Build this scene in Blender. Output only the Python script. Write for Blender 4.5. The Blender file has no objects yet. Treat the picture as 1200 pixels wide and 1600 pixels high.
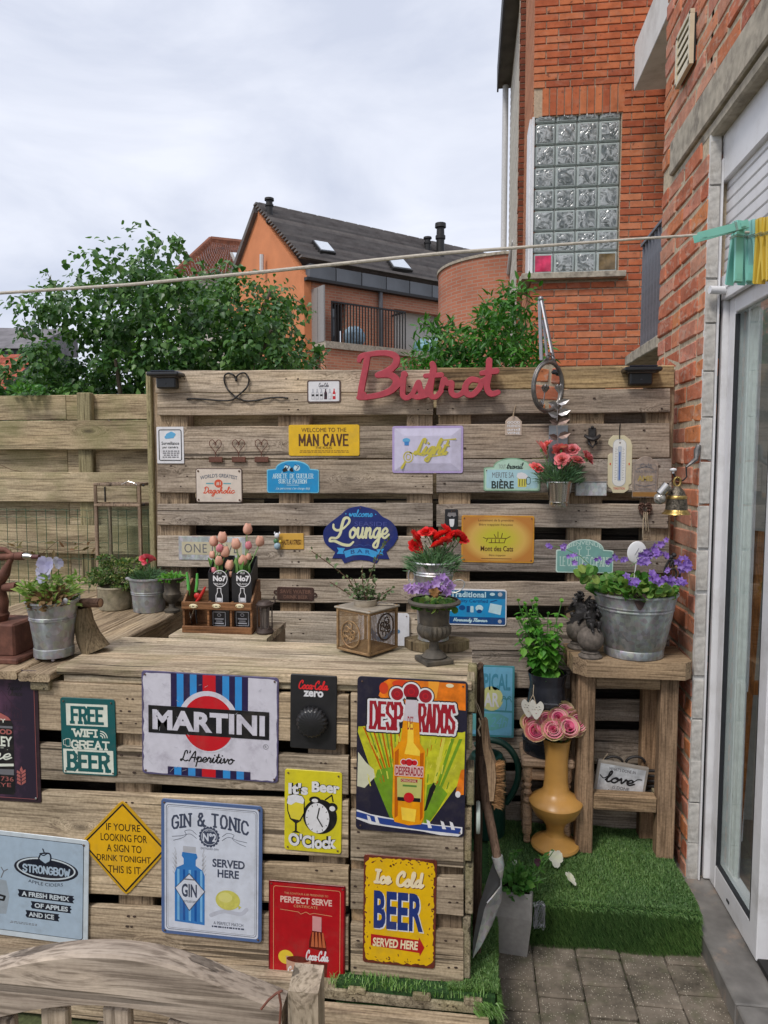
import bpy, bmesh, math, random
import numpy as np
from mathutils import Vector, Matrix
R = math.radians
random.seed(7); RNG = np.random.default_rng(11)
SC = bpy.context.scene
COL = SC.collection
# ------------------------------------------------------------ camera, sky, sun, exposure
CAMH = 1.60
FOC = 1110.0
YAW, PIT = R(6.93), R(4.28)
F_ = np.array([-math.sin(YAW)*math.cos(PIT), math.cos(YAW)*math.cos(PIT), -math.sin(PIT)])
R_ = np.array([math.cos(YAW), math.sin(YAW), 0.0]); U_ = np.cross(R_, F_)
cam = bpy.data.cameras.new('camera'); cam_o = bpy.data.objects.new('camera', cam); COL.objects.link(cam_o)
cam.sensor_fit = 'HORIZONTAL'; cam.sensor_width = 36; cam.lens = FOC/1200*36
cam.clip_start = 0.05; cam.clip_end = 2000
cam_o.matrix_world = Matrix(((R_[0], U_[0], -F_[0], 0), (R_[1], U_[1], -F_[1], 0), (R_[2], U_[2], -F_[2], CAMH), (0, 0, 0, 1)))
SC.camera = cam_o
SUN_EL, SUN_AZ = R(52), R(-150)      # high, behind and to the left of the viewer, through cloud
w = bpy.data.worlds.new('World'); SC.world = w; w.use_nodes = True
nt = w.node_tree; nt.nodes.clear()
n_out = nt.nodes.new('ShaderNodeOutputWorld'); n_bg = nt.nodes.new('ShaderNodeBackground')
n_sky = nt.nodes.new('ShaderNodeTexSky'); n_sky.sky_type = 'NISHITA'; n_sky.sun_disc = False
n_sky.sun_elevation = SUN_EL; n_sky.sun_rotation = SUN_AZ; n_sky.dust_density = 3.0; n_sky.air_density = 1.0
n_tc = nt.nodes.new('ShaderNodeTexCoord'); n_mp = nt.nodes.new('ShaderNodeMapping'); n_mp.inputs['Scale'].default_value = (1.2, 1.2, 3.4)
n_no = nt.nodes.new('ShaderNodeTexNoise'); n_no.inputs['Scale'].default_value = 2.0; n_no.inputs['Detail'].default_value = 7; n_no.inputs['Roughness'].default_value = .55; n_no.inputs['Distortion'].default_value = .5
n_rp = nt.nodes.new('ShaderNodeValToRGB')
n_rp.color_ramp.elements[0].position = .36; n_rp.color_ramp.elements[0].color = (4.2, 4.5, 5.35, 1)
n_rp.color_ramp.elements[1].position = .64; n_rp.color_ramp.elements[1].color = (5.75, 5.95, 6.6, 1)
n_mx = nt.nodes.new('ShaderNodeMixRGB'); n_mx.inputs[0].default_value = .93
L_ = nt.links.new
L_(n_tc.outputs['Generated'], n_mp.inputs[0]); L_(n_mp.outputs[0], n_no.inputs['Vector']); L_(n_no.outputs['Fac'], n_rp.inputs[0])
L_(n_sky.outputs[0], n_mx.inputs[1]); L_(n_rp.outputs[0], n_mx.inputs[2]); L_(n_mx.outputs[0], n_bg.inputs[0])
n_bg.inputs[1].default_value = 0.115; L_(n_bg.outputs[0], n_out.inputs[0])
sun = bpy.data.lights.new('sun', 'SUN'); sun.energy = 1.5; sun.angle = R(14); sun.color = (1, .95, .88)
sun_o = bpy.data.objects.new('sun', sun); COL.objects.link(sun_o)
# light comes from azimuth measured from +Y clockwise
sd = Vector((math.sin(SUN_AZ)*math.cos(SUN_EL), math.cos(SUN_AZ)*math.cos(SUN_EL), math.sin(SUN_EL)))
sun_o.rotation_euler = sd.to_track_quat('Z', 'Y').to_euler(); sun_o.location = (0, 0, 12)
SC.view_settings.view_transform = 'Standard'; SC.view_settings.look = 'None'
SC.view_settings.gamma = 1; SC.view_settings.use_curve_mapping = False; SC.view_settings.exposure = 0.52

# ------------------------------------------------------------ measuring: photo pixel (1200x1600) to a point at a known plane
def ray(px, py): return F_ + R_*(px-600)/FOC - U_*(py-800)/FOC
CP = np.array([0, 0, CAMH])
def onY(px, py, Y): r = ray(px, py); return Vector(CP + r*(Y/r[1]))
def onX(px, py, X): r = ray(px, py); return Vector(CP + r*(X/r[0]))
def onZ(px, py, z): r = ray(px, py); return Vector(CP + r*((z-CAMH)/r[2]))
def onP(px, py, p0, n): r = Vector(ray(px, py)); t = (Vector(p0)-Vector(CP)).dot(n)/r.dot(n); return Vector(CP)+r*t
def proj(p):
    v = np.array(p)-CP; d = v@F_; return 600+FOC*(v@R_)/d, 800-FOC*(v@U_)/d, d
def mpp(Y): return (onY(601, 800, Y)-onY(600, 800, Y)).length

# ------------------------------------------------------------ objects
WL = {}      # world location of every object (nothing is rotated while children are added)
def thing(name, label, cat, loc, group=None):
    o = bpy.data.objects.new(name, None); o.empty_display_size = .05; COL.objects.link(o)
    o.location = loc; WL[o.name] = Vector(loc); o['label'] = label; o['category'] = cat
    if group: o['group'] = group
    return o
def tag(o, label=None, cat=None, group=None, kind=None):
    for k, v in (('label', label), ('category', cat), ('group', group), ('kind', kind)):
        if v: o[k] = v
    return o
def link(name, me, parent=None, loc=(0, 0, 0), kind=None):
    o = bpy.data.objects.new(name, me); COL.objects.link(o)
    loc = Vector(loc); WL[o.name] = loc
    if parent is not None: o.parent = parent; o.location = loc - WL[parent.name]
    else: o.location = loc
    if kind: o['kind'] = kind
    return o
def kids(o): return [c for c in COL.objects if c.parent == o]
def copy_tree(o, loc=None, parent=None, label=None):
    c = o.copy(); COL.objects.link(c); c.parent = parent
    if loc is not None: c.location = loc
    if label: c['label'] = label
    WL[c.name] = Vector(loc) if loc is not None else Vector(WL.get(o.name, (0, 0, 0)))
    for k in [k for k in COL.objects if k.parent == o]: copy_tree(k, None, c)
    return c
def setmat(me, m):
    me.materials.clear(); me.materials.append(m)

def ru(a, b): return random.uniform(a, b)
def VZ(z): return Vector((0, 0, z))
class MB:
    """collects triangles and quads in world coordinates; build() links them as one mesh"""
    def __init__(s): s.v = []; s.f = []
    def add(s, vs, fs):
        k = len(s.v); s.v.extend([tuple(p) for p in vs]); s.f.extend([tuple(i+k for i in f) for f in fs]); return s
    def box(s, c, size, rot=None, jit=0):
        c = Vector(c); hx, hy, hz = size[0]/2, size[1]/2, size[2]/2
        vs = [Vector((x*hx, y*hy, z*hz)) for z in (-1, 1) for y in (-1, 1) for x in (-1, 1)]
        if jit: vs = [v+Vector([random.uniform(-jit, jit) for _ in range(3)]) for v in vs]
        if rot is not None: vs = [rot @ v for v in vs]
        return s.add([v+c for v in vs], [(0, 2, 3, 1), (4, 5, 7, 6), (0, 1, 5, 4), (2, 6, 7, 3), (0, 4, 6, 2), (1, 3, 7, 5)])
    def bbox(s, c, size, b=.002, rot=None, jit=0):
        """box with chamfered edges"""
        c = Vector(c); h = [size[0]/2, size[1]/2, size[2]/2]; b = min(b, min(h)*.6)
        bm = bmesh.new(); bmesh.ops.create_cube(bm, size=1)
        for v in bm.verts: v.co = Vector((v.co.x*size[0], v.co.y*size[1], v.co.z*size[2]))
        if jit:
            for v in bm.verts: v.co += Vector([random.uniform(-jit, jit) for _ in range(3)])
        bmesh.ops.bevel(bm, geom=bm.edges[:], offset=b, segments=1, affect='EDGES')
        bm.verts.index_update()
        vs = [(rot @ v.co if rot is not None else v.co)+c for v in bm.verts]; fs = [[v.index for v in f.verts] for f in bm.faces]
        bm.free(); return s.add(vs, fs)
    def hexa(s, p):
        """eight corners: bottom four (counter-clockwise) then top four"""
        return s.add(p, [(3, 2, 1, 0), (4, 5, 6, 7), (0, 1, 5, 4), (1, 2, 6, 5), (2, 3, 7, 6), (3, 0, 4, 7)])
    def tube(s, pts, r, seg=8, caps=True, flat=None):
        pts = [Vector(p) for p in pts]; n = len(pts)
        rs = r if isinstance(r, (list, tuple)) else [r]*n
        up = Vector((0, 0, 1)); k = len(s.v); last = None
        for i, p in enumerate(pts):
            t = (pts[min(i+1, n-1)]-pts[max(i-1, 0)]).normalized()
            if last is None:
                a = t.cross(up)
                if a.length < .1: a = t.cross(Vector((0, 1, 0)))
            else: a = last - t*last.dot(t)
            a.normalize(); b = t.cross(a); last = a
            for j in range(seg):
                an = 2*math.pi*j/seg; s.v.append(tuple(p+(a*math.cos(an)+b*math.sin(an)*(flat or 1))*rs[i]))
        for i in range(n-1):
            for j in range(seg):
                s.f.append((k+i*seg+j, k+i*seg+(j+1) % seg, k+(i+1)*seg+(j+1) % seg, k+(i+1)*seg+j))
        if caps: s.f.append(tuple(k+j for j in range(seg))[::-1]); s.f.append(tuple(k+(n-1)*seg+j for j in range(seg)))
        return s
    def lathe(s, prof, c, seg=32, flute=None, caps=True):
        """profile [(radius, z)] turned about a vertical axis through c"""
        c = Vector(c); k = len(s.v); n = len(prof)
        for i, (r, z) in enumerate(prof):
            for j in range(seg):
                an = 2*math.pi*j/seg; rr = r
                if flute and flute[0] <= i <= flute[1]: rr = r*(1+flute[3]*abs(math.sin(an*flute[2]/2)))
                s.v.append((c.x+rr*math.cos(an), c.y+rr*math.sin(an), c.z+z))
        for i in range(n-1):
            for j in range(seg):
                s.f.append((k+i*seg+j, k+i*seg+(j+1) % seg, k+(i+1)*seg+(j+1) % seg, k+(i+1)*seg+j))
        if caps: s.f.append(tuple(k+j for j in range(seg))[::-1]); s.f.append(tuple(k+(n-1)*seg+j for j in range(seg)))
        return s
    def ball(s, c, r, seg=12, rings=8, sc=(1, 1, 1), rot=None, jit=0):
        c = Vector(c); k = len(s.v)
        for i in range(rings+1):
            th = math.pi*i/rings
            for j in range(seg):
                ph = 2*math.pi*j/seg
                v = Vector((math.sin(th)*math.cos(ph)*sc[0], math.sin(th)*math.sin(ph)*sc[1], math.cos(th)*sc[2]))*r
                if jit: v *= 1+random.uniform(-jit, jit)
                if rot is not None: v = rot @ v
                s.v.append(tuple(c+v))
        for i in range(rings):
            for j in range(seg): s.f.append((k+i*seg+j, k+(i+1)*seg+j, k+(i+1)*seg+(j+1) % seg, k+i*seg+(j+1) % seg))
        return s
    def plank(s, a, b, up, back, n=6, ch=.003, jit=.0012):
        """board from end a to end b; up = vector across its width at end a and b (pair), back = thickness vector"""
        a = Vector(a); b = Vector(b); up0, up1 = Vector(up[0]), Vector(up[1]); back = Vector(back); k = len(s.v)
        for i in range(n+1):
            t = i/n; o = a.lerp(b, t); u = up0.lerp(up1, t); w = u.normalized(); bk = back.normalized(); T = back.length
            e0 = random.uniform(-jit, jit); e1 = random.uniform(-jit, jit); d = random.uniform(-jit, jit)*.5
            if i in (0, n): e0 += 0; 
            W = u.length; c = min(ch, T*.3, W*.3)
            for q, z in ((c+e0, 0), (W-c+e1, 0), (W+e1, c), (W+e1, T-c), (W-c+e1, T), (c+e0, T), (e0, T-c), (e0, c)):
                s.v.append(tuple(o+w*q+bk*(z+d)))
        for i in range(n):
            for j in range(8): s.f.append((k+i*8+j, k+i*8+(j+1) % 8, k+(i+1)*8+(j+1) % 8, k+(i+1)*8+j))
        s.f.append(tuple(k+j for j in range(8))[::-1]); s.f.append(tuple(k+n*8+j for j in range(8)))
        return s
    def mesh(s, name, mat, origin=None, smooth=False):
        me = bpy.data.meshes.new(name); V = np.array(s.v, dtype=float)
        c = Vector(((V.max(0)+V.min(0))/2).tolist()) if origin is None else Vector(origin)
        me.from_pydata((V-np.array(c)).tolist(), [], s.f)
        if smooth:
            me.polygons.foreach_set('use_smooth', [True]*len(me.polygons))
            if smooth != 'all':
                try: me.set_sharp_from_angle(angle=R(38))
                except Exception: pass
        setmat(me, mat); bm = bmesh.new(); bm.from_mesh(me); bmesh.ops.recalc_face_normals(bm, faces=bm.faces[:]); bm.to_mesh(me); bm.free()
        return me, c
    def build(s, name, mat, parent=None, smooth=False, kind=None, label=None):
        me, c = s.mesh(name, mat, None, smooth); o = link(name, me, parent, c, kind)
        if label: o['label'] = label
        return o

def BB(*a): return MB().bbox(*a)
def TB(*a, **k): return MB().tube(*a, **k)
def LA(*a, **k): return MB().lathe(*a, **k)
def rotz(a): return Matrix.Rotation(a, 3, 'Z')
def rx(a): return Matrix.Rotation(a, 3, 'X')
def ry(a): return Matrix.Rotation(a, 3, 'Y')
def spl(pts, n=8, closed=False):
    """catmull-rom through points (any dimension)"""
    P = [np.array(p, float) for p in pts]; out = []; m = len(P)
    for i in range(m if closed else m-1):
        g = (lambda k: P[k % m]) if closed else (lambda k: P[min(max(k, 0), m-1)])
        p0, p1, p2, p3 = g(i-1), g(i), g(i+1), g(i+2)
        for j in range(n):
            t = j/n; out.append(.5*((2*p1)+(-p0+p2)*t+(2*p0-5*p1+4*p2-p3)*t*t+(-p0+3*p1-3*p2+p3)*t**3))
    if not closed: out.append(P[-1])
    return out

# ------------------------------------------------------------ materials
MATS = {}
def nm(name):
    m = bpy.data.materials.new(name); m.use_nodes = True; t = m.node_tree
    b = t.nodes['Principled BSDF']; return m, t, b
def mk(t, kind, **kw):
    n = t.nodes.new(kind)
    for k, v in kw.items():
        if k in n.inputs: n.inputs[k].default_value = v
        else: setattr(n, k, v)
    return n
def ramp(t, stops):
    n = t.nodes.new('ShaderNodeValToRGB'); e = n.color_ramp.elements
    while len(e) < len(stops): e.new(.5)
    for i, (p, c) in enumerate(stops): e[i].position = p; e[i].color = (*c, 1) if len(c) == 3 else c
    return n
def mth(t, op, a, b=None, c=None):
    n = t.nodes.new('ShaderNodeMath'); n.operation = op
    for i, x in enumerate((a, b, c)):
        if x is None: continue
        if isinstance(x, (int, float)): n.inputs[i].default_value = x
        else: t.links.new(x, n.inputs[i])
    return n.outputs[0]
def mixc(t, fac, a, b, mode='MIX'):
    n = t.nodes.new('ShaderNodeMixRGB'); n.blend_type = mode
    for i, x in enumerate((fac, a, b)):
        if isinstance(x, (int, float)): n.inputs[i].default_value = x
        elif isinstance(x, tuple): n.inputs[i].default_value = (*x, 1) if len(x) == 3 else x
        else: t.links.new(x, n.inputs[i])
    return n.outputs[0]
def s2l(c): return tuple(((x/255)/12.92 if x/255 <= .04045 else ((x/255+.055)/1.055)**2.4) for x in c)

def plain(name, col, rough=.6, metal=0, var=.12, scale=30, bump=.15, spec=.5, dirt=None, coat=0, srgb=False):
    """painted or moulded surface with slight mottling, fine bump and optional dirt"""
    if name in MATS: return MATS[name]
    if srgb: col = s2l(col)
    m, t, b = nm(name); L = t.links.new
    tc = mk(t, 'ShaderNodeTexCoord'); no = mk(t, 'ShaderNodeTexNoise'); no.inputs['Scale'].default_value = scale; no.inputs['Detail'].default_value = 5
    L(tc.outputs['Object'], no.inputs['Vector'])
    c0 = tuple(x*(1-var) for x in col); c1 = tuple(min(1, x*(1+var)) for x in col)
    rp = ramp(t, [(.3, c0), (.7, c1)]); L(no.outputs['Fac'], rp.inputs[0]); out = rp.outputs[0]
    if dirt:
        n2 = mk(t, 'ShaderNodeTexNoise'); n2.inputs['Scale'].default_value = scale*.35; n2.inputs['Detail'].default_value = 8; n2.inputs['Roughness'].default_value = .7
        L(tc.outputs['Object'], n2.inputs['Vector']); r2 = ramp(t, [(.5, (0, 0, 0)), (.66, (1, 1, 1))]); L(n2.outputs['Fac'], r2.inputs[0])
        out = mixc(t, mth(t, 'MULTIPLY', r2.outputs[0], dirt[1]), out, dirt[0])
    L(out, b.inputs['Base Color']); b.inputs['Roughness'].default_value = rough; b.inputs['Metallic'].default_value = metal
    b.inputs['Specular IOR Level'].default_value = spec
    if coat: b.inputs['Coat Weight'].default_value = coat
    if bump:
        bp = mk(t, 'ShaderNodeBump'); bp.inputs['Strength'].default_value = bump; bp.inputs['Distance'].default_value = .002
        L(no.outputs['Fac'], bp.inputs['Height']); L(bp.outputs[0], b.inputs['Normal'])
    MATS[name] = m; return m

def wood(name, light, mid, dark, axis='X', moss=0.0, rough=.85, grain=1.0, vary=.35, knots=1.0, cracks=1.0, speck=.6):
    """weathered timber: long grain along one local axis, knots the grain runs round, cracks, stains; each board differs by Object Info Random"""
    if name in MATS: return MATS[name]
    m, t, b = nm(name); L = t.links.new
    tc = mk(t, 'ShaderNodeTexCoord'); oi = mk(t, 'ShaderNodeObjectInfo')
    off = mk(t, 'ShaderNodeVectorMath', operation='ADD'); sc = mk(t, 'ShaderNodeVectorMath', operation='SCALE')
    cmb = mk(t, 'ShaderNodeCombineXYZ'); 
    r1 = mth(t, 'MULTIPLY', oi.outputs['Random'], 31.0); r2 = mth(t, 'MULTIPLY', oi.outputs['Random'], 57.0); L(r1, cmb.inputs[0]); L(r2, cmb.inputs[1]); L(r1, cmb.inputs[2])
    L(tc.outputs['Object'], off.inputs[0]); L(cmb.outputs[0], off.inputs[1])
    S = {'X': ((1.5, 36, 36), (4, 12, 12), (1, 3.2, 3.2)), 'Z': ((36, 36, 1.5), (12, 12, 4), (3.2, 3.2, 1)), 'Y': ((36, 1.5, 36), (12, 4, 12), (3.2, 1, 3.2))}[axis]
    # knots
    mk1 = mk(t, 'ShaderNodeMapping'); mk1.inputs['Scale'].default_value = S[1]; L(off.outputs[0], mk1.inputs[0])
    vo = mk(t, 'ShaderNodeTexVoronoi'); vo.inputs['Scale'].default_value = 1.0; L(mk1.outputs[0], vo.inputs['Vector'])
    sep = mk(t, 'ShaderNodeSeparateColor'); L(vo.outputs['Color'], sep.inputs[0])
    pick = mth(t, 'GREATER_THAN', sep.outputs[0], .68)
    kd = vo.outputs['Distance']
    bulge = mth(t, 'MULTIPLY', mth(t, 'POWER', mth(t, 'SUBTRACT', 1.0, mth(t, 'MINIMUM', mth(t, 'MULTIPLY', kd, 2.2), 1.0)), 2.0), pick)
    # grain
    mp = mk(t, 'ShaderNodeMapping'); mp.inputs['Scale'].default_value = S[0]; L(off.outputs[0], mp.inputs[0])
    dv = mk(t, 'ShaderNodeVectorMath', operation='ADD'); bb = mth(t, 'MULTIPLY', bulge, 3.4*knots); c2 = mk(t, 'ShaderNodeCombineXYZ')
    for i in range(3): L(bb, c2.inputs[i])
    L(mp.outputs[0], dv.inputs[0]); L(c2.outputs[0], dv.inputs[1])
    g = mk(t, 'ShaderNodeTexNoise'); g.inputs['Scale'].default_value = 1.0*grain; g.inputs['Detail'].default_value = 9; g.inputs['Roughness'].default_value = .7; g.inputs['Distortion'].default_value = .35; L(dv.outputs[0], g.inputs['Vector'])
    gf = mk(t, 'ShaderNodeTexNoise'); gf.inputs['Scale'].default_value = 5.5*grain; gf.inputs['Detail'].default_value = 3; L(dv.outputs[0], gf.inputs['Vector'])
    rp = ramp(t, [(.30, dark), (.44, mid), (.60, light), (.78, tuple(min(1, x*1.12) for x in light))]); L(g.outputs['Fac'], rp.inputs[0])
    fine = ramp(t, [(.36, (.42, .40, .38)), (.50, (.98, .98, .98)), (.7, (1.12, 1.12, 1.12))]); L(gf.outputs['Fac'], fine.inputs[0])
    col = mixc(t, .8, rp.outputs[0], fine.outputs[0], 'MULTIPLY')
    sk = mk(t, 'ShaderNodeTexNoise'); sk.inputs['Scale'].default_value = 130; sk.inputs['Detail'].default_value = 4; L(off.outputs[0], sk.inputs['Vector']); sr_ = ramp(t, [(.35, (.72, .70, .68)), (.55, (1.02, 1.02, 1.02)), (.75, (1.2, 1.2, 1.2))]); L(sk.outputs['Fac'], sr_.inputs[0]); col = mixc(t, speck, col, sr_.outputs[0], 'MULTIPLY')
    # blotches of weathering
    mb = mk(t, 'ShaderNodeMapping'); mb.inputs['Scale'].default_value = S[2]; L(off.outputs[0], mb.inputs[0])
    bl = mk(t, 'ShaderNodeTexNoise'); bl.inputs['Scale'].default_value = 2.4; bl.inputs['Detail'].default_value = 5; L(mb.outputs[0], bl.inputs['Vector'])
    br = ramp(t, [(.32, (.50, .48, .47)), (.48, (.92, .92, .93)), (.60, (1.05, 1.03, 1.0)), (.76, (1.28, 1.22, 1.1))]); L(bl.outputs['Fac'], br.inputs[0])
    col = mixc(t, .8, col, br.outputs[0], 'MULTIPLY')
    # per-board tone
    tr = ramp(t, [(0, (1-vary*.9, 1-vary*.85, 1-vary*.72)), (.3, (1.05, 1.0, .93)), (.5, (.93, .95, .98)), (.72, (1+vary*.5, 1+vary*.4, 1+vary*.2)), (.86, (1-vary*.5, 1-vary*.55, 1-vary*.6)), (1, (1+vary*.25, 1+vary*.3, 1+vary*.35))]); L(oi.outputs['Random'], tr.inputs[0])
    col = mixc(t, 1.0, col, tr.outputs[0], 'MULTIPLY')
    if moss:
        mn = mk(t, 'ShaderNodeTexNoise'); mn.inputs['Scale'].default_value = 5; mn.inputs['Detail'].default_value = 6; mn.inputs['Roughness'].default_value = .65; L(off.outputs[0], mn.inputs['Vector'])
        mr = ramp(t, [(.46, (0, 0, 0)), (.66, (1, 1, 1))]); L(mn.outputs['Fac'], mr.inputs[0])
        col = mixc(t, mth(t, 'MULTIPLY', mr.outputs[0], moss), col, (.20, .20, .085))
    km = ramp(t, [(.05, (1, 1, 1)), (.15, (0, 0, 0))]); L(kd, km.inputs[0])
    col = mixc(t, mth(t, 'MULTIPLY', mth(t, 'MULTIPLY', km.outputs[0], pick), .8*min(knots, 1)), col, tuple(x*.35 for x in dark))
    # cracks
    mc = mk(t, 'ShaderNodeMapping'); q = [x*(.5 if x < 5 else 1.2) for x in S[0]]; mc.inputs['Scale'].default_value = q; L(off.outputs[0], mc.inputs[0])
    ck = mk(t, 'ShaderNodeTexNoise'); ck.inputs['Scale'].default_value = .8; ck.inputs['Detail'].default_value = 3; L(mc.outputs[0], ck.inputs['Vector'])
    cr = ramp(t, [(.335, (1, 1, 1)), (.365, (0, 0, 0))]); L(ck.outputs['Fac'], cr.inputs[0]); crk = mth(t, 'MULTIPLY', cr.outputs[0], .75*cracks)
    col = mixc(t, crk, col, tuple(x*.22 for x in dark))
    L(col, b.inputs['Base Color']); b.inputs['Roughness'].default_value = rough; b.inputs['Specular IOR Level'].default_value = .25
    h = mth(t, 'ADD', mth(t, 'MULTIPLY', g.outputs['Fac'], .5), mth(t, 'MULTIPLY', gf.outputs['Fac'], .5)); h = mth(t, 'SUBTRACT', h, crk)
    bp = mk(t, 'ShaderNodeBump'); bp.inputs['Strength'].default_value = .75; bp.inputs['Distance'].default_value = .0035; L(h, bp.inputs['Height']); L(bp.outputs[0], b.inputs['Normal'])
    MATS[name] = m; return m

def brickmat(name, cols, smear=.0, scale=22):
    """each brick its own colour, by object or by mesh island, with kiln blotches and lime smears"""
    if name in MATS: return MATS[name]
    m, t, b = nm(name); L = t.links.new
    tc = mk(t, 'ShaderNodeTexCoord'); oi = mk(t, 'ShaderNodeObjectInfo'); ge = mk(t, 'ShaderNodeNewGeometry')
    r = mth(t, 'FRACT', mth(t, 'ADD', mth(t, 'MULTIPLY', oi.outputs['Random'], 7.3), ge.outputs['Random Per Island']))
    rp = ramp(t, [(i/(len(cols)-1), c) for i, c in enumerate(cols)]); L(r, rp.inputs[0])
    no = mk(t, 'ShaderNodeTexNoise'); no.inputs['Scale'].default_value = scale; no.inputs['Detail'].default_value = 7; no.inputs['Roughness'].default_value = .7
    L(ge.outputs['Position'], no.inputs['Vector'])
    nr = ramp(t, [(.3, (.62, .58, .58)), (.55, (1, 1, 1)), (.75, (1.2, 1.16, 1.12))]); L(no.outputs['Fac'], nr.inputs[0])
    col = mixc(t, .85, rp.outputs[0], nr.outputs[0], 'MULTIPLY')
    if smear:
        mp = mk(t, 'ShaderNodeMapping'); mp.inputs['Rotation'].default_value = (.6, .3, .2); mp.inputs['Scale'].default_value = (1, 1, 2.2); L(ge.outputs['Position'], mp.inputs[0])
        n2 = mk(t, 'ShaderNodeTexNoise'); n2.inputs['Scale'].default_value = scale*.8; n2.inputs['Detail'].default_value = 4; n2.inputs['Distortion'].default_value = 1.2; L(mp.outputs[0], n2.inputs['Vector'])
        sr = ramp(t, [(.52, (0, 0, 0)), (.68, (1, 1, 1))]); L(n2.outputs['Fac'], sr.inputs[0])
        col = mixc(t, mth(t, 'MULTIPLY', sr.outputs[0], smear), col, (.52, .36, .28))
        n3 = mk(t, 'ShaderNodeTexNoise'); n3.inputs['Scale'].default_value = scale*2.8; n3.inputs['Detail'].default_value = 4; L(ge.outputs['Position'], n3.inputs['Vector'])
        s3 = ramp(t, [(.29, (1, 1, 1)), (.36, (0, 0, 0))]); L(n3.outputs['Fac'], s3.inputs[0]); col = mixc(t, mth(t, 'MULTIPLY', s3.outputs[0], .6), col, (.06, .035, .03))
    L(col, b.inputs['Base Color']); b.inputs['Roughness'].default_value = .9; b.inputs['Specular IOR Level'].default_value = .2
    bp = mk(t, 'ShaderNodeBump'); bp.inputs['Strength'].default_value = .6; bp.inputs['Distance'].default_value = .004; L(no.outputs['Fac'], bp.inputs['Height']); L(bp.outputs[0], b.inputs['Normal'])
    MATS[name] = m; return m

def leafmat(name, c0, c1, c2, rough=.45, trans=.25):
    if name in MATS: return MATS[name]
    m, t, b = nm(name); L = t.links.new
    ge = mk(t, 'ShaderNodeNewGeometry'); oi = mk(t, 'ShaderNodeObjectInfo')
    r = mth(t, 'FRACT', mth(t, 'ADD', mth(t, 'MULTIPLY', oi.outputs['Random'], 5.7), ge.outputs['Random Per Island']))
    rp = ramp(t, [(0, c0), (.5, c1), (1, c2)]); L(r, rp.inputs[0])
    no = mk(t, 'ShaderNodeTexNoise'); no.inputs['Scale'].default_value = 3.5; no.inputs['Detail'].default_value = 3; L(ge.outputs['Position'], no.inputs['Vector'])
    nr = ramp(t, [(.35, (.7, .75, .75)), (.65, (1.2, 1.15, 1.0))]); L(no.outputs['Fac'], nr.inputs[0])
    col = mixc(t, .8, rp.outputs[0], nr.outputs[0], 'MULTIPLY')
    L(col, b.inputs['Base Color']); b.inputs['Roughness'].default_value = rough; b.inputs['Specular IOR Level'].default_value = .4
    if trans:
        tr = mk(t, 'ShaderNodeBsdfTranslucent'); L(mixc(t, 1.0, col, (1.3, 1.5, .7), 'MULTIPLY'), tr.inputs[0])
        mx = mk(t, 'ShaderNodeMixShader'); mx.inputs[0].default_value = trans; L(b.outputs[0], mx.inputs[1]); L(tr.outputs[0], mx.inputs[2])
        L(mx.outputs[0], t.nodes['Material Output'].inputs[0])
    MATS[name] = m; return m

def galv(name, base=(.36, .39, .41), metal=.75, rough=.42):
    if name in MATS: return MATS[name]
    m, t, b = nm(name); L = t.links.new
    tc = mk(t, 'ShaderNodeTexCoord'); vo = mk(t, 'ShaderNodeTexVoronoi'); vo.inputs['Scale'].default_value = 70; L(tc.outputs['Object'], vo.inputs['Vector'])
    mp = mk(t, 'ShaderNodeMapping'); mp.inputs['Scale'].default_value = (9, 9, 2.6); L(tc.outputs['Object'], mp.inputs[0])
    no = mk(t, 'ShaderNodeTexNoise'); no.inputs['Scale'].default_value = 1.6; no.inputs['Detail'].default_value = 8; no.inputs['Roughness'].default_value = .7; L(mp.outputs[0], no.inputs['Vector'])
    rp = ramp(t, [(.3, tuple(x*.6 for x in base)), (.52, base), (.66, tuple(min(1, x*1.45) for x in base)), (.8, (.62, .62, .58))]); L(no.outputs['Fac'], rp.inputs[0])
    col = mixc(t, .25, rp.outputs[0], vo.outputs['Color'], 'OVERLAY')
    hs = mk(t, 'ShaderNodeHueSaturation'); hs.inputs['Saturation'].default_value = .35; L(col, hs.inputs['Color']); L(hs.outputs[0], b.inputs['Base Color'])
    b.inputs['Metallic'].default_value = metal
    rr = ramp(t, [(.3, (rough,)*3), (.75, (min(1, rough+.3),)*3)]); L(no.outputs['Fac'], rr.inputs[0]); L(rr.outputs[0], b.inputs['Roughness'])
    MATS[name] = m; return m

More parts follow.
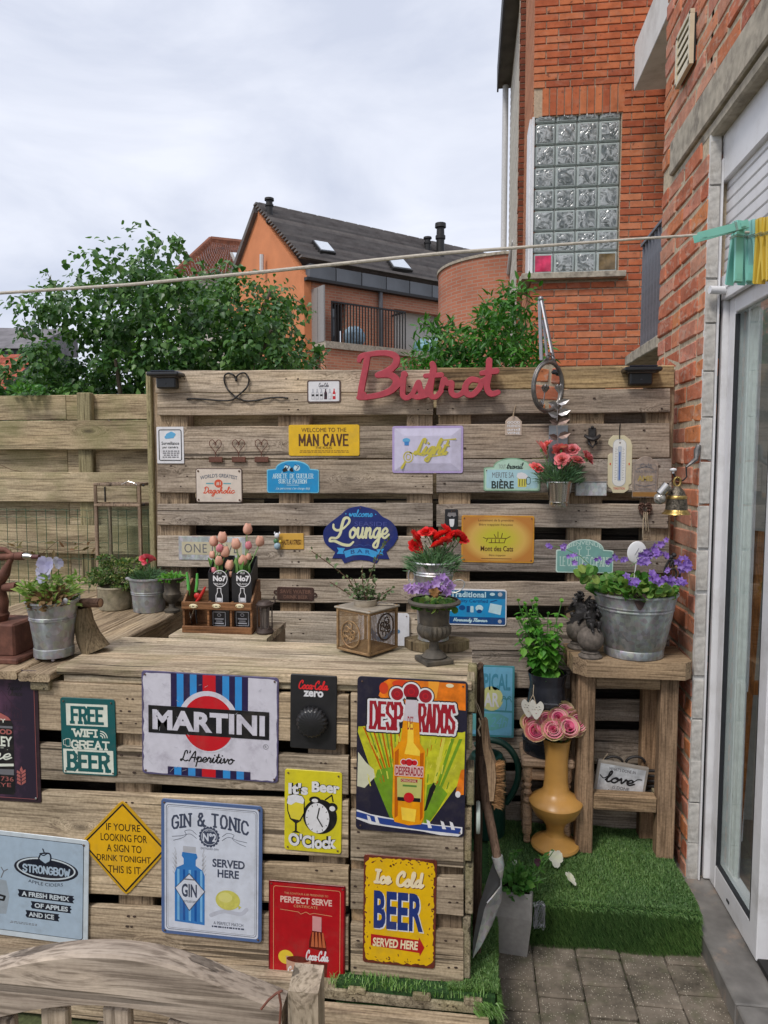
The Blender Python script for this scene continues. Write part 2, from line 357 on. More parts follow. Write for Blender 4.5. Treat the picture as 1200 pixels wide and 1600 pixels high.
# ------------------------------------------------------------ flat shapes: union of strokes as one clean outline
def sdf_contours(strokes, w, level=0.0, square=False, res=None, taper=None):
    """strokes: polylines of (x, y[, scale of half-width]); returns closed outlines of their union, half-width w + level"""
    P = []; 
    for s in strokes:
        for a, b in zip(s[:-1], s[1:]): P.append((a[0], a[1], b[0], b[1], (a[2] if len(a) > 2 else 1)*w, (b[2] if len(b) > 2 else 1)*w))
        if len(s) == 1: P.append((s[0][0], s[0][1], s[0][0]+1e-4, s[0][1], w, w))
    P = np.array(P); m = w*1.6+abs(level)+1e-6
    x0, x1 = min(P[:, 0].min(), P[:, 2].min())-m*1.5, max(P[:, 0].max(), P[:, 2].max())+m*1.5
    y0, y1 = min(P[:, 1].min(), P[:, 3].min())-m*1.5, max(P[:, 1].max(), P[:, 3].max())+m*1.5
    h = res or w/3.2; nx, ny = int((x1-x0)/h)+2, int((y1-y0)/h)+2
    X, Y = np.meshgrid(x0+np.arange(nx)*h, y0+np.arange(ny)*h, indexing='ij'); D = np.full(X.shape, 1e9)
    for ax, ay, bx, by, ra, rb in P:
        dx, dy = bx-ax, by-ay; l2 = dx*dx+dy*dy
        if square:
            l = math.sqrt(l2)+1e-12; ux, uy = dx/l, dy/l; px, py = X-(ax+bx)/2, Y-(ay+by)/2
            q1 = np.abs(px*ux+py*uy)-l/2-ra*.98; q2 = np.abs(-px*uy+py*ux)-ra
            d = np.minimum(np.maximum(q1, q2), 0)+np.hypot(np.maximum(q1, 0), np.maximum(q2, 0))
        else:
            t = np.clip(((X-ax)*dx+(Y-ay)*dy)/(l2+1e-18), 0, 1); d = np.hypot(X-ax-t*dx, Y-ay-t*dy)-(ra+(rb-ra)*t)
        D = np.minimum(D, d)
    return march(D-level, x0, y0, h)
def march(D, x0, y0, h):
    nx, ny = D.shape; seg = {}
    ins = D < 0
    cell = ins[:-1, :-1]*1+ins[1:, :-1]*2+ins[1:, 1:]*4+ins[:-1, 1:]*8
    T = {1: [(3, 0)], 2: [(0, 1)], 3: [(3, 1)], 4: [(1, 2)], 5: [(3, 0), (1, 2)], 6: [(0, 2)], 7: [(3, 2)], 8: [(2, 3)], 9: [(2, 0)], 10: [(0, 1), (2, 3)], 11: [(2, 1)], 12: [(1, 3)], 13: [(1, 0)], 14: [(0, 3)]}
    pts = {}
    def key(i, j, e): return ((i, j, 0), (i+1, j, 1), (i, j+1, 0), (i, j, 1))[e]
    def pt(k):
        if k not in pts:
            i, j, d = k; a = D[i, j]; b = D[i+1, j] if d == 0 else D[i, j+1]; t = a/(a-b) if a != b else .5
            t = min(max(t, .02), .98)
            pts[k] = (x0+(i+(t if d == 0 else 0))*h, y0+(j+(t if d == 1 else 0))*h)
        return pts[k]
    for i, j in zip(*np.nonzero((cell > 0) & (cell < 15))):
        for a, b in T[int(cell[i, j])]: seg.setdefault(key(i, j, a), []).append(key(i, j, b))
    out = []
    while seg:
        s = next(iter(seg)); c = [s]; k = seg[s].pop()
        if not seg[s]: del seg[s]
        while k != s and k in seg:
            c.append(k); n = seg[k].pop()
            if not seg[k]: del seg[k]
            k = n
        if len(c) > 5: out.append([pt(q) for q in c])
    # drop points that lie on a straight line
    res = []
    for c in out:
        o = []
        for i in range(len(c)):
            a, b, d = c[i-1], c[i], c[(i+1) % len(c)]
            if abs((b[0]-a[0])*(d[1]-a[1])-(b[1]-a[1])*(d[0]-a[0])) > h*h*.02: o.append(b)
        if len(o) > 3: res.append(o)
    return res
def fill2d(contours, extrude=0.0, bevel=0.0, bres=0):
    """outlines to a filled mesh in the XY plane (inner outlines are holes)"""
    cu = bpy.data.curves.new('c', 'CURVE'); cu.dimensions = '2D'; cu.fill_mode = 'BOTH' if (extrude or bevel) else 'FRONT'
    cu.extrude = extrude; cu.bevel_depth = bevel; cu.bevel_resolution = bres
    for c in contours:
        s = cu.splines.new('POLY'); s.points.add(len(c)-1); s.use_cyclic_u = True
        s.points.foreach_set('co', [x for p in c for x in (p[0], p[1], 0, 1)])
    o = bpy.data.objects.new('c', cu); me = bpy.data.meshes.new_from_object(o)
    bpy.data.objects.remove(o); bpy.data.curves.remove(cu); return me
def mesh_np(me):
    v = np.zeros(len(me.vertices)*3); me.vertices.foreach_get('co', v); return v.reshape(-1, 3), [tuple(p.vertices) for p in me.polygons]
def text_geo(s, bold=0.0, spacing=1.0, shear=0.0):
    cu = bpy.data.curves.new('t', 'FONT'); cu.body = s; cu.size = 1; cu.offset = bold; cu.space_character = spacing; cu.shear = shear; cu.resolution_u = 3; cu.fill_mode = 'FRONT'
    cu.align_x = 'CENTER'
    o = bpy.data.objects.new('t', cu); me = bpy.data.meshes.new_from_object(o); bpy.data.objects.remove(o); bpy.data.curves.remove(cu)
    v, f = mesh_np(me); bpy.data.meshes.remove(me); return v, f
CAPS = {'A': (1, '0,0 .5,1 1,0;.2,.34 .8,.34'), 'B': (1, '0,0 0,1 .65,1 .9,.85 .9,.66 .65,.53 0,.53;.65,.53 1,.36 1,.15 .7,0 0,0'), 'C': (1, '1,.78 .75,1 .28,1 0,.75 0,.25 .28,0 .75,0 1,.22'),
 'D': (1, '0,0 0,1 .6,1 1,.7 1,.3 .6,0 0,0'), 'E': (.9, '1,0 0,0 0,1 1,1;0,.52 .8,.52'), 'F': (.9, '0,0 0,1 1,1;0,.52 .8,.52'), 'G': (1, '1,.78 .75,1 .28,1 0,.75 0,.25 .28,0 .75,0 1,.2 1,.45 .6,.45'),
 'H': (1, '0,0 0,1;1,0 1,1;0,.5 1,.5'), 'I': (.05, '.5,0 .5,1'), 'K': (1, '0,0 0,1;0,.4 1,1;.35,.6 1,0'), 'L': (.9, '0,1 0,0 1,0'), 'M': (1.2, '0,0 0,1 .5,.3 1,1 1,0'), 'N': (1, '0,0 0,1 1,0 1,1'),
 'O': (1, '.3,0 .7,0 1,.27 1,.73 .7,1 .3,1 0,.73 0,.27 .3,0'), 'P': (1, '0,0 0,1 .7,1 1,.85 1,.6 .7,.45 0,.45'), 'R': (1, '0,0 0,1 .7,1 1,.87 1,.64 .7,.5 0,.5;.55,.5 1,0'),
 'S': (.95, '1,.8 .75,1 .25,1 0,.8 .05,.62 .95,.38 1,.2 .75,0 .25,0 0,.2'), 'T': (1, '.5,0 .5,1;0,1 1,1'), 'U': (1, '0,1 0,.25 .28,0 .72,0 1,.25 1,1'), 'V': (1, '0,1 .5,0 1,1'), 'W': (1.35, '0,1 .25,0 .5,.7 .75,0 1,1'),
 'X': (1, '0,0 1,1;0,1 1,0'), 'Y': (1, '0,1 .5,.5 1,1;.5,.5 .5,0'), '&': (1.1, '1,0 .15,.75 .3,1 .6,1 .7,.8 .05,.35 .1,.05 .5,0 .95,.45'), "'": (.1, '.5,.75 .5,1'), '2': (.9, '0,.75 .2,1 .8,1 1,.75 0,0 1,0'),
 '7': (.9, '0,1 1,1 .4,0'), '1': (.4, '.2,.8 .5,1 .5,0'), '3': (.9, '0,1 1,1 .5,.58 1,.4 1,.15 .7,0 0,.05'), '6': (.9, '.9,1 .3,.8 0,.3 .2,0 .8,0 1,.25 .8,.5 .1,.45')}
CURS = {'a': (1.35, '1,.85 .6,1 .15,.6 .2,.1 .6,.1 1,.7 1,.95 .95,.2 1.2,0 1.5,.3'), 'c': (1.05, '.95,.8 .6,1 .15,.6 .2,.1 .6,0 1.15,.35'), 'd': (1.35, '1,.85 .6,1 .15,.6 .2,.1 .6,.1 1,.7 1.15,2.1;1.15,2.1 .98,.3 1.15,0 1.5,.3'),
 'e': (1.05, '.1,.4 .6,.45 .9,.75 .6,1 .2,.7 .2,.2 .6,0 1.15,.35'), 'g': (1.3, '1,.85 .6,1 .15,.6 .2,.1 .6,.1 1,.8 1.02,.95 1,0 .8,-.9 .35,-.95 .3,-.6 1.4,.3'), 'h': (1.3, '0,.3 .5,1.5 .45,2.1 .2,1.8 .15,0;.17,.5 .6,1 .85,.8 .8,.2 1,0 1.4,.3'),
 'i': (.75, '0,.3 .3,1 .25,.2 .5,0 .85,.3;.36,1.5 .4,1.55'), 'l': (.75, '0,.3 .5,1.5 .5,2.1 .25,1.9 .2,.3 .45,0 .85,.3'), 'm': (1.6, '0,.4 .2,1 .2,0;.2,.5 .5,1 .7,.8 .7,0;.7,.5 1,1 1.25,.8 1.2,.2 1.4,0 1.7,.3'), 'n': (1.2, '0,.4 .2,1 .2,0;.2,.5 .6,1 .8,.8 .75,.2 .95,0 1.3,.3'),
 'o': (1.15, '.6,1 .15,.6 .2,.1 .6,0 .95,.4 .9,.85 .6,1 .7,.78 1.25,.75'), 'p': (1.15, '0,.4 .25,1 .15,-1;.2,.5 .6,1 .95,.7 .8,.1 .3,.05;.7,.02 1.2,.2'), 'r': (1.0, '0,.3 .3,1.05 .4,.85 .75,.85 .65,.2 .85,0 1.1,.3'), 's': (.9, '0,.3 .45,1.05 .7,.4 .5,0 .15,.1;.55,.02 1,.3'),
 't': (.85, '0,.3 .42,1.2 .45,1.8 .35,.3 .6,0 .95,.3;.1,1.2 .8,1.2'), 'u': (1.3, '0,.5 .2,1 .2,.2 .5,0 .85,.5 .9,1;.9,1 .85,.2 1.05,0 1.4,.3'), 'v': (1.05, '0,.6 .2,1 .45,.1 .9,.9 .8,.8 1.15,.8'), 'w': (1.4, '0,.6 .2,1 .3,.1 .6,.8 .8,.1 1.2,1 1.1,.8 1.5,.8'), 'y': (1.3, '0,.5 .2,1 .25,.3 .5,.05 .9,.7;.95,1 1,0 .75,-.9 .3,-.8 1.3,.3'),
 'L': (1.5, '1.2,1.6 1.1,2.1 .7,2 .6,1.2 .45,.3 .15,.0 .1,.3 .5,.3 1.1,0 1.6,.2'), 'C': (1.45, '1.2,1.5 1.25,2 .8,2.1 .2,1.4 .15,.4 .6,0 1.1,.1 1.5,.5'), 'D': (1.5, '.4,2 .35,.1;.0,.1 .35,.0 .9,.1 1.4,1 1.1,1.9 .4,2.1 0,1.7'), 'I': (1.1, '.1,2 .9,2;.6,2 .4,.1;0,.05 .8,.05'),
 'A': (1.5, '0,0 .9,2.1 1.1,0;.3,.8 1.3,.8'), 'B': (1.5, '.4,2 .3,0;.1,1.9 .9,2.1 1.1,1.5 .4,1.1;.4,1.1 1.2,.9 1.1,.1 .2,0'), 'S': (1.2, '1.1,1.7 .8,2.1 .4,1.7 .9,.7 .5,0 0,.3'), 'F': (1.3, '.1,1.8 .5,2.1 1.3,2;.7,2 .5,.2 .1,0;.35,1.1 1,1.15'), 'T': (1.3, '.0,1.8 .4,2.1 1.4,2;.8,2 .6,.2 .2,0'), 'N': (1.5, '0,0 .3,2 .9,.1 1.3,2.1'), 'P': (1.2, '.4,2 .2,0;.0,1.8 .8,2.1 1.1,1.5 .35,1')}
CURS["'"] = (.4, '.2,1.7 .25,2.1'); CURS['-'] = (.9, '.1,.8 .7,.8')
def glyphs(s, font, gap=.35, serif=0, up_w=1.0):
    out = []; x = 0
    for ch in s:
        if ch == ' ': x += .8; continue
        if ch not in font: x += .5; continue
        adv, d = font[ch]
        for q in d.split(';'):
            pts = [tuple(float(a) for a in p.split(',')) for p in q.split()]
            if font is CAPS:
                sx = adv if adv > .2 else 0; pl = [(x+p[0]*sx, p[1]) for p in pts]; out.append(pl)
                if serif:
                    for e, nx in ((pl[0], pl[1]), (pl[-1], pl[-2])):
                        if e[1] in (0., 1.) and abs(nx[1]-e[1]) > abs(nx[0]-e[0])*.6: out.append([(e[0]-serif, e[1]), (e[0]+serif, e[1])])
            else: out.append([(x+p[0], p[1]) for p in spl(pts, 6)] if len(pts) > 2 else [(x+p[0], p[1]) for p in pts])
        x += (max(adv, .05) + gap) if font is CAPS else adv
    return out
def fit(strokes, x0, y0, x1, y1, italic=0, pad=0):
    """scale strokes (y up) into a pixel box (y down)"""
    P = np.array([p[:2] for s in strokes for p in s]); P = np.column_stack([P[:, 0]+italic*P[:, 1], P[:, 1]])
    a, b = P.min(0), P.max(0); sx = (x1-x0-2*pad)/(b[0]-a[0]); sy = (y1-y0-2*pad)/(b[1]-a[1])
    return [[(x0+pad+(p[0]+italic*p[1]-a[0])*sx, y1-pad-(p[1]-a[1])*sy)+tuple(p[2:]) for p in s] for s in strokes]

SIGNS = []
class Sign:
    """a flat sign measured in photo pixels on the plane Y; prints are thin sheets on its plate"""
    def __init__(s, name, label, rect, Y, cat='sign', rot=0, thick=.003, rad=4, mat=None, group=None, plate=True, bevel=.0012, outline=None, off=.0034):
        s.x0, s.y0, s.x1, s.y1 = rect; s.Y = Y-off; s.th = thick
        s.cx, s.cy = (s.x0+s.x1)/2, (s.y0+s.y1)/2; c = onY(s.cx, s.cy, s.Y)
        s.sx = (onY(s.x1, s.cy, s.Y)-onY(s.x0, s.cy, s.Y)).length/(s.x1-s.x0); s.sy = (onY(s.cx, s.y0, s.Y)-onY(s.cx, s.y1, s.Y)).length/(s.y1-s.y0)
        s.root = thing(name, label, cat, c, group); s.rot = rot; s.parts = {}; SIGNS.append(s)
        if plate:
            o = outline or s.rr(s.x0, s.y0, s.x1, s.y1, rad)
            bv = min(bevel, thick*.3); me = fill2d([[s.l(*p) for p in o]], extrude=thick/2-bv, bevel=bv)
            s.emit('plate', me, mat, -thick/2)
    def l(s, x, y): return ((x-s.cx)*s.sx, (s.cy-y)*s.sy)
    def rr(s, x0, y0, x1, y1, r):
        r = min(r, (x1-x0)/2.01, (y1-y0)/2.01); o = []
        for cx, cy, a in ((x1-r, y0+r, -90), (x1-r, y1-r, 0), (x0+r, y1-r, 90), (x0+r, y0+r, 180)):
            for k in range(5): q = R(a+k*22.5); o.append((cx+r*math.cos(q), cy+r*math.sin(q)))
        return o
    def emit(s, name, me, mat, n):
        v, f = mesh_np(me); bpy.data.meshes.remove(me); s.put(name, v, f, mat, n)
    def put(s, name, v, f, mat, n):
        v = np.asarray(v); w_ = np.column_stack([v[:, 0], -(v[:, 2]+n), v[:, 1]])
        k = (name, mat.name); q = s.parts.setdefault(k, [[], [], mat]); b = len(q[0]); q[0].extend(w_.tolist()); q[1].extend([tuple(i+b for i in g) for g in f])
    def lv(s, lv): return .0004+lv*.0003
    def poly(s, pts, mat, lv=0, name='print', holes=()):
        s.emit(name, fill2d([[s.l(*p) for p in c] for c in [pts]+list(holes)]), mat, s.lv(lv)); return s
    def rect(s, x0, y0, x1, y1, mat, lv=0, rad=0, name='print'): return s.poly(s.rr(x0, y0, x1, y1, rad) if rad else [(x0, y0), (x1, y0), (x1, y1), (x0, y1)], mat, lv, name)
    def frame(s, x0, y0, x1, y1, t, mat, lv=0, rad=2): return s.poly(s.rr(x0, y0, x1, y1, rad), mat, lv, 'print', [s.rr(x0+t, y0+t, x1-t, y1-t, max(rad-t, .3))])
    def ell(s, cx, cy, rx_, ry_, mat, lv=0, n=28, hole=0, name='print'):
        c = [(cx+rx_*math.cos(2*math.pi*k/n), cy+ry_*math.sin(2*math.pi*k/n)) for k in range(n)]
        h = [[(cx+(rx_-hole)*math.cos(2*math.pi*k/n), cy+(ry_-hole)*math.sin(2*math.pi*k/n)) for k in range(n)]] if hole else ()
        return s.poly(c, mat, lv, name, h)
    def text(s, t, x0, y0, x1, y1, mat, lv=1, bold=.0, spacing=1.0, shear=0, arc=0, name='lettering'):
        v, f = text_geo(t, bold, spacing, shear); a, b = v.min(0), v.max(0)
        px = x0+(v[:, 0]-a[0])/(b[0]-a[0]+1e-9)*(x1-x0); py = y1-(v[:, 1]-a[1])/(b[1]-a[1]+1e-9)*(y1-y0)
        if arc: tt = (px-(x0+x1)/2)/((x1-x0)/2); py = py-arc*(1-tt*tt)
        L = np.column_stack([(px-s.cx)*s.sx, (s.cy-py)*s.sy, 0*px]); s.put(name, L, f, mat, s.lv(lv)); return s
    def strokes(s, st, w, mat, lv=1, level=0, square=False, name='print', res=None, extrude=0, bevel=0):
        """st in photo pixels, half-width w pixels"""
        c = sdf_contours([[(p[0], p[1])+tuple(p[2:]) for p in q] for q in st], w, level, square, res)
        if c: s.emit(name, fill2d([[s.l(*p) for p in k] for k in c], extrude, bevel, 2 if bevel else 0), mat, s.lv(lv)+extrude)
        return s
    def word(s, t, x0, y0, x1, y1, w, mat, lv=1, font='caps', serif=0, italic=0, level=0, gap=.35, arc=0, square=False, res=None):
        g = glyphs(t, CAPS if font == 'caps' else CURS, gap, serif); g = fit(g, x0, y0, x1, y1, italic, w)
        if arc: g = [[(p[0], p[1]-arc*(1-((p[0]-(x0+x1)/2)/((x1-x0)/2))**2)) for p in q] for q in g]
        s.strokes(g, w, mat, lv, level, square, 'lettering', res); return s
    def done(s):
        for (name, _), (v, f, mat) in s.parts.items():
            V = np.array(v); me = bpy.data.meshes.new(name); c = (V.max(0)+V.min(0))/2; me.from_pydata((V-c).tolist(), [], f); setmat(me, mat)
            if name in ('plate', 'letters'):
                bm = bmesh.new(); bm.from_mesh(me); bmesh.ops.remove_doubles(bm, verts=bm.verts[:], dist=1e-6); bmesh.ops.recalc_face_normals(bm, faces=bm.faces[:]); bm.to_mesh(me); bm.free()
            link(name, me, s.root, Vector(c.tolist())+WL[s.root.name])
        if s.rot: s.root.rotation_euler = (0, R(s.rot), 0)
        return s.root
    def screws(s, mat, inset=5, r=1.6, pts=None):
        for x, y in (pts or [(s.x0+inset, s.y0+inset), (s.x1-inset, s.y0+inset), (s.x0+inset, s.y1-inset), (s.x1-inset, s.y1-inset)]):
            m = MB(); p = WL[s.root.name]+Vector((s.l(x, y)[0], -.0022, s.l(x, y)[1])); m.ball(p, r*s.sx, 8, 4, (1, .5, 1)); m.build('screw', mat, s.root, True)
        return s
# ============================================================ colours and timber
W_WALL = wood('weathered_grey_timber', (.60,.51,.41),(.45,.375,.295),(.19,.15,.115), 'X', moss=.06, vary=.4)
W_WALLR = wood('weathered_dark_timber', (.45,.385,.325),(.33,.275,.23),(.14,.115,.095), 'X', moss=.03, vary=.36)
W_GOLD = wood('weathered_golden_timber', (.52,.38,.20),(.38,.27,.145),(.10,.075,.05), 'X', vary=.1)
W_CNT = wood('counter_timber', (.62,.50,.355),(.46,.365,.255),(.19,.14,.10), 'X', moss=.05, vary=.32)
W_TOP = wood('counter_top_timber', (.66,.56,.42),(.45,.37,.27),(.11,.085,.06), 'X', moss=.4, vary=.16, cracks=1.4)
W_TOPY = wood('side_counter_top_timber', (.50,.40,.28),(.36,.28,.19),(.14,.10,.07), 'Y', moss=.1, vary=.16, cracks=1.2)
W_FEN = wood('fence_timber', (.56,.47,.32),(.44,.36,.24),(.24,.19,.12), 'X', moss=.55, vary=.2, cracks=.5, knots=1.3)
W_V = wood('upright_timber', (.46,.35,.24),(.34,.255,.17),(.16,.115,.08), 'Z', vary=.2, cracks=.6)
W_VG = wood('green_upright_timber', (.40,.35,.20),(.30,.26,.145),(.15,.125,.07), 'Z', moss=.5, vary=.12)
W_Y = wood('end_grain_timber', (.40,.34,.24),(.28,.235,.16),(.14,.115,.08), 'Y', moss=.5, vary=.15)
NAIL = plain('rusty_nail', (.05,.03,.022), .8)
BLK = plain('black_metal', (.022,.021,.021), .5,.3)
WHT = plain('white_plastic', (.72,.72,.74), .35, var=.04, bump=.03, dirt=((.35,.33,.3), .35), scale=14)
WHTP = plain('white_painted_masonry', (.72,.71,.69), .7, var=.05, dirt=((.4,.37,.33), .5), scale=9)
MORT = plain('lime_mortar', (.50,.415,.295), .95, var=.25, scale=60, bump=.8)
MORT2 = plain('pale_mortar', (.46,.37,.27), .95, var=.2, scale=50, bump=.6)
CONC = plain('weathered_concrete', (.40,.355,.285), .95, var=.25, scale=26, bump=1.0, dirt=((.13,.11,.09), .75))
BR_OLD = brickmat('old_brick', [(.50,.15,.08),(.58,.20,.11),(.64,.26,.14),(.56,.23,.16),(.60,.30,.20),(.42,.13,.08),(.66,.25,.10)], smear=.7, scale=20)
BR_NEW = brickmat('smooth_orange_brick', [(.44,.12,.055),(.52,.155,.07),(.58,.20,.09),(.48,.135,.06),(.38,.10,.05),(.62,.24,.12)], smear=.18, scale=9)

# ============================================================ ground
m, t, b = nm('ground_earth'); L = t.links.new
ge = mk(t, 'ShaderNodeNewGeometry'); no = mk(t, 'ShaderNodeTexNoise'); no.inputs['Scale'].default_value = 3; no.inputs['Detail'].default_value = 6; L(ge.outputs['Position'], no.inputs['Vector'])
rp = ramp(t, [(.3,(.06,.06,.03)),(.6,(.13,.12,.08)),(.8,(.2,.17,.12))]); L(no.outputs['Fac'], rp.inputs[0]); L(rp.outputs[0], b.inputs['Base Color']); b.inputs['Roughness'].default_value = 1
MB().add([(-400,-400,-.06),(400,-400,-.06),(400,400,-.06),(-400,400,-.06)], [(0,1,2,3)]).build('ground', m, kind='structure')
m, t, b = nm('concrete_paver'); L = t.links.new
ge = mk(t, 'ShaderNodeNewGeometry'); oi = mk(t, 'ShaderNodeObjectInfo')
no = mk(t, 'ShaderNodeTexNoise'); no.inputs['Scale'].default_value = 9; no.inputs['Detail'].default_value = 9; no.inputs['Roughness'].default_value = .7; L(ge.outputs['Position'], no.inputs['Vector'])
rp = ramp(t, [(.32,(.05,.042,.03)),(.47,(.13,.108,.082)),(.62,(.20,.165,.13)),(.75,(.31,.265,.21))]); L(no.outputs['Fac'], rp.inputs[0])
vo = mk(t, 'ShaderNodeTexVoronoi'); vo.inputs['Scale'].default_value = 150; L(ge.outputs['Position'], vo.inputs['Vector'])
vr = ramp(t, [(.16,(1,1,1)),(.32,(0,0,0))]); L(vo.outputs['Distance'], vr.inputs[0]); sp = mk(t, 'ShaderNodeSeparateColor'); L(vo.outputs['Color'], sp.inputs[0])
chip = mth(t, 'MULTIPLY', mth(t, 'MULTIPLY', vr.outputs[0], mth(t, 'GREATER_THAN', sp.outputs[0], .5)), .8)
col = mixc(t, chip, rp.outputs[0], (.5,.45,.36))
mo = mk(t, 'ShaderNodeTexNoise'); mo.inputs['Scale'].default_value = 14; mo.inputs['Detail'].default_value = 5; L(ge.outputs['Position'], mo.inputs['Vector']); mr = ramp(t, [(.52,(0,0,0)),(.68,(1,1,1))]); L(mo.outputs['Fac'], mr.inputs[0])
col = mixc(t, mth(t, 'MULTIPLY', mr.outputs[0], .45), col, (.075,.085,.035))
L(col, b.inputs['Base Color']); b.inputs['Roughness'].default_value = .95
bp = mk(t, 'ShaderNodeBump'); bp.inputs['Strength'].default_value = .7; bp.inputs['Distance'].default_value = .004; L(no.outputs['Fac'], bp.inputs['Height']); L(bp.outputs[0], b.inputs['Normal'])
PAV = m
ground_pav = MB().box((-.2,.9,-.032),(4.0,3.1,.03)).build('paved_yard', plain('paver_joint_sand', (.075,.09,.035), 1, var=.4, scale=60, bump=1), kind='structure')
pm = []
for k in range(5):
    b_ = MB(); b_.bbox((0,0,0),(.136,.122,.05), .006, None, .0018); pm.append(b_.mesh('paver', PAV, (0,0,0))[0])
for i in range(-10,6):
    for j in range(-7,9):
        X = .4245+i*.14; Yc = 2.053+(j*.126)+(.063 if i % 2 else 0)
        if Yc > 2.42 or X > .79 or Yc < .9: continue
        o = link('paver', pm[(i*3+j*5) % 5], ground_pav, (X+ru(-.001,.001), Yc, -.0245+ru(-.003,.0025)))
        o.rotation_euler = (ru(-.008,.008), ru(-.008,.008), ru(-.012,.012))
# stone door sill: front edge along X .754, top at .065
SILL = plain('worn_blue_stone', (.17,.16,.15), .55, var=.35, scale=13, bump=.35, dirt=((.38,.27,.20), .85))
sl = thing('door_sill', 'worn blue-grey stone step running under the white glass door', 'door sill', (.85,1.9,0))
for y0, y1 in ((1.2,2.0),(2.004,2.78)):
    BB(((.757+1.1)/2,(y0+y1)/2,.0315),(1.1-.757, y1-y0,.067), .004).build('stone', SILL, sl)
BB((.93,1.9,.075),(.10,1.7,.014), .003).build('threshold', BLK, sl)

# ============================================================ turf
def turf_base(): return plain('turf_backing', (.018,.06,.012), 1, var=.5, scale=120, bump=1)
tb = MB()
tb.box((-1.01,2.38,.07),(1.30,.86,.14)); tb.box((-.14,2.33,.07),(.44,.96,.14)); tb.box((.4125,2.575,.07),(.665,.58,.14))
plat = tb.build('turf_platform', turf_base()); tag(plat, kind='structure')
def blades(n, sampler, name, mat, lo=.010, hi=.020, wd=.0016, lean=.6, par=None):
    P, N = sampler(n); n = len(P)
    a = RNG.uniform(0,2*np.pi, n); h = RNG.uniform(lo, hi, n)
    tx = np.stack([np.cos(a), np.sin(a), np.zeros(n)], 1); tx -= N*(tx*N).sum(1)[:, None]; tx /= np.linalg.norm(tx, axis=1)[:, None]+1e-9
    side = np.cross(N, tx); b2 = RNG.uniform(0, lean, n)[:, None]
    down = np.array([0,0,-1.0])*(1-np.abs(N[:, 2:3]))*.7
    mid = P+(N*.6+tx*b2*.35+down*.3)*h[:, None]; tip = P+(N*.9+tx*b2+down)*h[:, None]
    w_ = side*wd
    V = np.stack([P-w_, P+w_, mid+w_*.8, mid-w_*.8, tip], 1).reshape(-1,3)
    k = np.arange(n)*5; tr = np.stack([k, k+1, k+2, k, k+2, k+3, k+3, k+2, k+4], 1).reshape(-1,3)
    me = bpy.data.meshes.new(name); me.vertices.add(len(V)); me.vertices.foreach_set('co', V.ravel()); me.loops.add(tr.size); me.loops.foreach_set('vertex_index', tr.ravel().astype(np.int32))
    me.polygons.add(len(tr)); me.polygons.foreach_set('loop_start', np.arange(0, tr.size, 3, dtype=np.int32)); me.update(calc_edges=True); setmat(me, mat)
    return link(name, me, par, (0,0,0), 'stuff')
TURF = leafmat('turf_blades', (.075,.165,.045),(.12,.24,.07),(.22,.34,.12), rough=.5, trans=.2)
def on_rect(o, u, v, N):
    o, u, v, N = map(lambda q: np.array(q, float),(o, u, v, N))
    def f(n):
        a = RNG.uniform(0,1,(n, 2)); P = o+a[:, :1]*u+a[:, 1:]*v
        P += N*0.004*(np.sin(P[:, :1]*23+P[:, 1:2]*17))
        return P, np.tile(N, (n, 1))
    return f
def multi(*fs):
    def f(n):
        tot = sum(w_ for w_, _ in fs); q = [g(int(n*w_/tot)) for w_, g in fs]
        return np.concatenate([a for a, _ in q]), np.concatenate([b for _, b in q])
    return f
def rnd_edge(y, z, r, x0, x1):
    def f(n):
        x = RNG.uniform(x0, x1, n); an = RNG.uniform(0, math.pi/2, n)
        N = np.stack([0*x, -np.cos(an), np.sin(an)], 1); return np.stack([x, y+r-r*np.cos(an), z-r+r*np.sin(an)], 1), N
    return f
top = multi((.5, on_rect((.08,2.29,.14),(.665,0,0),(0,.56,0),(0,0,1))),(.13, on_rect((-.05,1.86,.14),(.14,0,0),(0,.5,0),(0,0,1))),(.02, rnd_edge(2.283,.142,.012,.08,.745)))
g1 = blades(90000, top, 'turf', TURF, .006,.014,.0013,1.1, plat)
front = multi((.10, on_rect((.08,2.284,.002),(.665,0,0),(0,0,.136),(0,-1,0))),(.05, on_rect((.082,1.84,.002),(0,.45,0),(0,0,.136),(1,0,0))),(.02, on_rect((.746,2.29,.0),(0,.4,0),(0,0,.136),(1,0,0))))
g2 = blades(30000, front, 'turf_edge', TURF, .010,.021,.0012,.6, plat)
g3 = blades(1000, multi((1, on_rect((-.38,1.84,.135),(.44,0,0),(0,.06,0),(0,0,1))),(.35, on_rect((.02,1.835,.10),(.07,0,0),(0,0,.04),(.5,-.8,.2)))), 'turf_fringe', leafmat('turf_blades_pale', (.10,.24,.04),(.17,.34,.09),(.30,.45,.20), trans=.2), .010,.024,.0011,1.0, plat)
# timber edge below the counter
ed = thing('timber_edging', 'low weathered timber edging boards along the foot of the pallet bar', 'edging', (-.6,1.83,0))
MB().plank((-1.7,1.80,.0),(.062,1.80,.0),((0,0,.102),(0,0,.098)),(0,.035,0), 10,.004,.002).build('board', W_CNT, ed)
MB().plank((-1.7,1.842,.098),(-.42,1.842,.098),((0,0,.04),(0,0,.038)),(0,.12,0), 8,.004,.002).build('board', W_CNT, ed)
MB().plank((-.415,1.844,.094),(.045,1.842,.088),((0,0,.034),(0,0,.03)),(0,.05,0), 6,.004,.003).build('board', W_Y, ed)
for x in (-.30,-.12,.02): BB((x, 1.855,.127),(.05,.03,.02), .003).build('block', W_Y, ed)

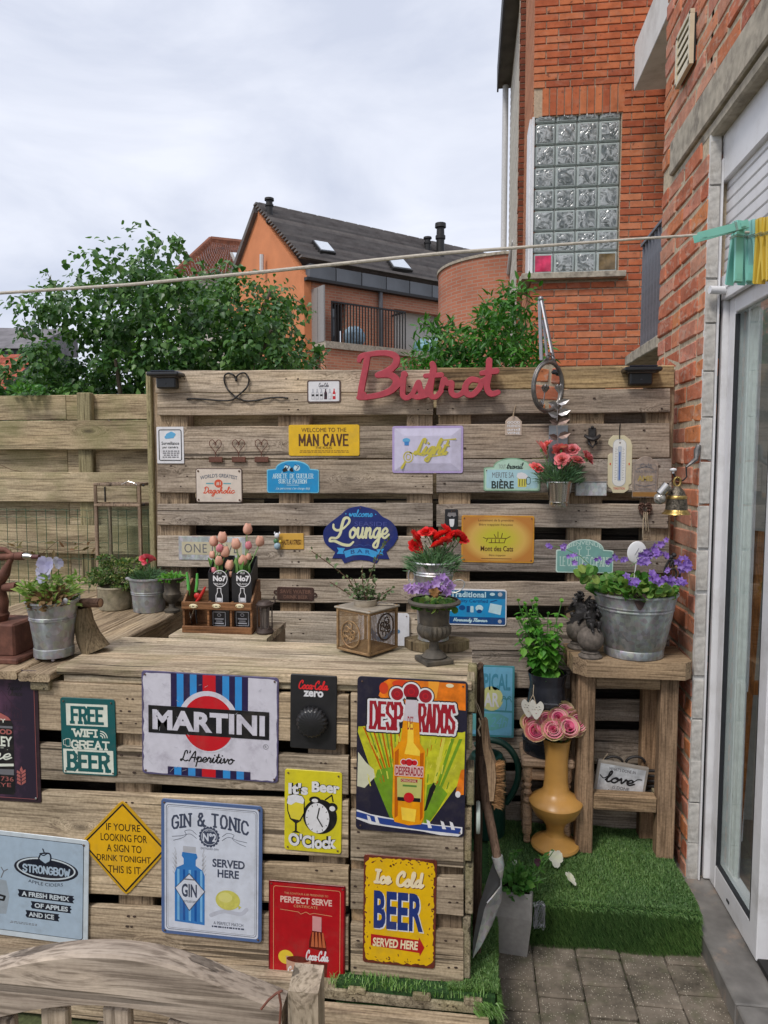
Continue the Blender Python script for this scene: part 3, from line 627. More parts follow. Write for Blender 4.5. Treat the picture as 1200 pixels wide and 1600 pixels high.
# ============================================================ pallets
YW = 2.80      # front face of the pallet wall
YC = 1.89      # front face of the bar
def bpx(par, x0, x1, yt0, yt1, yb0, yb1, Y, mat, th=.02, n=8, clip=(0,0,0,0), name='board'):
    bl, br, tl, tr_ = onY(x0, yb0, Y), onY(x1, yb1, Y), onY(x0, yt0, Y), onY(x1, yt1, Y)
    m_ = MB(); m_.plank(bl, br, (tl-bl, tr_-br),(0, th, 0), n, .003,.0016)
    return m_.build(name, mat, par)
def nails(par, pts, Y):
    m_ = MB()
    for x, y in pts:
        p = onY(x, y, Y)
        r = ru(.0024,.0042); q = [(p.x+r*math.cos(a*math.pi/3)*1.4, Y-.0006, p.z+r*math.sin(a*math.pi/3)*.8) for a in range(6)]
        q2 = [(a, Y+.003, c) for a, b_, c in q]; m_.add(q+q2, [tuple(range(6))]+[(i, (i+1) % 6,6+(i+1) % 6,6+i) for i in range(6)])
    m_.build('nail_heads', NAIL, par, kind='stuff')
def upright(par, x0, x1, y0, y1, Y, mat=None, th=.075, name='stringer'):
    a, c = onY(x0, y1, Y), onY(x1, y1, Y); z0, z1 = a.z, onY(x0, y0, Y).z
    m_ = MB(); m_.plank((a.x, Y, z0),(a.x, Y, z1),((c.x-a.x, 0,0),(c.x-a.x, 0,0)),(0, th, 0), 6,.003,.001); return m_.build(name, mat or W_V, par)
# upper left pallet
pl = thing('pallet', 'upper left pallet of the sign wall, pale grey boards behind the oval blue sign', 'pallet', (-.6, YW, 1.0), 'pallets of the sign wall')
for y in ((579,577.5,614,613),(614.8,613.8,649,648)): bpx(pl, 243 if y[0] < 600 else 246,676.5 if y[0] > 600 else 677, *y, YW, W_WALL)
for y in ((666.5,665.5,717,716),(718.5,718,770,772),(787,786,821,823),(837,838,886,889),(905,906,940,943),(955,958,1007,1012)): bpx(pl, 246,676, *y, YW, W_WALL)
for x0, x1 in ((248,300),(438,486),(635,674)): upright(pl, x0, x1,582,1010, YW+.0215)
for k, (ya, yb) in enumerate(((640,672),(790,815))): 
    m_ = MB(); m_.plank((-1.29, YW+.098, onY(300, yb, YW).z),(-.13, YW+.098, onY(300, yb, YW).z),((0,0,.09),(0,0,.09)),(0,.018,0), 5); m_.build('rear_board', W_FEN, pl)
# little edge post at the left end
upright(pl, 238,245.5,581,1010, YW+.004, W_VG, .10, 'end_board')
nails(pl, [(x+ru(-9,9), y) for y in (592,604,624,640,678,690,706,728,744,760,795,812,846,861,878,915,931,968,990) for x in (262,285,455,468,645,662) if random.random() < .75], YW)
# upper right pallet
DKB = wood('gap_shade_timber', (.045,.038,.03),(.03,.025,.02),(.012,.01,.008), 'X')  # near-black: shade of the gaps put into the board colour
pr = thing('pallet', 'upper right pallet of the sign wall, dark brown-grey boards meeting the brick wall', 'pallet', (.2, YW, 1.0), 'pallets of the sign wall')
for i, y in enumerate(((575,571,608.5,605.5),(609.5,607,649,644),(663,661.5,716.5,715.5),(718,717,770,770),(788,787,823,826),(843.5,845,893,896),(909,910,946,949),(965,968,1016,1020))):
    bpx(pr, 679 if i == 0 else 682,(1053,1047,1046,1049,1044,1045,1046,1046)[i], *y, YW+ru(-.002,.002), W_GOLD if i == 0 else W_WALLR)
for x0, x1 in ((684,733),(884,936),(1000,1042)): upright(pr, x0, x1,578,1014, YW+.0225)
for k, (ya, yb) in enumerate(((640,672),)):
    m_ = MB(); m_.plank((-.10, YW+.098, onY(300, yb, YW).z),(.74, YW+.098, onY(300, yb, YW).z),((0,0,.09),(0,0,.09)),(0,.018,0), 5); m_.build('rear_board', W_WALLR, pr)
nails(pr, [(x+ru(-12,12), y) for y in (622,638,672,690,700,728,755,798,815,853,880,918,938,980,1002) for x in (700,716,905,922,1015,1032) if random.random() < .6], YW-.003)
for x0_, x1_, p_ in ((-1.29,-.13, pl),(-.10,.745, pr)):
    for z_ in range(6): q_ = MB(); q_.plank((x0_, YW+.098,.17+z_*.212),(x1_, YW+.098,.17+z_*.212),((0,0,.205),(0,0,.205)),(0,.018,0), 4); q_.build('rear_board', DKB, p_)  # boards added behind the wall to keep light out of its gaps
# lower pallets
pd = thing('pallet', 'lower right pallet of the sign wall, dark boards behind blue beach bar sign', 'pallet', (.2, YW, .5), 'pallets of the sign wall')
for i, y in enumerate(((1017.5,1020,1074,1078),(1091,1094,1124,1128),(1139,1144,1192,1194),(1206,1209,1242,1246),(1254,1258,1300,1304))): bpx(pd, 676,1052, *y, YW, W_WALLR)
for x0, x1 in ((690,740),(862,912),(1002,1044)): upright(pd, x0, x1,1020,1300, YW+.0225)
pd2 = thing('pallet', 'lower left pallet of the sign wall, mostly hidden behind the bar', 'pallet', (-.7, YW, .5), 'pallets of the sign wall')
for y in ((1015,1018,1072,1075),(1092,1094,1150,1154),(1210,1214,1290,1296)): bpx(pd2,246,672, *y, YW, W_WALLR)
for x0, x1 in ((250,300),(620,668)): upright(pd2, x0, x1,1020,1296, YW+.0225)

# ============================================================ bar front pallets
bl = thing('bar', 'waist-high bar built of pallets, long left front with a plank top', 'bar counter', (-.7, YC, .15))
CB = [(1065,1088,1141,1163),(1162,1184,1218,1242),(1237,1253,1315,1341),(1330,1356,1394,1417),(1413,1434,1493,1517)]
for i, (a, a1, c, c1) in enumerate(CB):
    s0 = (a1-a)/483; s1 = (c1-c)/483
    bpx(bl, -190,544, a-s0*251, a1+s0*0, c-s1*251, c1, YC, W_CNT, .021,12)
for x0, x1 in ((-60,-5),(188,243),(484,541)):
    upright(bl, x0, x1,1072,1520+(x1-500)*.03, YC+.0225, W_V)
nails(bl, [(x+ru(-9,9), y+x*.04) for y in (1084,1103,1122,1172,1199,1246,1273,1300,1340,1372,1424,1440,1470) for x in (192,208,500,516)], YC-.001)
DB = [(1084,1086,1169,1171),(1186,1189,1242,1246),(1267,1271,1345,1358),(1363,1373,1421,1432),(1443,1457,1524,1537)]
bd = thing('pallet', 'right end pallet of the bar front, behind the big bottle sign and its yellow neighbour', 'pallet', (-.15, YC, .15))
for a, a1, c, c1 in DB: bpx(bd, 548,724, a, a1, c, c1, YC, W_CNT, .021,6)
for x0, x1 in ((549,600),(676,722)): upright(bd, x0, x1,1086,1530, YC+.0225, W_V)
nails(bd, [(x+ru(-4,4), y) for y in (1096,1200,1300,1325,1385,1410,1470,1512) for x in (556,700,712)], YC-.001)
# right end: deck boards seen edge on
for i, (y0, y1) in enumerate(((1062,1116),(1118,1176),(1205,1262),(1264,1350),(1352,1432),(1434,1533))):
    z0, z1 = onY(733, y1, YC).z, onY(733, y0, YC).z; x = onY(726,1300, YC).x-.006*(i % 2)
    BB((x+.014, YC+.045+ru(-.004,.004),(z0+z1)/2),(.022,.075, z1-z0-.004), .003).build('end_board', W_Y, bd)
for i, z in enumerate((.24,.46,.68,.90)):
    MB().plank((-.005,2.03, z),(-.005,2.24, z),((0,0,.09),(0,0,.09)),(-.02,0,0), 4).build('side_board', W_Y, bd)
# rear posts, and added near-black boards closing off light behind the bar front
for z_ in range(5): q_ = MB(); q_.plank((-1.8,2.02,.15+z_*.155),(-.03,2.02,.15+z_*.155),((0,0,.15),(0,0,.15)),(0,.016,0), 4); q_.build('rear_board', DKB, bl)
for x in (-1.15,-.6,-.05): BB((x, 2.2,.56),(.07,.045,.82), .003).build('leg', W_V, bl)
# plank top: rear-left (-1.164,2.24), right end x .01
TZ = 1.0
def topboard(par, x0, x1, y0, y1, z1, th, mat, j=.0018, n=12):
    m_ = MB(); m_.plank((x0, y0, z1-th),(x1, y0, z1-th),((0, y1-y0,0),(0, y1-y0,0)),(0,0, th), n, .004, j); return m_.build('top_board', mat, par)
topboard(bl, -1.185,.008,1.8895,2.052, TZ, .024, W_TOP); topboard(bl, -1.165,.010,2.054,2.25, TZ-.002,.024, W_TOP)
MB().plank((-1.17,1.90,.952),(-.02,1.90,.958),((0,0,.022),(0,0,.015)),(0,.06,0), 8).build('batten', W_TOP, bl)
# inner shelf behind the bar carrying the crate
sh = thing('shelf_board', 'short pale plank under the wooden bottle crate behind the bar', 'shelf', (-.85,2.4,.95))
MB().plank((-1.02,2.285,.975),(-.675,2.285,.975),((0,.25,0),(0,.25,0)),(0,0,.022), 6).build('board', W_TOP, sh)
BB((-.69,2.41,.90),(.03,.24,.145), .003).build('bracket', W_V, sh)
# side counter running back to the wall on the left
sc_ = thing('side_counter', 'long plank counter on the left running back to the sign wall under the flower buckets', 'counter', (-1.5,2.3,.15))
def sideboard(x0, x1, y0, y1, z=.988):
    m_ = MB(); m_.plank((x1, y0, z-.024),(x1, y1, z-.024),((x0-x1,0,0),(x0-x1,0,0)),(0,0,.024), 8,.004,.002); m_.build('top_board', W_TOPY, sc_)
sideboard(-1.29,-1.165,2.06,2.79); sideboard(-1.46,-1.295,1.865,3.07); sideboard(-1.66,-1.465,1.86,3.07); sideboard(-1.9,-1.665,1.86,3.07); sideboard(-1.29,-1.192,1.866,2.055,.985)
MB().plank((-1.173,2.27,.90),(-1.173,2.79,.90),((0,0,.062),(0,0,.062)),(-.02,0,0), 6).build('side_board', W_TOPY, sc_)
for y in (2.35,2.7): BB((-1.22, y, .52),(.06,.06,.75), .003).build('leg', W_V, sc_)
BB((-1.232,1.92,.945),(.06,.09,.028), .004).build('block', W_Y, sc_)

# ============================================================ fence on the left
FY = 3.12
fe = thing('fence', 'tall greenish timber fence of overlapping horizontal boards on the left', 'fence', (-2.2, FY, 0))
FB = [(617,655,1),(657,701,0),(702,738,1),(738,783,0),(784,821,1),(821,864,0),(865,908,1),(908,950,0),(952,985,1),(986,1030,0),(1032,1075,1),(1076,1120,0),(1122,1165,1),(1166,1230,0)]
for a, c, back in FB:
    Y = FY+(.055 if back else 0); z1, z0 = onY(120, a, Y).z, onY(120, c+1, Y).z
    if z0 < .05: break
    for xa, xb in ((-4.3,-1.9),(-1.897,.2),(.203,.78)) if back else ((-4.3,-1.15),(-1.147,.78)):
        m_ = MB(); m_.plank((xa, Y, z0),(xb, Y, z0),((0,0, z1-z0),(0,0, z1-z0)),(0,.018,0), 10,.002,.001); m_.build('board', W_FEN, fe)
for x in (-3.6,-1.79,-.62,.3): BB((x, FY+.037,.95),(.07,.033,1.915), .004).build('post', W_VG, fe)
# wire mesh
wm = thing('wire_mesh', 'green welded garden wire mesh fixed in front of the left fence', 'wire fence', (-1.9,3.02,.9))
GW = plain('green_coated_wire', (.03,.10,.05), .5, var=.3)
ztop = onY(100,795,3.02).z
for k in range(52):
    x = -2.45+k*.0485; m_ = MB(); m_.tube([(x,3.02,.2),(x+ru(-.006,.006),3.02,.8),(x+ru(-.005,.005),3.02, ztop)],.0015, 5)
    m_.build('wire', GW, wm)
for k, y in enumerate((797,808,847,872,910,950,983,1020)):
    z = onY(60, y, 3.02).z; pts = [(-2.45+i*.0245,3.018, z+(.004 if (i//1) % 2 else -.003)) for i in range(103)]
    TB(pts, .0010,4).build('wire', GW, wm)
# brambles by the mesh
tw = thing('bramble', 'dry reddish bramble twig trailing along the wire mesh', 'plant', (-1.95,2.98,1.2))
TW = plain('twig_bark', (.10,.055,.03), .9)
for s_ in ([(0,850),(40,862),(75,858),(110,862),(150,856)], [(60,870),(90,845),(130,850)], [(0,726),(18,734),(34,737)]):
    TB([onY(x, y, 2.98+ru(-.01,.01)) for x, y in s_], .0013,5).build('stem', TW, tw)

# ============================================================ bricks
def brickset(n, L_mm, H_mm, D_mm, jit, ch, mat):
    out = []
    for k in range(n):
        b_ = MB(); b_.bbox((0,0,0),(L_mm, D_mm, H_mm), ch, None, jit); out.append(b_.mesh('brick', mat, (0,0,0))[0])
    return out
def lay_bricks(par, items, sets, mat, limit=300, name='brickwork'):
    """items: (centre, rotation z, set index, tilt, scale vector); the largest in view become parts, the rest one mesh"""
    def size(it):
        x, y, d = proj(it[0])
        if d < .1 or x < -40 or x > 1240 or y < -60 or y > 1640: return 0
        return 1/d
    items = sorted(items, key=size, reverse=True); rest = MB()
    for i, (c, rz, si, tilt, sc) in enumerate(items):
        me = random.choice(sets[si])
        if i < limit and size((c, rz)) > 0:
            o = link('brick', me, par, c); o.rotation_euler = (ru(-tilt, tilt), ru(-tilt, tilt), rz+ru(-tilt, tilt)); o.scale = sc
        else:
            v, f = mesh_np(me); M = np.array(rotz(rz+ru(-tilt, tilt))); v = (v*np.array(sc))@M.T+np.array(c); rest.add(v.tolist(), f)
    if rest.v: rest.build(name, mat, par, kind='stuff')
# --- old wall on the right, face X = .80
XR = .80
rw = thing('brick_wall', 'old rough red brick house wall on the right beside the glass door', 'brick wall', (XR, 3.0,0))
MB().box((XR+.0025+.065,(2.632+3.23)/2,2.6),(.13,3.23-2.632,5.2)).build('mortar_wall', MORT, rw)
MB().box((XR+.0025+.15,(.9+2.654)/2,4.05),(.30,2.654-.9,2.30)).build('mortar_wall', MORT, rw)
MB().box((XR+.2,-.85,2.6),(.38,3.0,5.2)).build('mortar_wall', MORT, rw)
old = [brickset(8,.205,.063,.05,.0035,.005, BR_OLD), brickset(6,.095,.063,.05,.003,.005, BR_OLD)]
items = []
course = .0765; z = .05; k = 0
while z < 4.6:
    y = 3.235-(0 if k % 2 else .105)
    if k % 2 == 0: items.append(((XR+.0235+ru(-.002,.002), 3.235-.0495, z+.031), math.pi/2,1,.02,(1,1,1)))
    while y > .9:
        half = random.random() < .12; Lb = .095 if half else .205; y0 = y-Lb
        c = (XR+.0235+ru(-.0025,.0025), y-Lb/2, z+.032+ru(-.002,.002)); y -= Lb+.013
        inop = (z+.06 < 2.70 and y0 < 2.613)
        sx = 1
        if inop:
            if z+.06 < 2.70 and c[1]+Lb/2 > 2.64:   # closer brick cut at the reveal
                Ln = c[1]+Lb/2-2.624; c = (c[0], 2.624+Ln/2, c[2]); sx = Ln/Lb; items.append((c, math.pi/2,1 if half else 0,.015,(sx, 1,1)))
            continue
        if z+.062 > 2.70 and z+.01 < 2.872 and y0 < (3.09 if z+.03 > 2.735 else 2.64): continue
        items.append((c, math.pi/2,1 if half else 0,.018,(1,1,1+ru(-.05,.05))))
    z += course; k += 1
lay_bricks(rw, items, old, BR_OLD)
BB((XR+.033,2.0,2.806),(.09,2.17,.132), .006, None, .003).build('lintel', CONC, rw)
BB((XR+.045,1.97,2.717),(.09,2.19,.043), .008, None, .003).build('lintel_edge', CONC, rw)
MB().hexa([(x, y, z) for z in (.04,2.70) for x, y in ((XR+.001,2.622),(XR+.037,2.622),(XR+.037,2.76),(XR+.001,2.633))]).build('plaster_reveal', WHTP, rw)
for k in range(17): BB((XR+.0185,2.6155+ru(-.001,.001), .12+k*.155+ru(-.006,.006)), (.036,.008,ru(.135,.16)), .002, None, .0015).build('plaster_patch', plain('dirty_plaster', (.52,.50,.47), .9, var=.3, scale=40, bump=.8, dirt=((.25,.22,.19), .7)), rw)
MB().box((XR+.10,2.77,.07),(.19,.13,.14)).build('plinth', CONC, rw)
# --- extension with the glass block window, face Y = 7
EY = 7.0; EX = .553
ex = thing('brick_house', 'tall orange brick house wing with a glass block window behind the sign wall', 'house', (1.4, EY, 0))
WX0, WX1, WZ0, WZ1 = .566,1.352,3.345,4.775
def slab(x0, x1, y0, y1, z0, z1, name, mat, par): return MB().box(((x0+x1)/2,(y0+y1)/2,(z0+z1)/2),(x1-x0, y1-y0, z1-z0)).build(name, mat, par)
slab(EX+.006,2.6, EY+.01, EY+.3,0, WZ0-.02, 'mortar_wall', MORT2, ex); slab(EX+.006,2.6, EY+.01, EY+.3, WZ1,8.6, 'mortar_wall', MORT2, ex); slab(WX1,2.6, EY+.01, EY+.3, WZ0-.02, WZ1, 'mortar_wall', MORT2, ex)
newb = [brickset(6,.212,.054,.03,.001,.002, BR_NEW), brickset(4,.101,.054,.03,.001,.002, BR_NEW), brickset(4,.058,.245,.03,.001,.002, BR_NEW)]
items = []; z = 1.5; k = 0
while z < 6.6:
    x = EX-(0 if k % 2 else .111)
    first = True
    while x < 2.1:
        x0, x1 = x, x+.212
        if first and k % 2 == 0: x0 = EX; c = EX+.0505; s_i = 1
        else: c = (x0+x1)/2; s_i = 0
        first = False; x += .223
        if WZ0-.075 < z+.027 < WZ1+.262 and x0 < WX1-.005:
            if z+.027 < WZ1+.0 and x1 > WX1+.03: Ln = x1-WX1-.006; items.append(((x1-Ln/2, EY+.012, z+.027), 0,0,.003,(Ln/.212,1,1)))
            elif z+.027 >= WZ1 and x1 > WX1+.045: Ln = x1-WX1-.012; items.append(((x1-Ln/2, EY+.012, z+.027), 0,0,.003,(Ln/.212,1,1)))
            continue
        items.append(((c, EY+.012+ru(-.0008,.0008), z+.027), 0, s_i, .003,(1,1,1)))
    z += .0655; k += 1
for j in range(11): items.append(((EX+.11+j*.0685, EY+.012, WZ1+.13), 0,2,.003,(1,1,1)))
lay_bricks(ex, items, newb, BR_NEW)
# side face: stack of long courses seen at a grazing angle
sm = MB(); z = 1.5
while z < 8.0: sm.box((EX+.02, EY+.62, z+.027),(.04,1.16,.054)); z += .0655
sm.build('side_brickwork', brickmat('pale_side_brick', [(.50,.22,.12),(.55,.26,.15),(.46,.19,.10)], 0,9), ex, kind='stuff')
slab(EX+.012, EX+.2, EY+.31, EY+1.2,0,8.6, 'mortar_wall', MORT2, ex)
# glass block window
GLB = bpy.data.materials.new('glass_block'); GLB.use_nodes = True; t = GLB.node_tree; b = t.nodes['Principled BSDF']; L = t.links.new
tc = mk(t, 'ShaderNodeTexCoord'); oi = mk(t, 'ShaderNodeObjectInfo'); of = mk(t, 'ShaderNodeVectorMath', operation='ADD'); cm = mk(t, 'ShaderNodeCombineXYZ'); L(mth(t, 'MULTIPLY', oi.outputs['Random'], 40), cm.inputs[0]); L(tc.outputs['Object'], of.inputs[0]); L(cm.outputs[0], of.inputs[1])
wv = mk(t, 'ShaderNodeTexNoise'); wv.inputs['Scale'].default_value = 11; wv.inputs['Detail'].default_value = 2; wv.inputs['Distortion'].default_value = 2.2; L(of.outputs[0], wv.inputs['Vector'])
rp = ramp(t, [(.38,(.10,.12,.12)),(.5,(.24,.26,.26)),(.58,(.44,.47,.48)),(.7,(.17,.19,.19))]); L(wv.outputs['Fac'], rp.inputs[0]); L(rp.outputs[0], b.inputs['Base Color']); b.inputs['Roughness'].default_value = .12; b.inputs['Specular IOR Level'].default_value = .8
bp = mk(t, 'ShaderNodeBump'); bp.inputs['Strength'].default_value = .8; bp.inputs['Distance'].default_value = .02; L(wv.outputs['Fac'], bp.inputs['Height']); L(bp.outputs[0], b.inputs['Normal'])
GRM = plain('glass_block_rim', (.38,.43,.42), .25, var=.2, scale=20, spec=.8)
PINK = plain('pink_cloth_behind_glass', (.55,.03,.10), .2, var=.5, scale=12); BRWN = plain('brown_thing_behind_glass', (.16,.11,.05), .2, var=.6, scale=12)
wnd = link('window', MB().box((0,0,0),(.79,.05,1.44)).mesh('window', plain('grey_joint', (.40,.42,.40), .7),(0,0,0))[0], ex, ((WX0+WX1)/2+.001, EY+.068,(WZ0+WZ1)/2))
def blockmesh(h):
    m1 = MB(); m1.bbox((0,0,0),(.188,.07, h), .012); rim = m1.mesh('rim', GRM, (0,0,0))[0]
    m2 = MB(); 
    n = 7; hw, hh = .074, h/2-.02
    for i in range(n+1):
        for j in range(n+1): m2.v.append((-hw+2*hw*i/n, -.038-.007*math.sin(math.pi*i/n)*math.sin(math.pi*j/n), -hh+2*hh*j/n))
    for i in range(n):
        for j in range(n): a = i*(n+1)+j; m2.f.append((a, a+n+1, a+n+2, a+1))
    return rim, m2.mesh('glass', GLB, (0,0,0), 'all')[0]
rimF, gF = blockmesh(.188); rimS, gS = blockmesh(.085)
for r_ in range(8):
    for c_ in range(4):
        full = r_ < 7; zc = WZ0+.097+r_*.197 if full else WZ0+.097+6*.197+.098+.047
        p = (WX0+.098+c_*.196, EY+.05, zc)
        o = link('glass_block', rimF if full else rimS, wnd, p)
        g_ = (gF if full else gS)
        if r_ == 0 and c_ in (0,3): g_ = g_.copy(); setmat(g_, PINK if c_ == 0 else BRWN)
        o2 = link('glass_face', g_, wnd, p)
BB((EX+.002+.0, EY+.07,(WZ0+WZ1)/2),(.022,.16, WZ1-WZ0), .002).build('window_trim', WHT, ex)
BB((EX-.012, EY+.30,(WZ0+WZ1)/2+.02),(.02,.34, WZ1-WZ0+.05), .002).build('window_trim', WHT, ex)
BB(((.46+1.41)/2, EY-.03, WZ0-.038),(.95,.12,.055), .004).build('sill', CONC, ex)
BB((.50, EY+.3, WZ0-.038),(.10,.55,.055), .004).build('sill', CONC, ex)
# white concrete slab above and the small balcony with railing
BB((1.73,5.2,4.98),(.70,2.9,.38), .004).build('balcony_slab', WHTP, ex)
slab(1.60,2.5,4.2, EY, 5.2,8.5, 'upper_wall', brickmat('pale_side_brick', [], 0), ex)
BB((1.58,5.4,6.0),(.08,.05,.05), .004).build('bracket', BLK, ex)
rg = thing('balcony', 'small stone landing with grey bar railing in front of the orange brick house', 'balcony', (1.3,5.2,2.3))
for y in (4.75,4.98,5.21,5.44): BB((1.33, y+.06,2.335),(.36,.225,.075), .006, None, .003).build('stone', CONC, rg)
MB().box((1.56,4.9,2.62),(.40,1.25,.50)).build('parapet_wall', brickmat('parapet_brick', [(.42,.11,.05),(.48,.15,.07),(.38,.09,.04)], .2,16), rg)
slab(1.36,1.52,4.3,5.55,2.98,3.05, 'coping', CONC, rg)
BB((1.335,4.55,2.38),(.11,.18,.20), .004).build('white_block', WHTP, rg)
BARS = plain('grey_painted_iron', (.16,.17,.20), .5,.2)
for k in range(12): y = 4.72+k*.09; MB().box((1.295, y, 2.80),(.03,.016,.82)).build('bar', BARS, rg)
MB().box((1.295,5.21,3.215),(.05,1.06,.02)).build('handrail', BARS, rg)
# narrow toothed pier and cream rear house
rh = thing('cream_house', 'cream painted house with dark roof overhang and downpipe seen past the brick corner', 'house', (1.0,12,0))
CRM = brickmat('cream_painted_brick', [(.60,.57,.50),(.66,.63,.56),(.56,.53,.47)], 0,10)
XC_ = onY(796,300,14).x; cm_ = MB(); z = 1.8; k = 0
while z < 9.2:
    cm_.bbox((XC_+.1,12.2+(.1 if k % 2 else 0)+ru(-.01,.01), z+.03),(.2,3.6,.058), .006); z += .065; k += 1
cm_.build('brickwork', CRM, rh, kind='stuff')
slab(.45,1.4,9.4,14.1,8.55,8.9, 'roof_overhang', plain('dark_soffit_board', (.09,.08,.065), .8, var=.35, scale=3), rh)
slab(.43,.46,9.4,14.12,8.5,8.95, 'fascia', plain('dark_fascia', (.05,.05,.055), .7), rh)
PIPE = plain('grey_white_pipe', (.55,.55,.56), .45, var=.1)
XP_ = onY(788,300,13.9).x; TB([(XP_,13.9,1.5),(XP_,13.9,8.5)],.055,10).build('downpipe', PIPE, rh, True)
TB([(.70,12.6,5.3),(.66,12.9,5.15),(.65,13.8,4.9)], .035,8).build('pipe', PIPE, rh, True)
MB().box((.80,11.7,6.3),(.03,.05,2.4), ry(.02)).build('pipe', BLK, rh)
pi_ = MB(); z = 1.6
while z < 8.6: pi_.box((EX-.01+ru(-.004,.004), EY+1.32, z+.028),(.085,.10,.05)); z += .0655
pi_.build('toothed_bricks', brickmat('dark_pier_brick', [(.20,.06,.035),(.26,.08,.045),(.16,.05,.03)], 0,9), ex, kind='stuff')
slab(EX-.045, EX+.25, EY+1.28, EY+1.6,0,8.6, 'pier', MORT2, ex)
# louvre vent on the right wall
vt = thing('air_vent', 'cream louvred air vent high on the rough brick wall', 'vent', onX(1078,78, XR))
VC = plain('cream_plastic', (.62,.55,.40), .5, var=.08)
p0 = onX(1078,78, XR); 
MB().box((XR-.009, p0.y, p0.z),(.012,.17,.17)).build('backing', BLK, vt)
for k in range(5): MB().box((XR-.021, p0.y, p0.z-.066+k*.033),(.005,.15,.024), ry(.16)).build('slat', VC, vt)
for z_, y_ in ((0,.084),(0,-.084),(.088,0),(-.088,0)): MB().box((XR-.02, p0.y+y_, p0.z+z_),(.016,.185 if z_ else .016,.014 if z_ else .185)).build('frame_bar', VC, vt)
# ============================================================ glass door, shutter, room behind
def glassmat(name, tint=(.9,.95,.93), refl=1.5, rough=.0):
    if name in MATS: return MATS[name]
    m, t, b = nm(name); L = t.links.new; t.nodes.remove(b)
    fr = mk(t, 'ShaderNodeFresnel'); fr.inputs[0].default_value = 1.5; tr = mk(t, 'ShaderNodeBsdfTransparent'); tr.inputs[0].default_value = (*tint, 1)
    gl = mk(t, 'ShaderNodeBsdfGlossy'); gl.inputs['Roughness'].default_value = rough; mx = mk(t, 'ShaderNodeMixShader')
    ge = mk(t, 'ShaderNodeNewGeometry'); L(mth(t, 'MULTIPLY', mth(t, 'MINIMUM', mth(t, 'MULTIPLY', fr.outputs[0], refl), 1.0), mth(t, 'SUBTRACT', 1.0, ge.outputs['Backfacing'])), mx.inputs[0]); L(tr.outputs[0], mx.inputs[1]); L(gl.outputs[0], mx.inputs[2]); L(mx.outputs[0], t.nodes['Material Output'].inputs[0])
    MATS[name] = m; return m
GLASS = glassmat('window_glass', (.93,.96,.95), 1.5)
SEAL = plain('dark_rubber_seal', (.02,.022,.026), .5)
dr = thing('glass_door', 'white framed sliding glass door in the brick wall on the right', 'door', (.875,2.3,.07))
BB((.8405,2.652,1.34),(.006,.098,2.545), .001).build('guide_rail', WHT, dr)
MB().box((.8505,2.66,1.12),(.0145,.06,2.1)).build('seal', SEAL, dr)
BB((.8715,2.64,1.12),(.027,.06,2.1), .003).build('side_frame', WHT, dr)
def leaf(X, y0, y1, z0, z1, par, st=.07):
    BB((X+.03, y1-st/2,(z0+z1)/2),(.06, st, z1-z0), .003).build('stile', WHT, par); BB((X+.03, y0+st*.55,(z0+z1)/2),(.06, st*1.1, z1-z0), .003).build('stile', WHT, par)
    BB((X+.0302,(y0+y1)/2, z0+.045),(.059, y1-y0-2*st, .09), .003).build('rail', WHT, par); BB((X+.0302,(y0+y1)/2, z1-.04),(.059, y1-y0-2*st, .08), .003).build('rail', WHT, par)
    for y in (y0+st*1.1+.003, y1-st-.003): MB().box((X+.008, y, (z0+z1)/2),(.014,.006, z1-z0-.17)).build('gasket', SEAL, par)
    MB().box((X+.008,(y0+y1)/2, z0+.093),(.014, y1-y0-2*st-.02,.006)).build('gasket', SEAL, par)
    MB().box((X+.016,(y0+y1)/2,(z0+z1)/2),(.004, y1-y0-2*st+.01, z1-z0-.16)).build('glass', GLASS, par)
leaf(.877,2.178,2.606,.072,2.17, dr, .055)
BB((.8762,2.42,.108),(.003,.022,.008), .0005).build('drain_slot', SEAL, dr)
leaf(.955,1.3,2.15,.072,2.17, dr)
MB().box((.95,2.163,1.12),(.05,.018,2.1)).build('seal', SEAL, dr)
BB((.90,1.9,2.20),(.10,1.45,.05), .003).build('head_frame', WHT, dr)
q_ = MB(); n = 36
for i in range(n+1): y_ = 2.465+i*.0024; x_ = .921+.006*math.sin(i*.8)+.003*math.sin(i*1.9); q_.v += [(x_, y_,.14),(x_, y_,2.12)]
q_.f = [(2*i,2*i+2,2*i+3,2*i+1) for i in range(n)]; ct = q_.build('curtain', plain('grey_net_curtain', (.66,.70,.69), .9, var=.1), None, 'all'); tag(ct, 'grey net curtain gathered behind the glass door pane', 'curtain')
# white inner frames and curtain seen through the pane
for x, y, w_ in ((.912,2.60,.012),(.934,2.60,.008),(.962,2.58,.010),(1.06,2.85,.03)): BB((x, y, 1.15),(w_, .03,2.1), .003).build('inner_frame', WHT, dr)
sh_ = thing('roller_shutter', 'white roller shutter half lowered above the glass door', 'shutter', (.85,1.9,2.5))
BB((.918,1.801,2.655),(.15,1.80,.235), .004).build('shutter_box', WHT, sh_)
z = 2.195; sl0 = BB((0,0,0),(.012,1.5,.0375), .004).mesh('slat', WHT, (0,0,0))[0]
for k in range(9): link('slat', sl0, sh_, (.8655,1.875,2.217+k*.0395))
BB((.863,1.875,2.168),(.018,1.5,.052), .003).build('bottom_bar', WHT, sh_)
TB([(.862,2.585,2.17),(.80,2.575,2.172)], .0135,14).build('stopper', WHT, sh_, True)
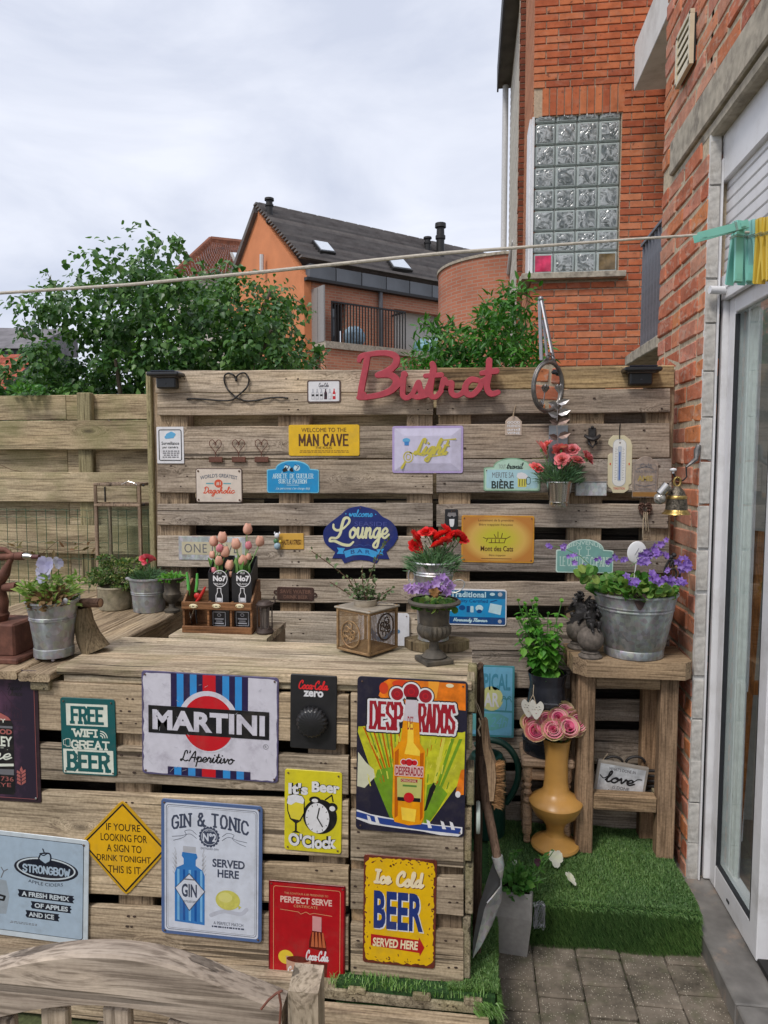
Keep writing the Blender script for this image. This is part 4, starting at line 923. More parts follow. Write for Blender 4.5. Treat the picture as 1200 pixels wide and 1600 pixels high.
# the room
rm = thing('room', 'dim room behind the glass door', 'room', (2.4,1.8,0))
DK = plain('dim_room_wall', (.36,.36,.33), .9); FLR = plain('dim_room_floor', (.18,.15,.12), .4)
for nme, x0, x1, y0, y1, z0, z1, m_ in (('floor', .94,4,-.5,3.18,.0,.06, FLR),('back_wall', 3.9,4,-.5,3.6,.06,2.8, DK),('end_wall', .935,4,3.1,3.18,.06,2.8, DK),('pier', .98,1.3,-.6,-.5,.06,2.8, DK)): slab(x0, x1, y0, y1, z0, z1, nme, m_, rm)
es = thing('easel', 'orange wooden trestle leg standing inside behind the glass door', 'trestle', (1.25,2.7,.06))
PINE = wood('orange_pine', (.42,.17,.045),(.33,.12,.03),(.16,.05,.015), 'Z', vary=.1, cracks=0, rough=.5)
TB([(1.03,2.80,.06),(1.12,2.90,1.32)], .022,4).build('leg', PINE, es); TB([(1.30,2.95,.06),(1.14,2.92,1.30)], .022,4).build('leg', PINE, es); MB().box((1.16,2.90,.7),(.2,.03,.05)).build('rung', PINE, es)

# ============================================================ houses behind
HA = R(48.3); E1 = Vector((math.sin(HA), math.cos(HA), 0)); E2 = Vector((-math.cos(HA), math.sin(HA), 0)); NF = Vector((math.cos(HA), -math.sin(HA), 0))
CO = onY(475,432,17); ZE = CO.z; CO.z = 0
def fac(px, py): return onP(px, py, CO, NF)
def texbrick(name, c1, c2, mo, along):
    """far brickwork too small to tell apart"""
    m, t, b = nm(name); L = t.links.new; ge = mk(t, 'ShaderNodeNewGeometry'); dt = mk(t, 'ShaderNodeVectorMath', operation='DOT_PRODUCT'); dt.inputs[1].default_value = along; L(ge.outputs['Position'], dt.inputs[0])
    sp = mk(t, 'ShaderNodeSeparateXYZ'); L(ge.outputs['Position'], sp.inputs[0]); cm = mk(t, 'ShaderNodeCombineXYZ'); L(dt.outputs['Value'], cm.inputs[0]); L(sp.outputs[2], cm.inputs[1])
    br = mk(t, 'ShaderNodeTexBrick'); br.inputs['Scale'].default_value = 1; br.inputs['Brick Width'].default_value = .2; br.inputs['Row Height'].default_value = .065; br.inputs['Mortar Size'].default_value = .008
    br.inputs['Color1'].default_value = (*c1,1); br.inputs['Color2'].default_value = (*c2,1); br.inputs['Mortar'].default_value = (*mo, 1); L(cm.outputs[0], br.inputs['Vector'])
    no = mk(t, 'ShaderNodeTexNoise'); no.inputs['Scale'].default_value = .9; no.inputs['Detail'].default_value = 7; L(ge.outputs['Position'], no.inputs['Vector']); nr = ramp(t, [(.3,(.6,.6,.62)),(.5,(1,1,1)),(.7,(1.2,1.15,1.1))]); L(no.outputs['Fac'], nr.inputs[0])
    L(mixc(t, .8, br.outputs['Color'], nr.outputs[0], 'MULTIPLY'), b.inputs['Base Color']); b.inputs['Roughness'].default_value = .9; return m
BRF = texbrick('far_red_brick', (.40,.15,.09),(.48,.20,.12),(.40,.28,.20), E1)
gh = thing('gable_house', 'brick house with dark tiled roof, bright orange gable and balcony beyond the tree', 'house', CO)
LEN = 14.0; DEP = 7.0
ap = onP(403,327, CO, E1); rdep = (ap-CO).dot(E2); ZR = ap.z; DEP = rdep*2
ORG = plain('orange_render', (.62,.23,.10), .9, var=.12, scale=1.5, dirt=((.4,.13,.05), .5))
DROOF = brickmat('dark_roof_tile', [(.12,.113,.112),(.19,.175,.168),(.14,.13,.128),(.22,.20,.188)], .0,3)
def W(s, d, z): v = CO+E1*s+E2*d; return Vector((v.x, v.y, z))
g = MB(); g.hexa([W(0,0,0), W(0, DEP, 0), W(.2, DEP, 0), W(.2,0,0), W(0,0, ZE), W(0, DEP, ZE), W(.2, DEP, ZE), W(.2,0, ZE)]); g.add([W(0,0, ZE), W(0, DEP, ZE), W(0, rdep, ZR-.05), W(.2,0, ZE), W(.2, DEP, ZE), W(.2, rdep, ZR-.05)], [(0,1,2),(3,5,4),(0,2,5,3),(1,4,5,2)])
g.build('gable_wall', ORG, gh)
# front wall built round its openings
ops = []
def op(x0, y0, x1, y1): a, c = fac(x0, y0), fac(x1, y1); return ((a-CO).dot(E1),(c-CO).dot(E1), c.z, a.z)
door = op(517,470,541,541); big = op(616,482,684,556)
def fw(s0, s1, z0, z1, d0=0.0, d1=.22, name='front_wall', mat=BRF, par=None):
    return MB().hexa([W(s0, d1, z0), W(s0, d0, z0), W(s1, d0, z0), W(s1, d1, z0), W(s0, d1, z1), W(s0, d0, z1), W(s1, d0, z1), W(s1, d1, z1)]).build(name, mat, par or gh)
s_ = .21; dz0, dz1 = door[2], door[3]; bz1 = big[3]; zb = fac(560,548).z
fw(s_, door[0], zb, ZE-.02); fw(door[0], door[1], dz1, ZE-.02); fw(door[1], big[0], zb, ZE-.02); fw(big[0], big[1]+1.5, bz1, ZE-.02); fw(big[1]+1.5, LEN, 0, ZE-.02); fw(s_, big[1]+1.5,0, zb-.02)
GL2 = plain('dark_window_glass', (.05,.06,.07), .08, spec=1.0, bump=0); LTW = plain('pale_curtain_wall', (.50,.48,.44), .8, var=.08)
dw = fw(door[0], door[1], zb, dz1,.3,.34, 'window', BLK); fw(door[0]+.12, door[1]-.12, zb+.1, dz1-.12,.27,.30, 'pane', GL2, dw)
cw = fw(big[0], big[1]+1.5, zb, bz1,.3,.4, 'loggia_wall', LTW); fw(big[0]+2.7, big[0]+3.9, zb, bz1,.27,.295, 'window', GL2)
fw(big[0], big[1]+1.5, bz1-.02, bz1,.23,.3, 'loggia_ceiling', LTW)
a = fac(592,479); sd_ = (a-CO).dot(E1); TB([W(sd_, -.08, zb), W(sd_, -.08, ZE)], .055,8).build('downpipe', plain('zinc_pipe', (.13,.13,.14), .5,.5), gh, True)
# eaves band of slates
for k in range(18): fw(.1+k*.75,.1+k*.75+.72, ZE-.02, ZE+.30,-.10,.1, 'eaves_panel', plain('slate_panel', (.10,.11,.125), .5, var=.3, scale=1.2))
fw(.0, LEN, ZE-.10, ZE-.03,-.16,.0, 'gutter', BLK)
# roof: courses of tiles, each row lapping the one below
N = 21
def rf(s, f, lift=0): return W(s, -.12+(rdep+.12)*f, ZE+.30+(ZR-ZE-.25)*f+lift)
for k in range(N):
    f0, f1 = k/N, (k+1)/N; r_ = MB()
    r_.hexa([rf(-.12, f0,.12), rf(LEN, f0,.12), rf(LEN, f1+.01,.0), rf(-.12, f1+.01,.0), rf(-.12, f0,.18), rf(LEN, f0,.18), rf(LEN, f1+.01,.03), rf(-.12, f1+.01,.03)])
    r_.build('tile_course', DROOF, gh)
MB().hexa([W(-.12, rdep, ZR-.1), W(LEN, rdep, ZR-.1), W(LEN, DEP+.2, ZE-.1), W(-.12, DEP+.2, ZE-.1), W(-.12, rdep, ZR+.06), W(LEN, rdep, ZR+.06), W(LEN, DEP+.2, ZE+.1), W(-.12, DEP+.2, ZE+.1)]).build('rear_roof', DROOF, gh)
for k in range(28): BB(W(.2+k*.45, rdep, ZR+.10),(.46,.2,.14), .05, rotz(math.pi/2-HA)).build('ridge_tile', DROOF, gh)
rn = (rf(1,0)-rf(0,0)).cross(rf(0,1)-rf(0,0)).normalized(); 
def onroof(px, py): return onP(px, py, rf(0,0,.1), rn)
SKYG = plain('sky_lit_glass', (.55,.60,.66), .1, spec=1, bump=0)
for q in (((486,382),(510,386),(523,402),(499,399)),((601,408),(628,411),(643,429),(612,425))):
    c = [onroof(*p) for p in q]; n_ = rn if rn.z > 0 else -rn
    m_ = MB(); m_.hexa([p-n_*.02 for p in c[::-1]]+[p+n_*.12 for p in c[::-1]]); w_ = m_.build('skylight', BLK, gh)
    ce = sum(c, Vector())/4; ci = [ce+(p-ce)*.84 for p in c]; m_ = MB(); m_.hexa([p+n_*.10 for p in ci[::-1]]+[p+n_*.14 for p in ci[::-1]]); m_.build('pane', SKYG, w_)
for (px, py, h_, r_) in ((421,336,.42,.09),(668,392,.4,.09),(688,400,.95,.12)):
    p = onroof(px, py); LA([(r_, -.2),(r_, h_*.5),(r_*1.25, h_*.52),(r_*1.25, h_*.62),(r_, h_*.64),(r_*.95, h_*.85),(r_*1.4, h_*.87),(r_*1.35, h_)], p, 12).build('flue', BLK, gh, True)
# balcony
zb2 = zb+.04; bs0, bs1 = (fac(502,540)-CO).dot(E1),(fac(612,552)-CO).dot(E1)
fw(s_, bs1+.9, zb-.12, zb2,-.65,0, 'balcony_floor', CONC); fw(s_, bs1+.9,0, zb-.12,-.6,-.4, 'balcony_wall', BRF)
rl = fw(s_+.2, bs1, zb2+.92, zb2+.96,-.6,-.56, 'railing', BLK)
for k in range(26): s0 = s_+.2+k*(bs1-s_-.2)/25; fw(s0, s0+.025, zb2, zb2+.92,-.59,-.57, 'bar', BLK, rl)
fw(bs1-.02, bs1+.02, zb2+.92, zb2+.96,-.6,0, 'railing', BLK)
PANE = plain('frosted_screen', (.26,.25,.24), .3, var=.1)
for k, (a, c) in enumerate(((-.58,-.3),(-.28,0))): MB().hexa([W(.2, a, zb2), W(.24, a, zb2), W(.24, c, zb2), W(.2, c, zb2), W(.2, a, zb2+1.3), W(.24, a, zb2+1.3), W(.24, c, zb2+1.3), W(.2, c, zb2+1.3)]).build('screen_panel', PANE, gh)
for s0, c, r_ in ((1.2,(.35,.5,.62), .28),(3.3,(.22,.42,.5), .22),(3.9,(.4,.55,.66), .33),(4.9,(.03,.03,.03), .25)):
    p = W(s0,-.33, zb2+r_*.7); bg = tag(MB().ball(p, r_, 12,8,(1,.8,1), None, .08).build('storage_bag', plain('bag_%d' % int(s0*10), c, .5, var=.4, scale=5)), {1.2: 'blue covered bundle under the dark window on the far balcony', 3.3: 'small teal bag on the far balcony floor', 3.9: 'large pale blue bag beside the downpipe on the far balcony', 4.9: 'black kettle barbecue on the far balcony'}[s0], 'bag' if s0 != 4.9 else 'barbecue')
# round brick tower
Yt = 15.0; a = onY(685,430, Yt); TR_ = 1.55; cx = a.x+TR_*1.0; ztp = onY(760,396, Yt-TR_).z
tw_ = thing('round_tower', 'round brick stair tower with flat rim between the dark roof and the brick house', 'tower', (cx, Yt, 0))
BRT = texbrick('tower_brick', (.40,.135,.075),(.45,.17,.10),(.36,.24,.18),(1,0,0)); nt_ = BRT.node_tree
LA([(TR_, 0),(TR_, ztp-.02)], (cx, Yt, 0), 64).build('drum', BRT, tw_, True); LA([(TR_+.03, ztp-.02),(TR_+.03, ztp+.03)], (cx, Yt, 0), 64).build('rim', CONC, tw_)
# red tiled roof house
Yr = 23.0; RT = brickmat('red_roof_tile', [(.20,.085,.055),(.26,.10,.06),(.17,.08,.055),(.30,.13,.08)], 0,3)
rr_ = thing('tiled_house', 'house with weathered red-brown tiled roof and small skylight left of the orange gable', 'house', onY(350,500, Yr))
TL, TRr, BR, BLl = onY(330,374, Yr), onY(386,380, Yr), onY(425,432, Yr-2.6), onY(268,432, Yr-2.6)
t_ = MB()
for i in range(15):
    f0 = i/15; 
    for j in range(26):
        g0, g1 = j/26,(j+.96)/26; P = lambda g, f: (TL.lerp(BLl, f)).lerp(TRr.lerp(BR, f), g)
        a, c = f0, f0+1/15; up = Vector((0,-.3,1))*.07
        t_.add([P(g0, a), P(g1, a), P(g1, c)+up, P(g0, c)+up, P(g0, c), P(g1, c)], [(0,1,2,3),(3,2,5,4)])
t_.build('roof_tiles', RT, rr_, kind='stuff')
MB().add([TL, onY(270,432, Yr+3), BLl], [(0,1,2)]).build('roof_hip', RT, rr_); TB([TL, BLl], .1,6).build('hip_tile', RT, rr_); TB([TL, TRr], .1,6).build('ridge_tile', RT, rr_)
MB().hexa([Vector((p.x, p.y, z)) for z in (0, onY(300,432, Yr-2.6).z) for p in (BLl+Vector((0,.2,0)), BR+Vector((0,.2,0)), BR+Vector((0,3,0)), BLl+Vector((0,3,0)))]).build('wall', LTW, rr_)
q = [onP(px, py, TL, (TRr-TL).cross(BLl-TL).normalized()) for px, py in ((360,404),(384,406),(392,419),(366,418))]; n_ = (TRr-TL).cross(BLl-TL).normalized(); n_ = n_ if n_.y < 0 else -n_
w_ = MB().hexa([p for p in q[::-1]]+[p+n_*.2 for p in q[::-1]]).build('skylight', plain('grey_frame', (.3,.28,.26), .6), rr_); ce = sum(q, Vector())/4
MB().hexa([ce+(p-ce)*.7+n_*.18 for p in q[::-1]]+[ce+(p-ce)*.7+n_*.24 for p in q[::-1]]).build('pane', SKYG, w_)
TB([onY(389,376,19.5), onY(420,428,18.6)], .07,6).build('white_verge', WHTP, rr_); TB([onY(409,425,18.4), onY(409,398,18.4)], .06,8).build('flue', PIPE, rr_)
# far left neighbours
fl = thing('terrace_house', 'grey slate roofed house glimpsed at the far left edge above the fence', 'house', onY(10,600,30))
a, c = onY(-120,513,30), onY(45,517,30)
MB().hexa([(a.x, 30, onY(0,543,30).z),(c.x, 30, onY(0,545,30).z),(c.x, 34, onY(0,540,30).z),(a.x, 34, onY(0,540,30).z),(a.x, 33, a.z+.6),(c.x, 33, c.z+.6),(c.x, 34, c.z+.6),(a.x, 34, a.z+.6)]).build('roof', plain('grey_slate', (.16,.15,.16), .8, var=.3, scale=2), fl)
slab(a.x, c.x, 30.2,34,0, onY(0,544,30).z, 'wall', plain('dark_slate', (.04,.045,.055), .7), fl)
f2 = thing('brick_shed', 'red tiled lean-to roof low at the far left above the fence', 'shed', onY(10,600,14))
a, c = onY(-100,556,14), onY(62,566,14); t_ = MB()
for i in range(12):
    for j in range(22):
        x0 = a.x+(c.x-a.x)*j/22; x1 = x0+(c.x-a.x)/22*.95; y0, y1 = 14-i*.16,14-(i+1)*.16; z0, z1 = a.z-i*.12, a.z-(i+1)*.12
        t_.add([(x0, y0, z0),(x1, y0, z0),(x1, y1, z1+.03),(x0, y1, z1+.03),(x0, y1, z1),(x1, y1, z1)], [(0,1,2,3),(3,2,5,4)])
t_.build('roof_tiles', brickmat('bright_roof_tile', [(.40,.11,.07),(.34,.09,.06),(.46,.15,.09)], 0,4), f2, kind='stuff'); slab(a.x, c.x, 12.1,14,0, a.z-1.5, 'wall', WHTP, f2)

# ============================================================ foliage
def leafshape(kind):
    if kind == 'heart': v = [(0,0,0),(-.38,.12,.08),(-.46,.42,.12),(-.22,.80,.06),(0,1.1,-.05),(.22,.80,.06),(.46,.42,.12),(.38,.12,.08),(0,.45,0)]; f = [(0,8,1),(1,8,2),(2,8,3),(3,8,4),(4,8,5),(5,8,6),(6,8,7),(7,8,0)]
    elif kind == 'lance': v = [(0,0,0),(-.16,.3,.06),(-.13,.7,.05),(0,1.05,-.08),(.13,.7,.05),(.16,.3,.06),(0,.4,0)]; f = [(0,6,1),(1,6,2),(2,6,3),(3,6,4),(4,6,5),(5,6,0)]
    elif kind == 'oval': v = [(0,0,0),(-.28,.25,.07),(-.30,.6,.07),(0,1.0,-.06),(.30,.6,.07),(.28,.25,.07),(0,.4,0)]; f = [(0,6,1),(1,6,2),(2,6,3),(3,6,4),(4,6,5),(5,6,0)]
    elif kind == 'round': v = [(0,0,0),(-.30,.12,.03),(-.50,.42,.07),(-.42,.78,.08),(-.18,1.0,.02),(0,.94,-.02),(.18,1.0,.02),(.42,.78,.08),(.50,.42,.07),(.30,.12,.03)]; f = [(0, k, k+1) for k in range(1,9)]
    else: v = [(-.03,0,0),(.03,0,0),(.045,.5,.06),(-.045,.5,.06),(0,1,-.06)]; f = [(0,1,2),(0,2,3),(3,2,4)]
    return np.array(v, float), f
def leaves(name, P, D, Nn, size, kind, mat, par=None, stuff=True):
    """one leaf at each P growing along D with its face towards Nn"""
    v, f = leafshape(kind); P, D, Nn = map(lambda q: np.asarray(q, float),(P, D, Nn)); n = len(P)
    D = D/(np.linalg.norm(D, axis=1)[:, None]+1e-9); S = np.cross(D, Nn); S /= np.linalg.norm(S, axis=1)[:, None]+1e-9; Z = np.cross(S, D)
    s = np.broadcast_to(np.asarray(size, float).reshape(-1,1,1) if np.ndim(size) else np.full((1,1,1), size),(n, 1,1))
    V = P[:, None, :]+s*(v[None, :, 0:1]*S[:, None]+v[None, :, 1:2]*D[:, None]+v[None, :, 2:3]*Z[:, None]); V = V.reshape(-1,3)
    fa = np.array(f); k = len(v); F = (fa[None]+np.arange(n)[:, None, None]*k).reshape(-1, fa.shape[1]).astype(np.int32); c = V.mean(0)
    me = bpy.data.meshes.new(name); me.vertices.add(len(V)); me.vertices.foreach_set('co', (V-c).ravel()); me.loops.add(F.size); me.loops.foreach_set('vertex_index', F.ravel())
    me.polygons.add(len(F)); me.polygons.foreach_set('loop_start', np.arange(0, F.size, fa.shape[1], dtype=np.int32)); me.update(calc_edges=True); setmat(me, mat)
    return link(name, me, par, Vector(c.tolist()), 'stuff' if stuff else None)
def runit(n): v = RNG.normal(size=(n, 3)); return v/np.linalg.norm(v, axis=1)[:, None]
def inpoly(x, y, poly):
    c = np.zeros(len(x), bool); n = len(poly)
    for i in range(n):
        x1, y1 = poly[i]; x2, y2 = poly[(i+1) % n]; q = ((y1 > y) != (y2 > y)) & (x < (x2-x1)*(y-y1)/((y2-y1) or 1e-9)+x1); c ^= q
    return c
def crown_points(poly, Y, depth, ncl, per, cr):
    """clusters of leaves spread through a crown whose outline at distance Y is the polygon (world X, Z)"""
    pw = [(onY(x, y, Y).x, onY(x, y, Y).z) for x, y in poly]; xs = [p[0] for p in pw]; zs = [p[1] for p in pw]; C = []
    while len(C) < ncl:
        x = RNG.uniform(min(xs), max(xs), 400); z = RNG.uniform(min(zs), max(zs), 400); ok = inpoly(x, z, pw)
        C += list(zip(x[ok], z[ok]))
    C = np.array(C[:ncl]); yy = RNG.uniform(-1,1, ncl)*depth; C = np.column_stack([C[:, 0], Y+yy, C[:, 1]])
    r = cr*RNG.uniform(.6,1.3,(ncl, 1)); U = runit(ncl*per).reshape(ncl, per, 3); rad = RNG.uniform(.55,1,(ncl, per, 1))**.6
    P = C[:, None]+U*rad*r[:, None]*np.array([1,1,.8]); return P.reshape(-1,3), U.reshape(-1,3), C
LILAC = leafmat('lilac_leaf', (.035,.10,.03),(.065,.165,.04),(.14,.27,.07), .36,.28)
lt = thing('lilac_tree', 'big dark green lilac tree filling the sky line behind the left fence', 'tree', onY(230,700,5.6)*1.0)
WL[lt.name].z = 0; lt.location.z = 0
poly = [(-60,612),(0,602),(28,580),(60,562),(100,545),(112,500),(122,472),(150,462),(190,452),(232,432),(256,412),(290,410),(318,434),(360,446),(400,448),(430,452),(442,474),(448,510),(462,545),(480,575),(500,720),(200,760),(-60,700)]
P, U, C = crown_points(poly, 5.6, .75, 760, 52, .135)
n = len(P); N_ = U*.8+np.array([0,-.35,.75])+RNG.normal(size=(n, 3))*.35; D = U*.5+np.array([0,-.2,-.75])+RNG.normal(size=(n, 3))*.45
leaves('crown', P, D, N_, RNG.uniform(.022,.056, n), 'heart', LILAC, lt)
BARK = plain('grey_brown_bark', (.12,.095,.07), .95, var=.3, bump=.8)
base = WL[lt.name]
for k in range(9):
    c = Vector(C[RNG.integers(len(C))].tolist()); TB([base+Vector((ru(-.3,.3), ru(-.2,.2), 0)), base.lerp(c, .5)+VZ(.2), c], [.05,.03,.012], 7).build('trunk', BARK, lt, True)
# loose sprays above the outline
for (x0, y0, x1, y1, k) in ((100,480,72,424,9),(120,450,128,436,6),(190,430,163,402,8),(240,400,228,392,6),(270,395,281,369,9),(300,405,262,374,9),(60,520,58,490,6),(40,525,24,508,5),(88,500,85,494,4),(480,550,512,548,8),(465,470,482,490,6),(220,410,206,408,4),(140,450,150,432,4)):
    a, c = onY(x0, y0,5.5), onY(x1, y1,5.5); TB([a, a.lerp(c, .5)+Vector((.01,0,.01)), c], [.006,.004,.002], 5).build('twig', BARK, lt)
    q = np.linspace(.2,1, k*2); Pn = np.array([list(a.lerp(c, f)+Vector((ru(-.015,.015), ru(-.05,.05), ru(-.015,.015)))) for f in q]); Dn = RNG.normal(size=(k*2,3))*.7+np.array([0,-.1,-.35])
    leaves('leaf_spray', Pn, Dn, RNG.normal(size=(k*2,3))+np.array([0,-1,.5]), RNG.uniform(.04,.06, k*2), 'heart', LILAC, lt)
ASH = leafmat('bright_green_leaf', (.035,.13,.02),(.06,.20,.03),(.11,.28,.05), .4,.3)
rb = thing('green_bush', 'bright green leafy bush behind the red lettering below the round tower', 'bush', onY(730,700,5.2)); WL[rb.name].z = 0; rb.location.z = 0
poly = [(640,600),(642,575),(655,545),(680,520),(705,520),(735,515),(760,485),(785,470),(820,462),(845,600),(845,690),(640,690)]
P, U, C = crown_points(poly, 5.3,.4,230,24,.12); n = len(P)
leaves('crown', P, U*.6+np.array([0,-.3,-.3])+RNG.normal(size=(n, 3))*.5, U+np.array([0,-.4,.9])+RNG.normal(size=(n, 3))*.3, RNG.uniform(.05,.085, n), 'lance', ASH, rb)
for k in range(6): c = Vector(C[RNG.integers(len(C))].tolist()); TB([WL[rb.name], c], [.03,.01], 6).build('trunk', BARK, rb, True)
for (x0, y0, x1, y1, k) in ((690,530,662,497,9),(700,520,655,505,8),(720,520,700,500,8),(790,480,800,455,10),(760,500,748,486,7),(740,520,725,510,5)):
    a, c = onY(x0, y0,5.1), onY(x1, y1,5.1); TB([a, c], [.004,.002], 5).build('twig', BARK, rb); q = np.linspace(.1,1, k*3); Pn = np.array([list(a.lerp(c, f)+Vector((ru(-.02,.02), ru(-.05,.05), ru(-.02,.02)))) for f in q])
    leaves('leaf_spray', Pn, RNG.normal(size=(k*3,3))*.8+np.array([0,0,-.1]), RNG.normal(size=(k*3,3))+np.array([0,-1,.6]), RNG.uniform(.04,.065, k*3), 'lance', ASH, rb)
# ============================================================ signs (photo pixel measures on the planes YW and YC)
def ink(name, r, g, b, rough=.38, var=.06, **k):
    k.setdefault('dirt', ((.16,.13,.10),.16)); return plain(name+'_ink', (r, g, b), rough, var=var, scale=40, bump=.05, srgb=True, **k)
K = ink('black', 24,23,28); WI = ink('white', 222,222,226); CRE = ink('cream', 226,216,180); RED = ink('red', 196,22,36); GREY = ink('grey', 110,110,116); NAVY = ink('navy', 26,30,66)
LGREY = ink('light_grey', 178,180,188)
SCR = plain('rusty_screw', (.16,.10,.07), .6,.5)
RIM = ink('worn_edge', 92,74,66)
def tiny(s, x0, y0, x1, y1, mat, n=1, lv=1):
    """small print too fine to read: rows of short dashes"""
    h = (y1-y0)/(n*2-1 if n > 1 else 1)
    for i in range(n):
        x = x0+ru(0,3); y = y0+i*2*h
        while x < x1-2:
            w_ = min(ru(2,6), x1-x); s.rect(x, y, x+w_, y+h, mat, lv); x += w_+1.2
# --- camera notice
s = Sign('notice_sign', 'small white laminated camera notice with blue logo pinned at the left end of the wall', (245,667,287,724), YW, mat=WI, rad=1, thick=.001)
s.frame(248,671,284,720,1.3, K, 1,3); s.strokes([[(262,680),(268,677),(272,679)], [(260,683),(270,682)]], 2.6, ink('sky_blue', 96,170,215), 1)
s.text('Surveillance', 252.5,690,280,695, K, bold=.01); s.text('par caméra', 254,697,278.5,701.5, K, bold=.01); tiny(s, 253,704,280,715, GREY, 4); s.done()
# --- wire heart
hw = thing('wire_heart', 'black wire heart with long wavy tails near the top left of the wall', 'ornament', onY(370,625, YW-.012))
hp = [(292,624,0),(300,623),(320,624),(345,626),(362,625),(372,618),(385,606),(389,594),(384,584),(377,583),(370,588),(369,594),(366,587),(358,583),(351,587),(351,598),(357,610),(370,621),(382,626),(398,626),(420,622),(435,621),(450,622)]
TB([onY(p[0], p[1], YW-.008+.003*math.sin(i)) for i, p in enumerate(spl([q[:2] for q in hp], 5))], .0034,8).build('wire', BLK, hw, True); MB().ball(onY(369,594, YW-.008), .0055,8,6).build('knob', BLK, hw, True)
# --- bottles sign
s = Sign('bottle_sign', 'little white enamel sign showing a row of six bottles, left of the red lettering', (480,594,532,629), YW, mat=RIM, rad=3)
s.rect(482,596,530,627, WI, 0,2); s.word('Coca-Cola', 498,598,514,605,.45, GREY, 1, 'cursive', italic=.2); tiny(s, 497,606,515,607, LGREY)
for i, c in enumerate((LGREY, LGREY, LGREY, ink('cola_brown', 60,26,40), LGREY, RED)):
    x = 489+i*6.6
    s.poly([(x-2.3,624),(x-2.3,614),(x-.9,611),(x-.9,607.5),(x+.9,607.5),(x+.9,611),(x+2.3,614),(x+2.3,624)], c, 1)
    if i not in (3,5): s.poly([(x-1.5,623),(x-1.5,614.5),(x+1.5,614.5),(x+1.5,623)], WI, 2)
    s.rect(x-2,616, x+2,619, K if i < 4 else WI, 3)
s.done()
# --- Bistrot lettering
BISR = plain('brick_red_paint', (.42,.048,.072), .5, var=.12, scale=35, bump=.3)
s = Sign('letter_sign', 'big red cut-out script lettering standing along the top edge of the sign wall', (556,548,781,628), YW, plate=False, off=.03)
bw = 1.0
S_ = lambda pts: [tuple(p) for p in spl(pts, 6)]
st = [S_([(561,563,.55),(565,556,.75),(585,552,.75),(606,552,.8),(619,558,.95),(618,570,.95),(606,580,.9),(592,585,.75)]), S_([(574,558,.8),(570,580,.95),(566,600,1.0),(562,620,.75)]), [(560,621,.6),(568,616,.8)],
      S_([(590,586,.75),(610,586,.9),(620,595,1.05),(614,608,1.0),(597,616,.85),(575,620,.75),(562,621,.7)])]
st += [S_([(620,606,.5),(628,596,.7),(631,590,.75),(630,605,.75),(630,618,.75),(636,622,.7),(644,617,.65),(654,600,.6)]), [(632,585,.9),(632.5,585.5,.9)],
       S_([(646,614,.6),(654,598,.7),(656,606,.85),(659,617,.85),(652,621,.7),(645,619,.6)]), [(655,621,.7),(668,618,.65)],
       S_([(664,616,.6),(672,600,.75),(678,580,.85),(676,570,.85)]), S_([(677,578,.85),(674,600,.85),(673,617,.8),(681,621,.7),(690,612,.65)]), [(665,588,.6),(690,587,.7)],
       S_([(688,616,.5),(691,604,.7),(694,594,.75),(699,600,.75),(706,600,.75),(705,612,.75),(710,619,.7),(720,617,.65),(728,606,.6)]),
       S_([(746,596,.7),(735,595,.8),(727,605,.85),(729,616,.85),(738,618,.8),(748,609,.8),(752,598,.8)]), S_([(752,598,.7),(764,590,.6)]),
       S_([(763,566,.85),(762,590,.85),(760,607,.85),(766,617,.8),(777,615,.7)]), [(752,585,.65),(774,582,.85)]]
s.strokes(st, 4.9, BISR, 0, res=.8, name='letters', extrude=.0085, bevel=.0018); s.done()
# --- yellow man cave
YEL = ink('warm_yellow', 226,182,28); BRN = ink('dark_brown', 84,50,18)
s = Sign('yellow_sign', 'bright yellow enamel welcome sign with tall brown capitals', (451,664,561,712), YW, mat=YEL, rad=3)
s.text('WELCOME TO THE', 471,668.5,541,675, BRN); s.word('MAN CAVE', 466.5,678,544.5,697,1.35, BRN, 1, gap=.5, square=True, res=.45); s.text('THE RULES', 493,697.8,518,701.5, BRN); tiny(s, 466,703.5,545,707, ink('brown_yellow', 160,120,26), 2); s.done()
# --- Light sign
LIL = ink('pale_lilac', 200,196,220, rough=.25); LILR = ink('lilac_edge', 178,160,208)
s = Sign('embossed_sign', 'large pale lilac embossed metal sign with faded yellow brush script', (613,666,723,739), YW, mat=LILR, rad=3)
s.rect(616,669,720,736, LIL, 0,2); 
q = [(616.5,669.5),(719.5,669.5),(719.5,735.5),(616.5,735.5)]; iq = [(632,681),(705,681),(705,724),(632,724)]
for i in range(4):
    a, c, d, e = s.l(*q[i]), s.l(*q[(i+1) % 4]), s.l(*iq[(i+1) % 4]), s.l(*iq[i]); s.put('plate', [(a[0], a[1], 0),(c[0], c[1], 0),(d[0], d[1], .0055),(e[0], e[1], .0055)], [(0,1,2,3)], LIL, .0007)
a, c = s.l(*iq[0]), s.l(*iq[2]); s.put('plate', [(a[0], a[1], 0),(c[0], a[1], 0),(c[0], c[1], 0),(a[0], c[1], 0)], [(0,1,2,3)], LIL, .0062)
OCH = ink('ochre', 196,184,70); OCD = ink('ochre_grey', 150,146,120)
for dx, m_, lv in ((1.5, OCD, 21),(0, OCH, 22)): s.word('Light', 646+dx, 684+dx, 702+dx, 722+dx, 1.5, m_, lv, 'cursive', italic=.5)
s.strokes([[(690,688),(712,686)], [(640,707),(662,712)], [(668,714),(698,710)]], .9, OCH, 22.5); s.ell(638,714,8,9, OCH, 22.5, hole=1.6); s.ell(638,714,4,5, OCH, 22.5, hole=1.2); s.strokes([[(633,722),(628,731)]], 2, OCH, 23); s.ell(635,688,6,3.6, ink('sky_blue', 96,170,215), 22); s.rect(632,690,639,696, ink('mid_blue', 60,130,200), 22.6)
s.done()
